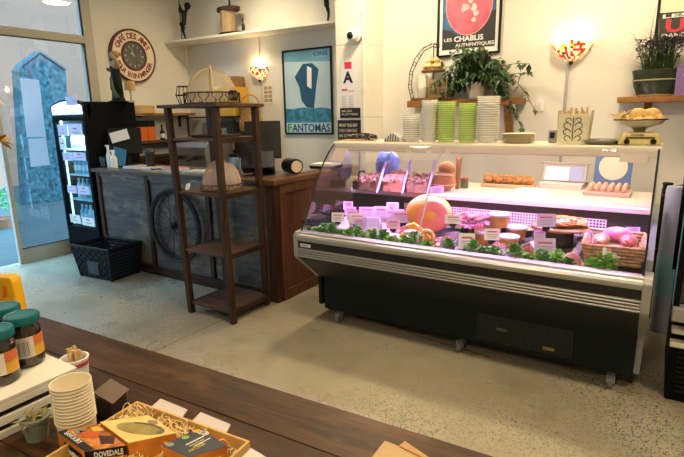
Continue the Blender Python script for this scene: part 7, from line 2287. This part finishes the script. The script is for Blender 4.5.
# wood wool
ww = NB(); rn = random.Random(44)
for k in range(620):
    u, v = rn.uniform(0.012, gl_-0.012), rn.uniform(0.010, GD-0.05)
    z = TZ+rn.uniform(0.012, 0.040)+(rn.uniform(0, .03) if (v < 0.09 and u < 0.13) else (0.02 if v < 0.08 and u < .24 else 0))
    p = gpt(u, v); pts = []
    a0 = rn.uniform(0, 6.28); rr = rn.uniform(.008, .018)
    for i in range(7):
        a = a0+i*0.75
        q = Vector((p.x+rr*math.cos(a)*(1+.2*i/6), p.y+rr*math.sin(a), z+0.010*math.sin(a*1.3+k)))
        uu, vv = (q-Vector((gA.x, gA.y, q.z))).dot(gx_), (q-Vector((gA.x, gA.y, q.z))).dot(gy_)
        uu = min(gl_-0.009, max(0.009, uu)); vv = min(GD-0.009, max(0.009, vv))
        g_ = gpt(uu, vv)
        pts.append(Vector((g_.x, g_.y, max(TZ+0.006, q.z))))
    for i in range(6):
        d = (pts[i+1]-pts[i]); s_ = Vector((-d.y, d.x, 0))
        s_ = s_.normalized()*0.0012 if s_.length > 1e-6 else Vector((0.0012, 0, 0))
        f_ = [ww.verts.new(q) for q in (pts[i]-s_, pts[i]+s_, pts[i+1]+s_, pts[i+1]-s_)]
        ww.faces.new(f_)
wo = obj('wood_wool', ww, mat('wood_wool', (0.78, 0.58, 0.26), 0.7), kind='stuff')
tag(wo, 'pale curly wood wool filling the kraft gift box', 'packing')
# boxes lying in it
def pack(name, label, cat, corners, z0, z1, side, top):
    c = sum((Vector(q) for q in corners), Vector())/4
    t = thing(name, label, cat, (c.x, c.y, z0))
    b = NB(); qbox(b, [Vector(q) for q in corners], z0, z1-0.0008); obj('carton', b, side, t, world=True)
    b = NB(); qbox(b, [Vector(q) for q in corners], z1-0.0007, z1); obj('top_panel', b, top, t, world=True)
    return t, [Vector((q[0], q[1], z1)) for q in corners]
def onface(P0, U, V, pts, th=0.0006):
    """flat print on a face: P0 origin, U V edge vectors"""
    b = NB(); n_ = U.cross(V).normalized()*th
    lo = [b.verts.new(P0+U*u+V*v+n_*0.4) for u, v in pts]; hi = [b.verts.new(P0+U*u+V*v+n_*1.4) for u, v in pts]
    b.faces.new(lo[::-1]); b.faces.new(hi)
    for i in range(len(pts)):
        j = (i+1) % len(pts)
        b.faces.new((lo[i], lo[j], hi[j], hi[i]))
    return b
# Dovedale cracker box: corners left, front, right, back (top face)
zd = 0.968
dl, df, dr_, db = Vector((-1.086, 0.488, 0.968)), Vector((-0.968, 0.481, 0.968)), Vector((-0.910, 0.540, 0.968)), Vector((-1.036, 0.552, 0.968))
DOR = mat('pack_orange', (0.62, 0.22, 0.03), 0.4, var=.25, vscale=20)
DTOP = mat('pack_art', (0.45, 0.17, 0.05), 0.35, var=.9, vscale=38)
dv, dt = pack('cracker_box', 'orange and black cracker box with white lettering beside the cups', 'box', [dl, df, dr_, db], TZ+0.004, zd, DOR, DTOP)
P0, U, V = dl, df-dl, db-dl
obj('black_strip', onface(P0, U, V, [(0, 0), (1, 0), (1, .24), (0, .24)]), BLACKP, dv, world=True)
obj('art_patch', onface(P0, U, V, [(.15, .45), (.45, .35), (.6, .6), (.35, .85)]), mat('art_red', (0.55, 0.10, 0.03), 0.4), dv, world=True)
obj('art_patch', onface(P0, U, V, [(.5, .7), (.85, .5), (.95, .75), (.7, .95)]), mat('art_dark', (0.06, 0.025, 0.02), 0.4), dv, world=True)
obj('art_patch', onface(P0, U, V, [(.1, .75), (.3, .7), (.35, .95), (.1, .95)]), mat('art_yellow', (0.72, 0.42, 0.06), 0.4), dv, world=True)
obj('art_patch', onface(P0, U, V, [(.08, .35), (.25, .3), (.22, .6), (.08, .6)]), mat('art_blue', (0.20, 0.24, 0.28), 0.4), dv, world=True)
text('SAVOURY', 0.015, WHITEPR, dv, P0+U*0.14+V*0.07+Vector((0, 0, 0.0015)), U, V, 0.0004, width=U.length*0.55)
# right face (front to right edge) and left face
F0, FU = df, dr_-df
dn = Vector((0, 0, -1))
def sideband(o_, u_, z0, z1, m, a=0.0, c_=1.0, name='black_band'):
    b = NB(); n_ = Vector((u_.y, -u_.x, 0)).normalized()*0.0008
    p = [o_+u_*a, o_+u_*c_]
    v = [b.verts.new(Vector((q.x, q.y, z))+n_) for q, z in ((p[0], z0), (p[1], z0), (p[1], z1), (p[0], z1))]
    b.faces.new(v); bmesh.ops.solidify(b, geom=b.faces[:], thickness=0.0006)
    return obj(name, b, m, dv, world=True)
sideband(F0, FU, zd-0.022, zd-0.001, BLACKP, 0.0, 1.0)
sideband(dl, df-dl, zd-0.045, zd-0.012, BLACKP, 0.25, 0.9)
nn = Vector((FU.y, -FU.x, 0)).normalized()
text('DOVEDALE', 0.018, WHITEPR, dv, Vector((F0.x, F0.y, zd-0.018))+FU*0.22+nn*0.002, FU, (0, 0, 1), 0.0004, width=FU.length*0.70, bold=0.0004)
LU = df-dl; ln_ = Vector((LU.y, -LU.x, 0)).normalized()
text('DOVEDALE', 0.020, WHITEPR, dv, Vector((dl.x, dl.y, zd-0.037))+LU*0.30+ln_*0.002, LU, (0, 0, 1), 0.0004, width=LU.length*0.55, bold=0.0004)
# cheese cracker carton with a half moon window
zc = 0.972
cl, cf, crr, cbk = Vector((-1.031, 0.557, 0.972)), Vector((-0.907, 0.544, 0.972)), Vector((-0.846, 0.621, 0.972)), Vector((-0.959, 0.633, 0.972))
CHT = mat('cheese_top', (0.78, 0.60, 0.22), 0.5, var=.15, vscale=18)
cx_, _ = pack('cheese_carton', 'yellow topped orange cheese carton with a half moon picture', 'carton', [cl, cf, crr, cbk], TZ+0.02, zc, DOR, CHT)
P0, U, V = cl, cf-cl, cbk-cl
def ell(u, v, a, c_, t0=0, t1=2*PI, n=24, rot=0):
    return [(u+a*math.cos(t0+(t1-t0)*i/(n-1))*math.cos(rot)-c_*math.sin(t0+(t1-t0)*i/(n-1))*math.sin(rot), v+a*math.cos(t0+(t1-t0)*i/(n-1))*math.sin(rot)+c_*math.sin(t0+(t1-t0)*i/(n-1))*math.cos(rot)) for i in range(n)]
obj('moon_picture', onface(P0, U, V, ell(.52, .52, .42, .27, 0, 2*PI-.27, 24, .9)), mat('moon_olive', (0.34, 0.26, 0.08), 0.5, var=.3, vscale=20), cx_, world=True)
obj('moon_rim', onface(P0, U, V, ell(.52, .52, .42, .27, -.6, 1.9, 16, .9)+ell(.50, .52, .36, .20, 1.9, -.6, 16, .9), 0.0012), mat('moon_grey', (0.16, 0.14, 0.10), 0.4), cx_, world=True)
obj('round_seal', onface(P0, U, V, ell(.35, .88, .10, .09, 0, 2*PI-.27, 18), 0.0009), mat('seal_brown', (0.36, 0.20, 0.14), 0.5), cx_, world=True)
# dark blue carton
zk = 0.968
kl, kf, kr, kb = Vector((-0.840, 0.579, 0.968)), Vector((-0.762, 0.584, 0.968)), Vector((-0.720, 0.651, 0.968)), Vector((-0.821, 0.664, 0.968))
NV = mat('carton_slate', (0.055, 0.06, 0.085), 0.45, var=.15, vscale=20)
kk, _ = pack('slate_carton', 'dark slate blue carton with round stickers in the gift box', 'carton', [kl, kf, kr, kb], TZ+0.02, zk, DOR, NV)
P0, U, V = kl, kf-kl, kb-kl
for (u, v, m) in ((.12, .12, mat('seal_grey', (0.30, 0.30, 0.28), 0.5)), (.14, .52, mat('seal_green', (0.25, 0.45, 0.08), 0.5)), (.10, .86, mat('seal_orange', (0.80, 0.42, 0.03), 0.5)), (.26, .87, mat('seal_pale', (0.55, 0.52, 0.45), 0.5)), (.40, .88, MATS['seal_pale'])):
    obj('round_seal', onface(P0, U, V, ell(u, v, .10, .085, 0, 2*PI-.3, 18), 0.0008), m, kk, world=True)
yl = mat('print_yellow', (0.75, 0.58, 0.08), 0.5)
text('OATCAKES', 0.013, yl, kk, P0+U*0.86+V*0.12+Vector((0, 0, 0.0012)), V, -U, 0.0004, width=V.length*0.42)
obj('print_line', onface(P0, U, V, [(.45, .3), (.49, .3), (.49, .8), (.45, .8)], 0.0008), WHITEPR, kk, world=True)
obj('print_line', onface(P0, U, V, [(.58, .30), (.61, .30), (.61, .7), (.58, .7)], 0.0008), yl, kk, world=True)
obj('print_line', onface(P0, U, V, [(.68, .35), (.71, .35), (.71, .8), (.68, .8)], 0.0008), WHITEPR, kk, world=True)
# kraft paper bag at the lower middle
kb_ = thing('kraft_envelope', 'flat kraft paper bag lying near the table end', 'bag', (-0.440, 0.902, 0.900))
b = NB()
v = [Vector((-0.479, 0.852, 0.905)), Vector((-0.481, 0.916, 0.905)), Vector((-0.373, 0.916, 0.905)), Vector((-0.375, 0.837, 0.905))]
qbox(b, v, TZ, 0.9065); obj('bag', b, mat('kraft_bag', (0.52, 0.34, 0.17), 0.6, var=.05, vscale=9), kb_, world=True, bevel=0.001)
b = NB(); v = [Vector((-0.443, 0.913, 0.908)), Vector((-0.438, 0.935, 0.912)), Vector((-0.365, 0.910, 0.912)), Vector((-0.374, 0.903, 0.908))]
qbox(b, v, 0.907, 0.9095); obj('fold', b, mat('kraft_fold', (0.50, 0.28, 0.11), 0.6), kb_, world=True)
# vase of dried golden flowers at the left edge
vs_ = thing('flower_vase', 'golden dried flowers in a slim vase cut by the left edge', 'flowers', (-1.93, 0.66, TZ))
hd_ = Vector((-1.880, 0.814, 1.589)); h2 = Vector((-1.880, 0.825, 1.716))
b = NB(); lathe(b, [(0, 0), (0.035, 0), (0.04, 0.10), (0.022, 0.20), (0.026, 0.22), (0.018, 0.22), (0.016, 0.19), (0, 0.05)], n=18); obj('vase', b, mat('vase_white', (0.72, 0.72, 0.70), 0.3), vs_, smooth=True)
b = NB()
for h_ in (hd_, h2):
    tube(b, [(-1.93, 0.66, TZ+0.19), tuple(Vector((-1.94, 0.66, (TZ+h_.z)/2+0.1))), tuple(h_)], 0.003, 5)
obj('stem', b, mat('dry_stem', (0.30, 0.24, 0.10), 0.7), vs_, world=True)
GLD = mat('gold_petal', (0.52, 0.28, 0.05), 0.45, var=.3, vscale=20)
b = NB(); rn = random.Random(3)
for k in range(16):
    a = rn.uniform(0, 6.28); e = rn.uniform(-.6, .9)
    leaf(b, hd_, (math.cos(a)*math.cos(e), math.sin(a)*math.cos(e), math.sin(e)), .05, .026, .15)
obj('golden_bloom', b, GLD, vs_, world=True, kind='stuff')
b = NB()
for k in range(12):
    a = rn.uniform(0, 6.28); e = rn.uniform(-.6, .9)
    leaf(b, h2, (math.cos(a)*math.cos(e), math.sin(a)*math.cos(e), math.sin(e)), .028, .015, .15)
obj('yellow_bloom', b, MATS['yellow_bloom'], vs_, world=True, kind='stuff')
# long dark rod lying on the floor under the case
rd = thing('floor_strip', 'thin brown strip lying on the floor under the display case', 'strip', (-1.645, 3.394, 0.000))
b = NB(); tube(b, [(-1.986, 3.340, 0.008), (-0.864, 3.202, 0.008)], 0.008, 6); obj('strip', b, mat('strip_brown', (0.16, 0.10, 0.05), 0.5), rd, world=True)
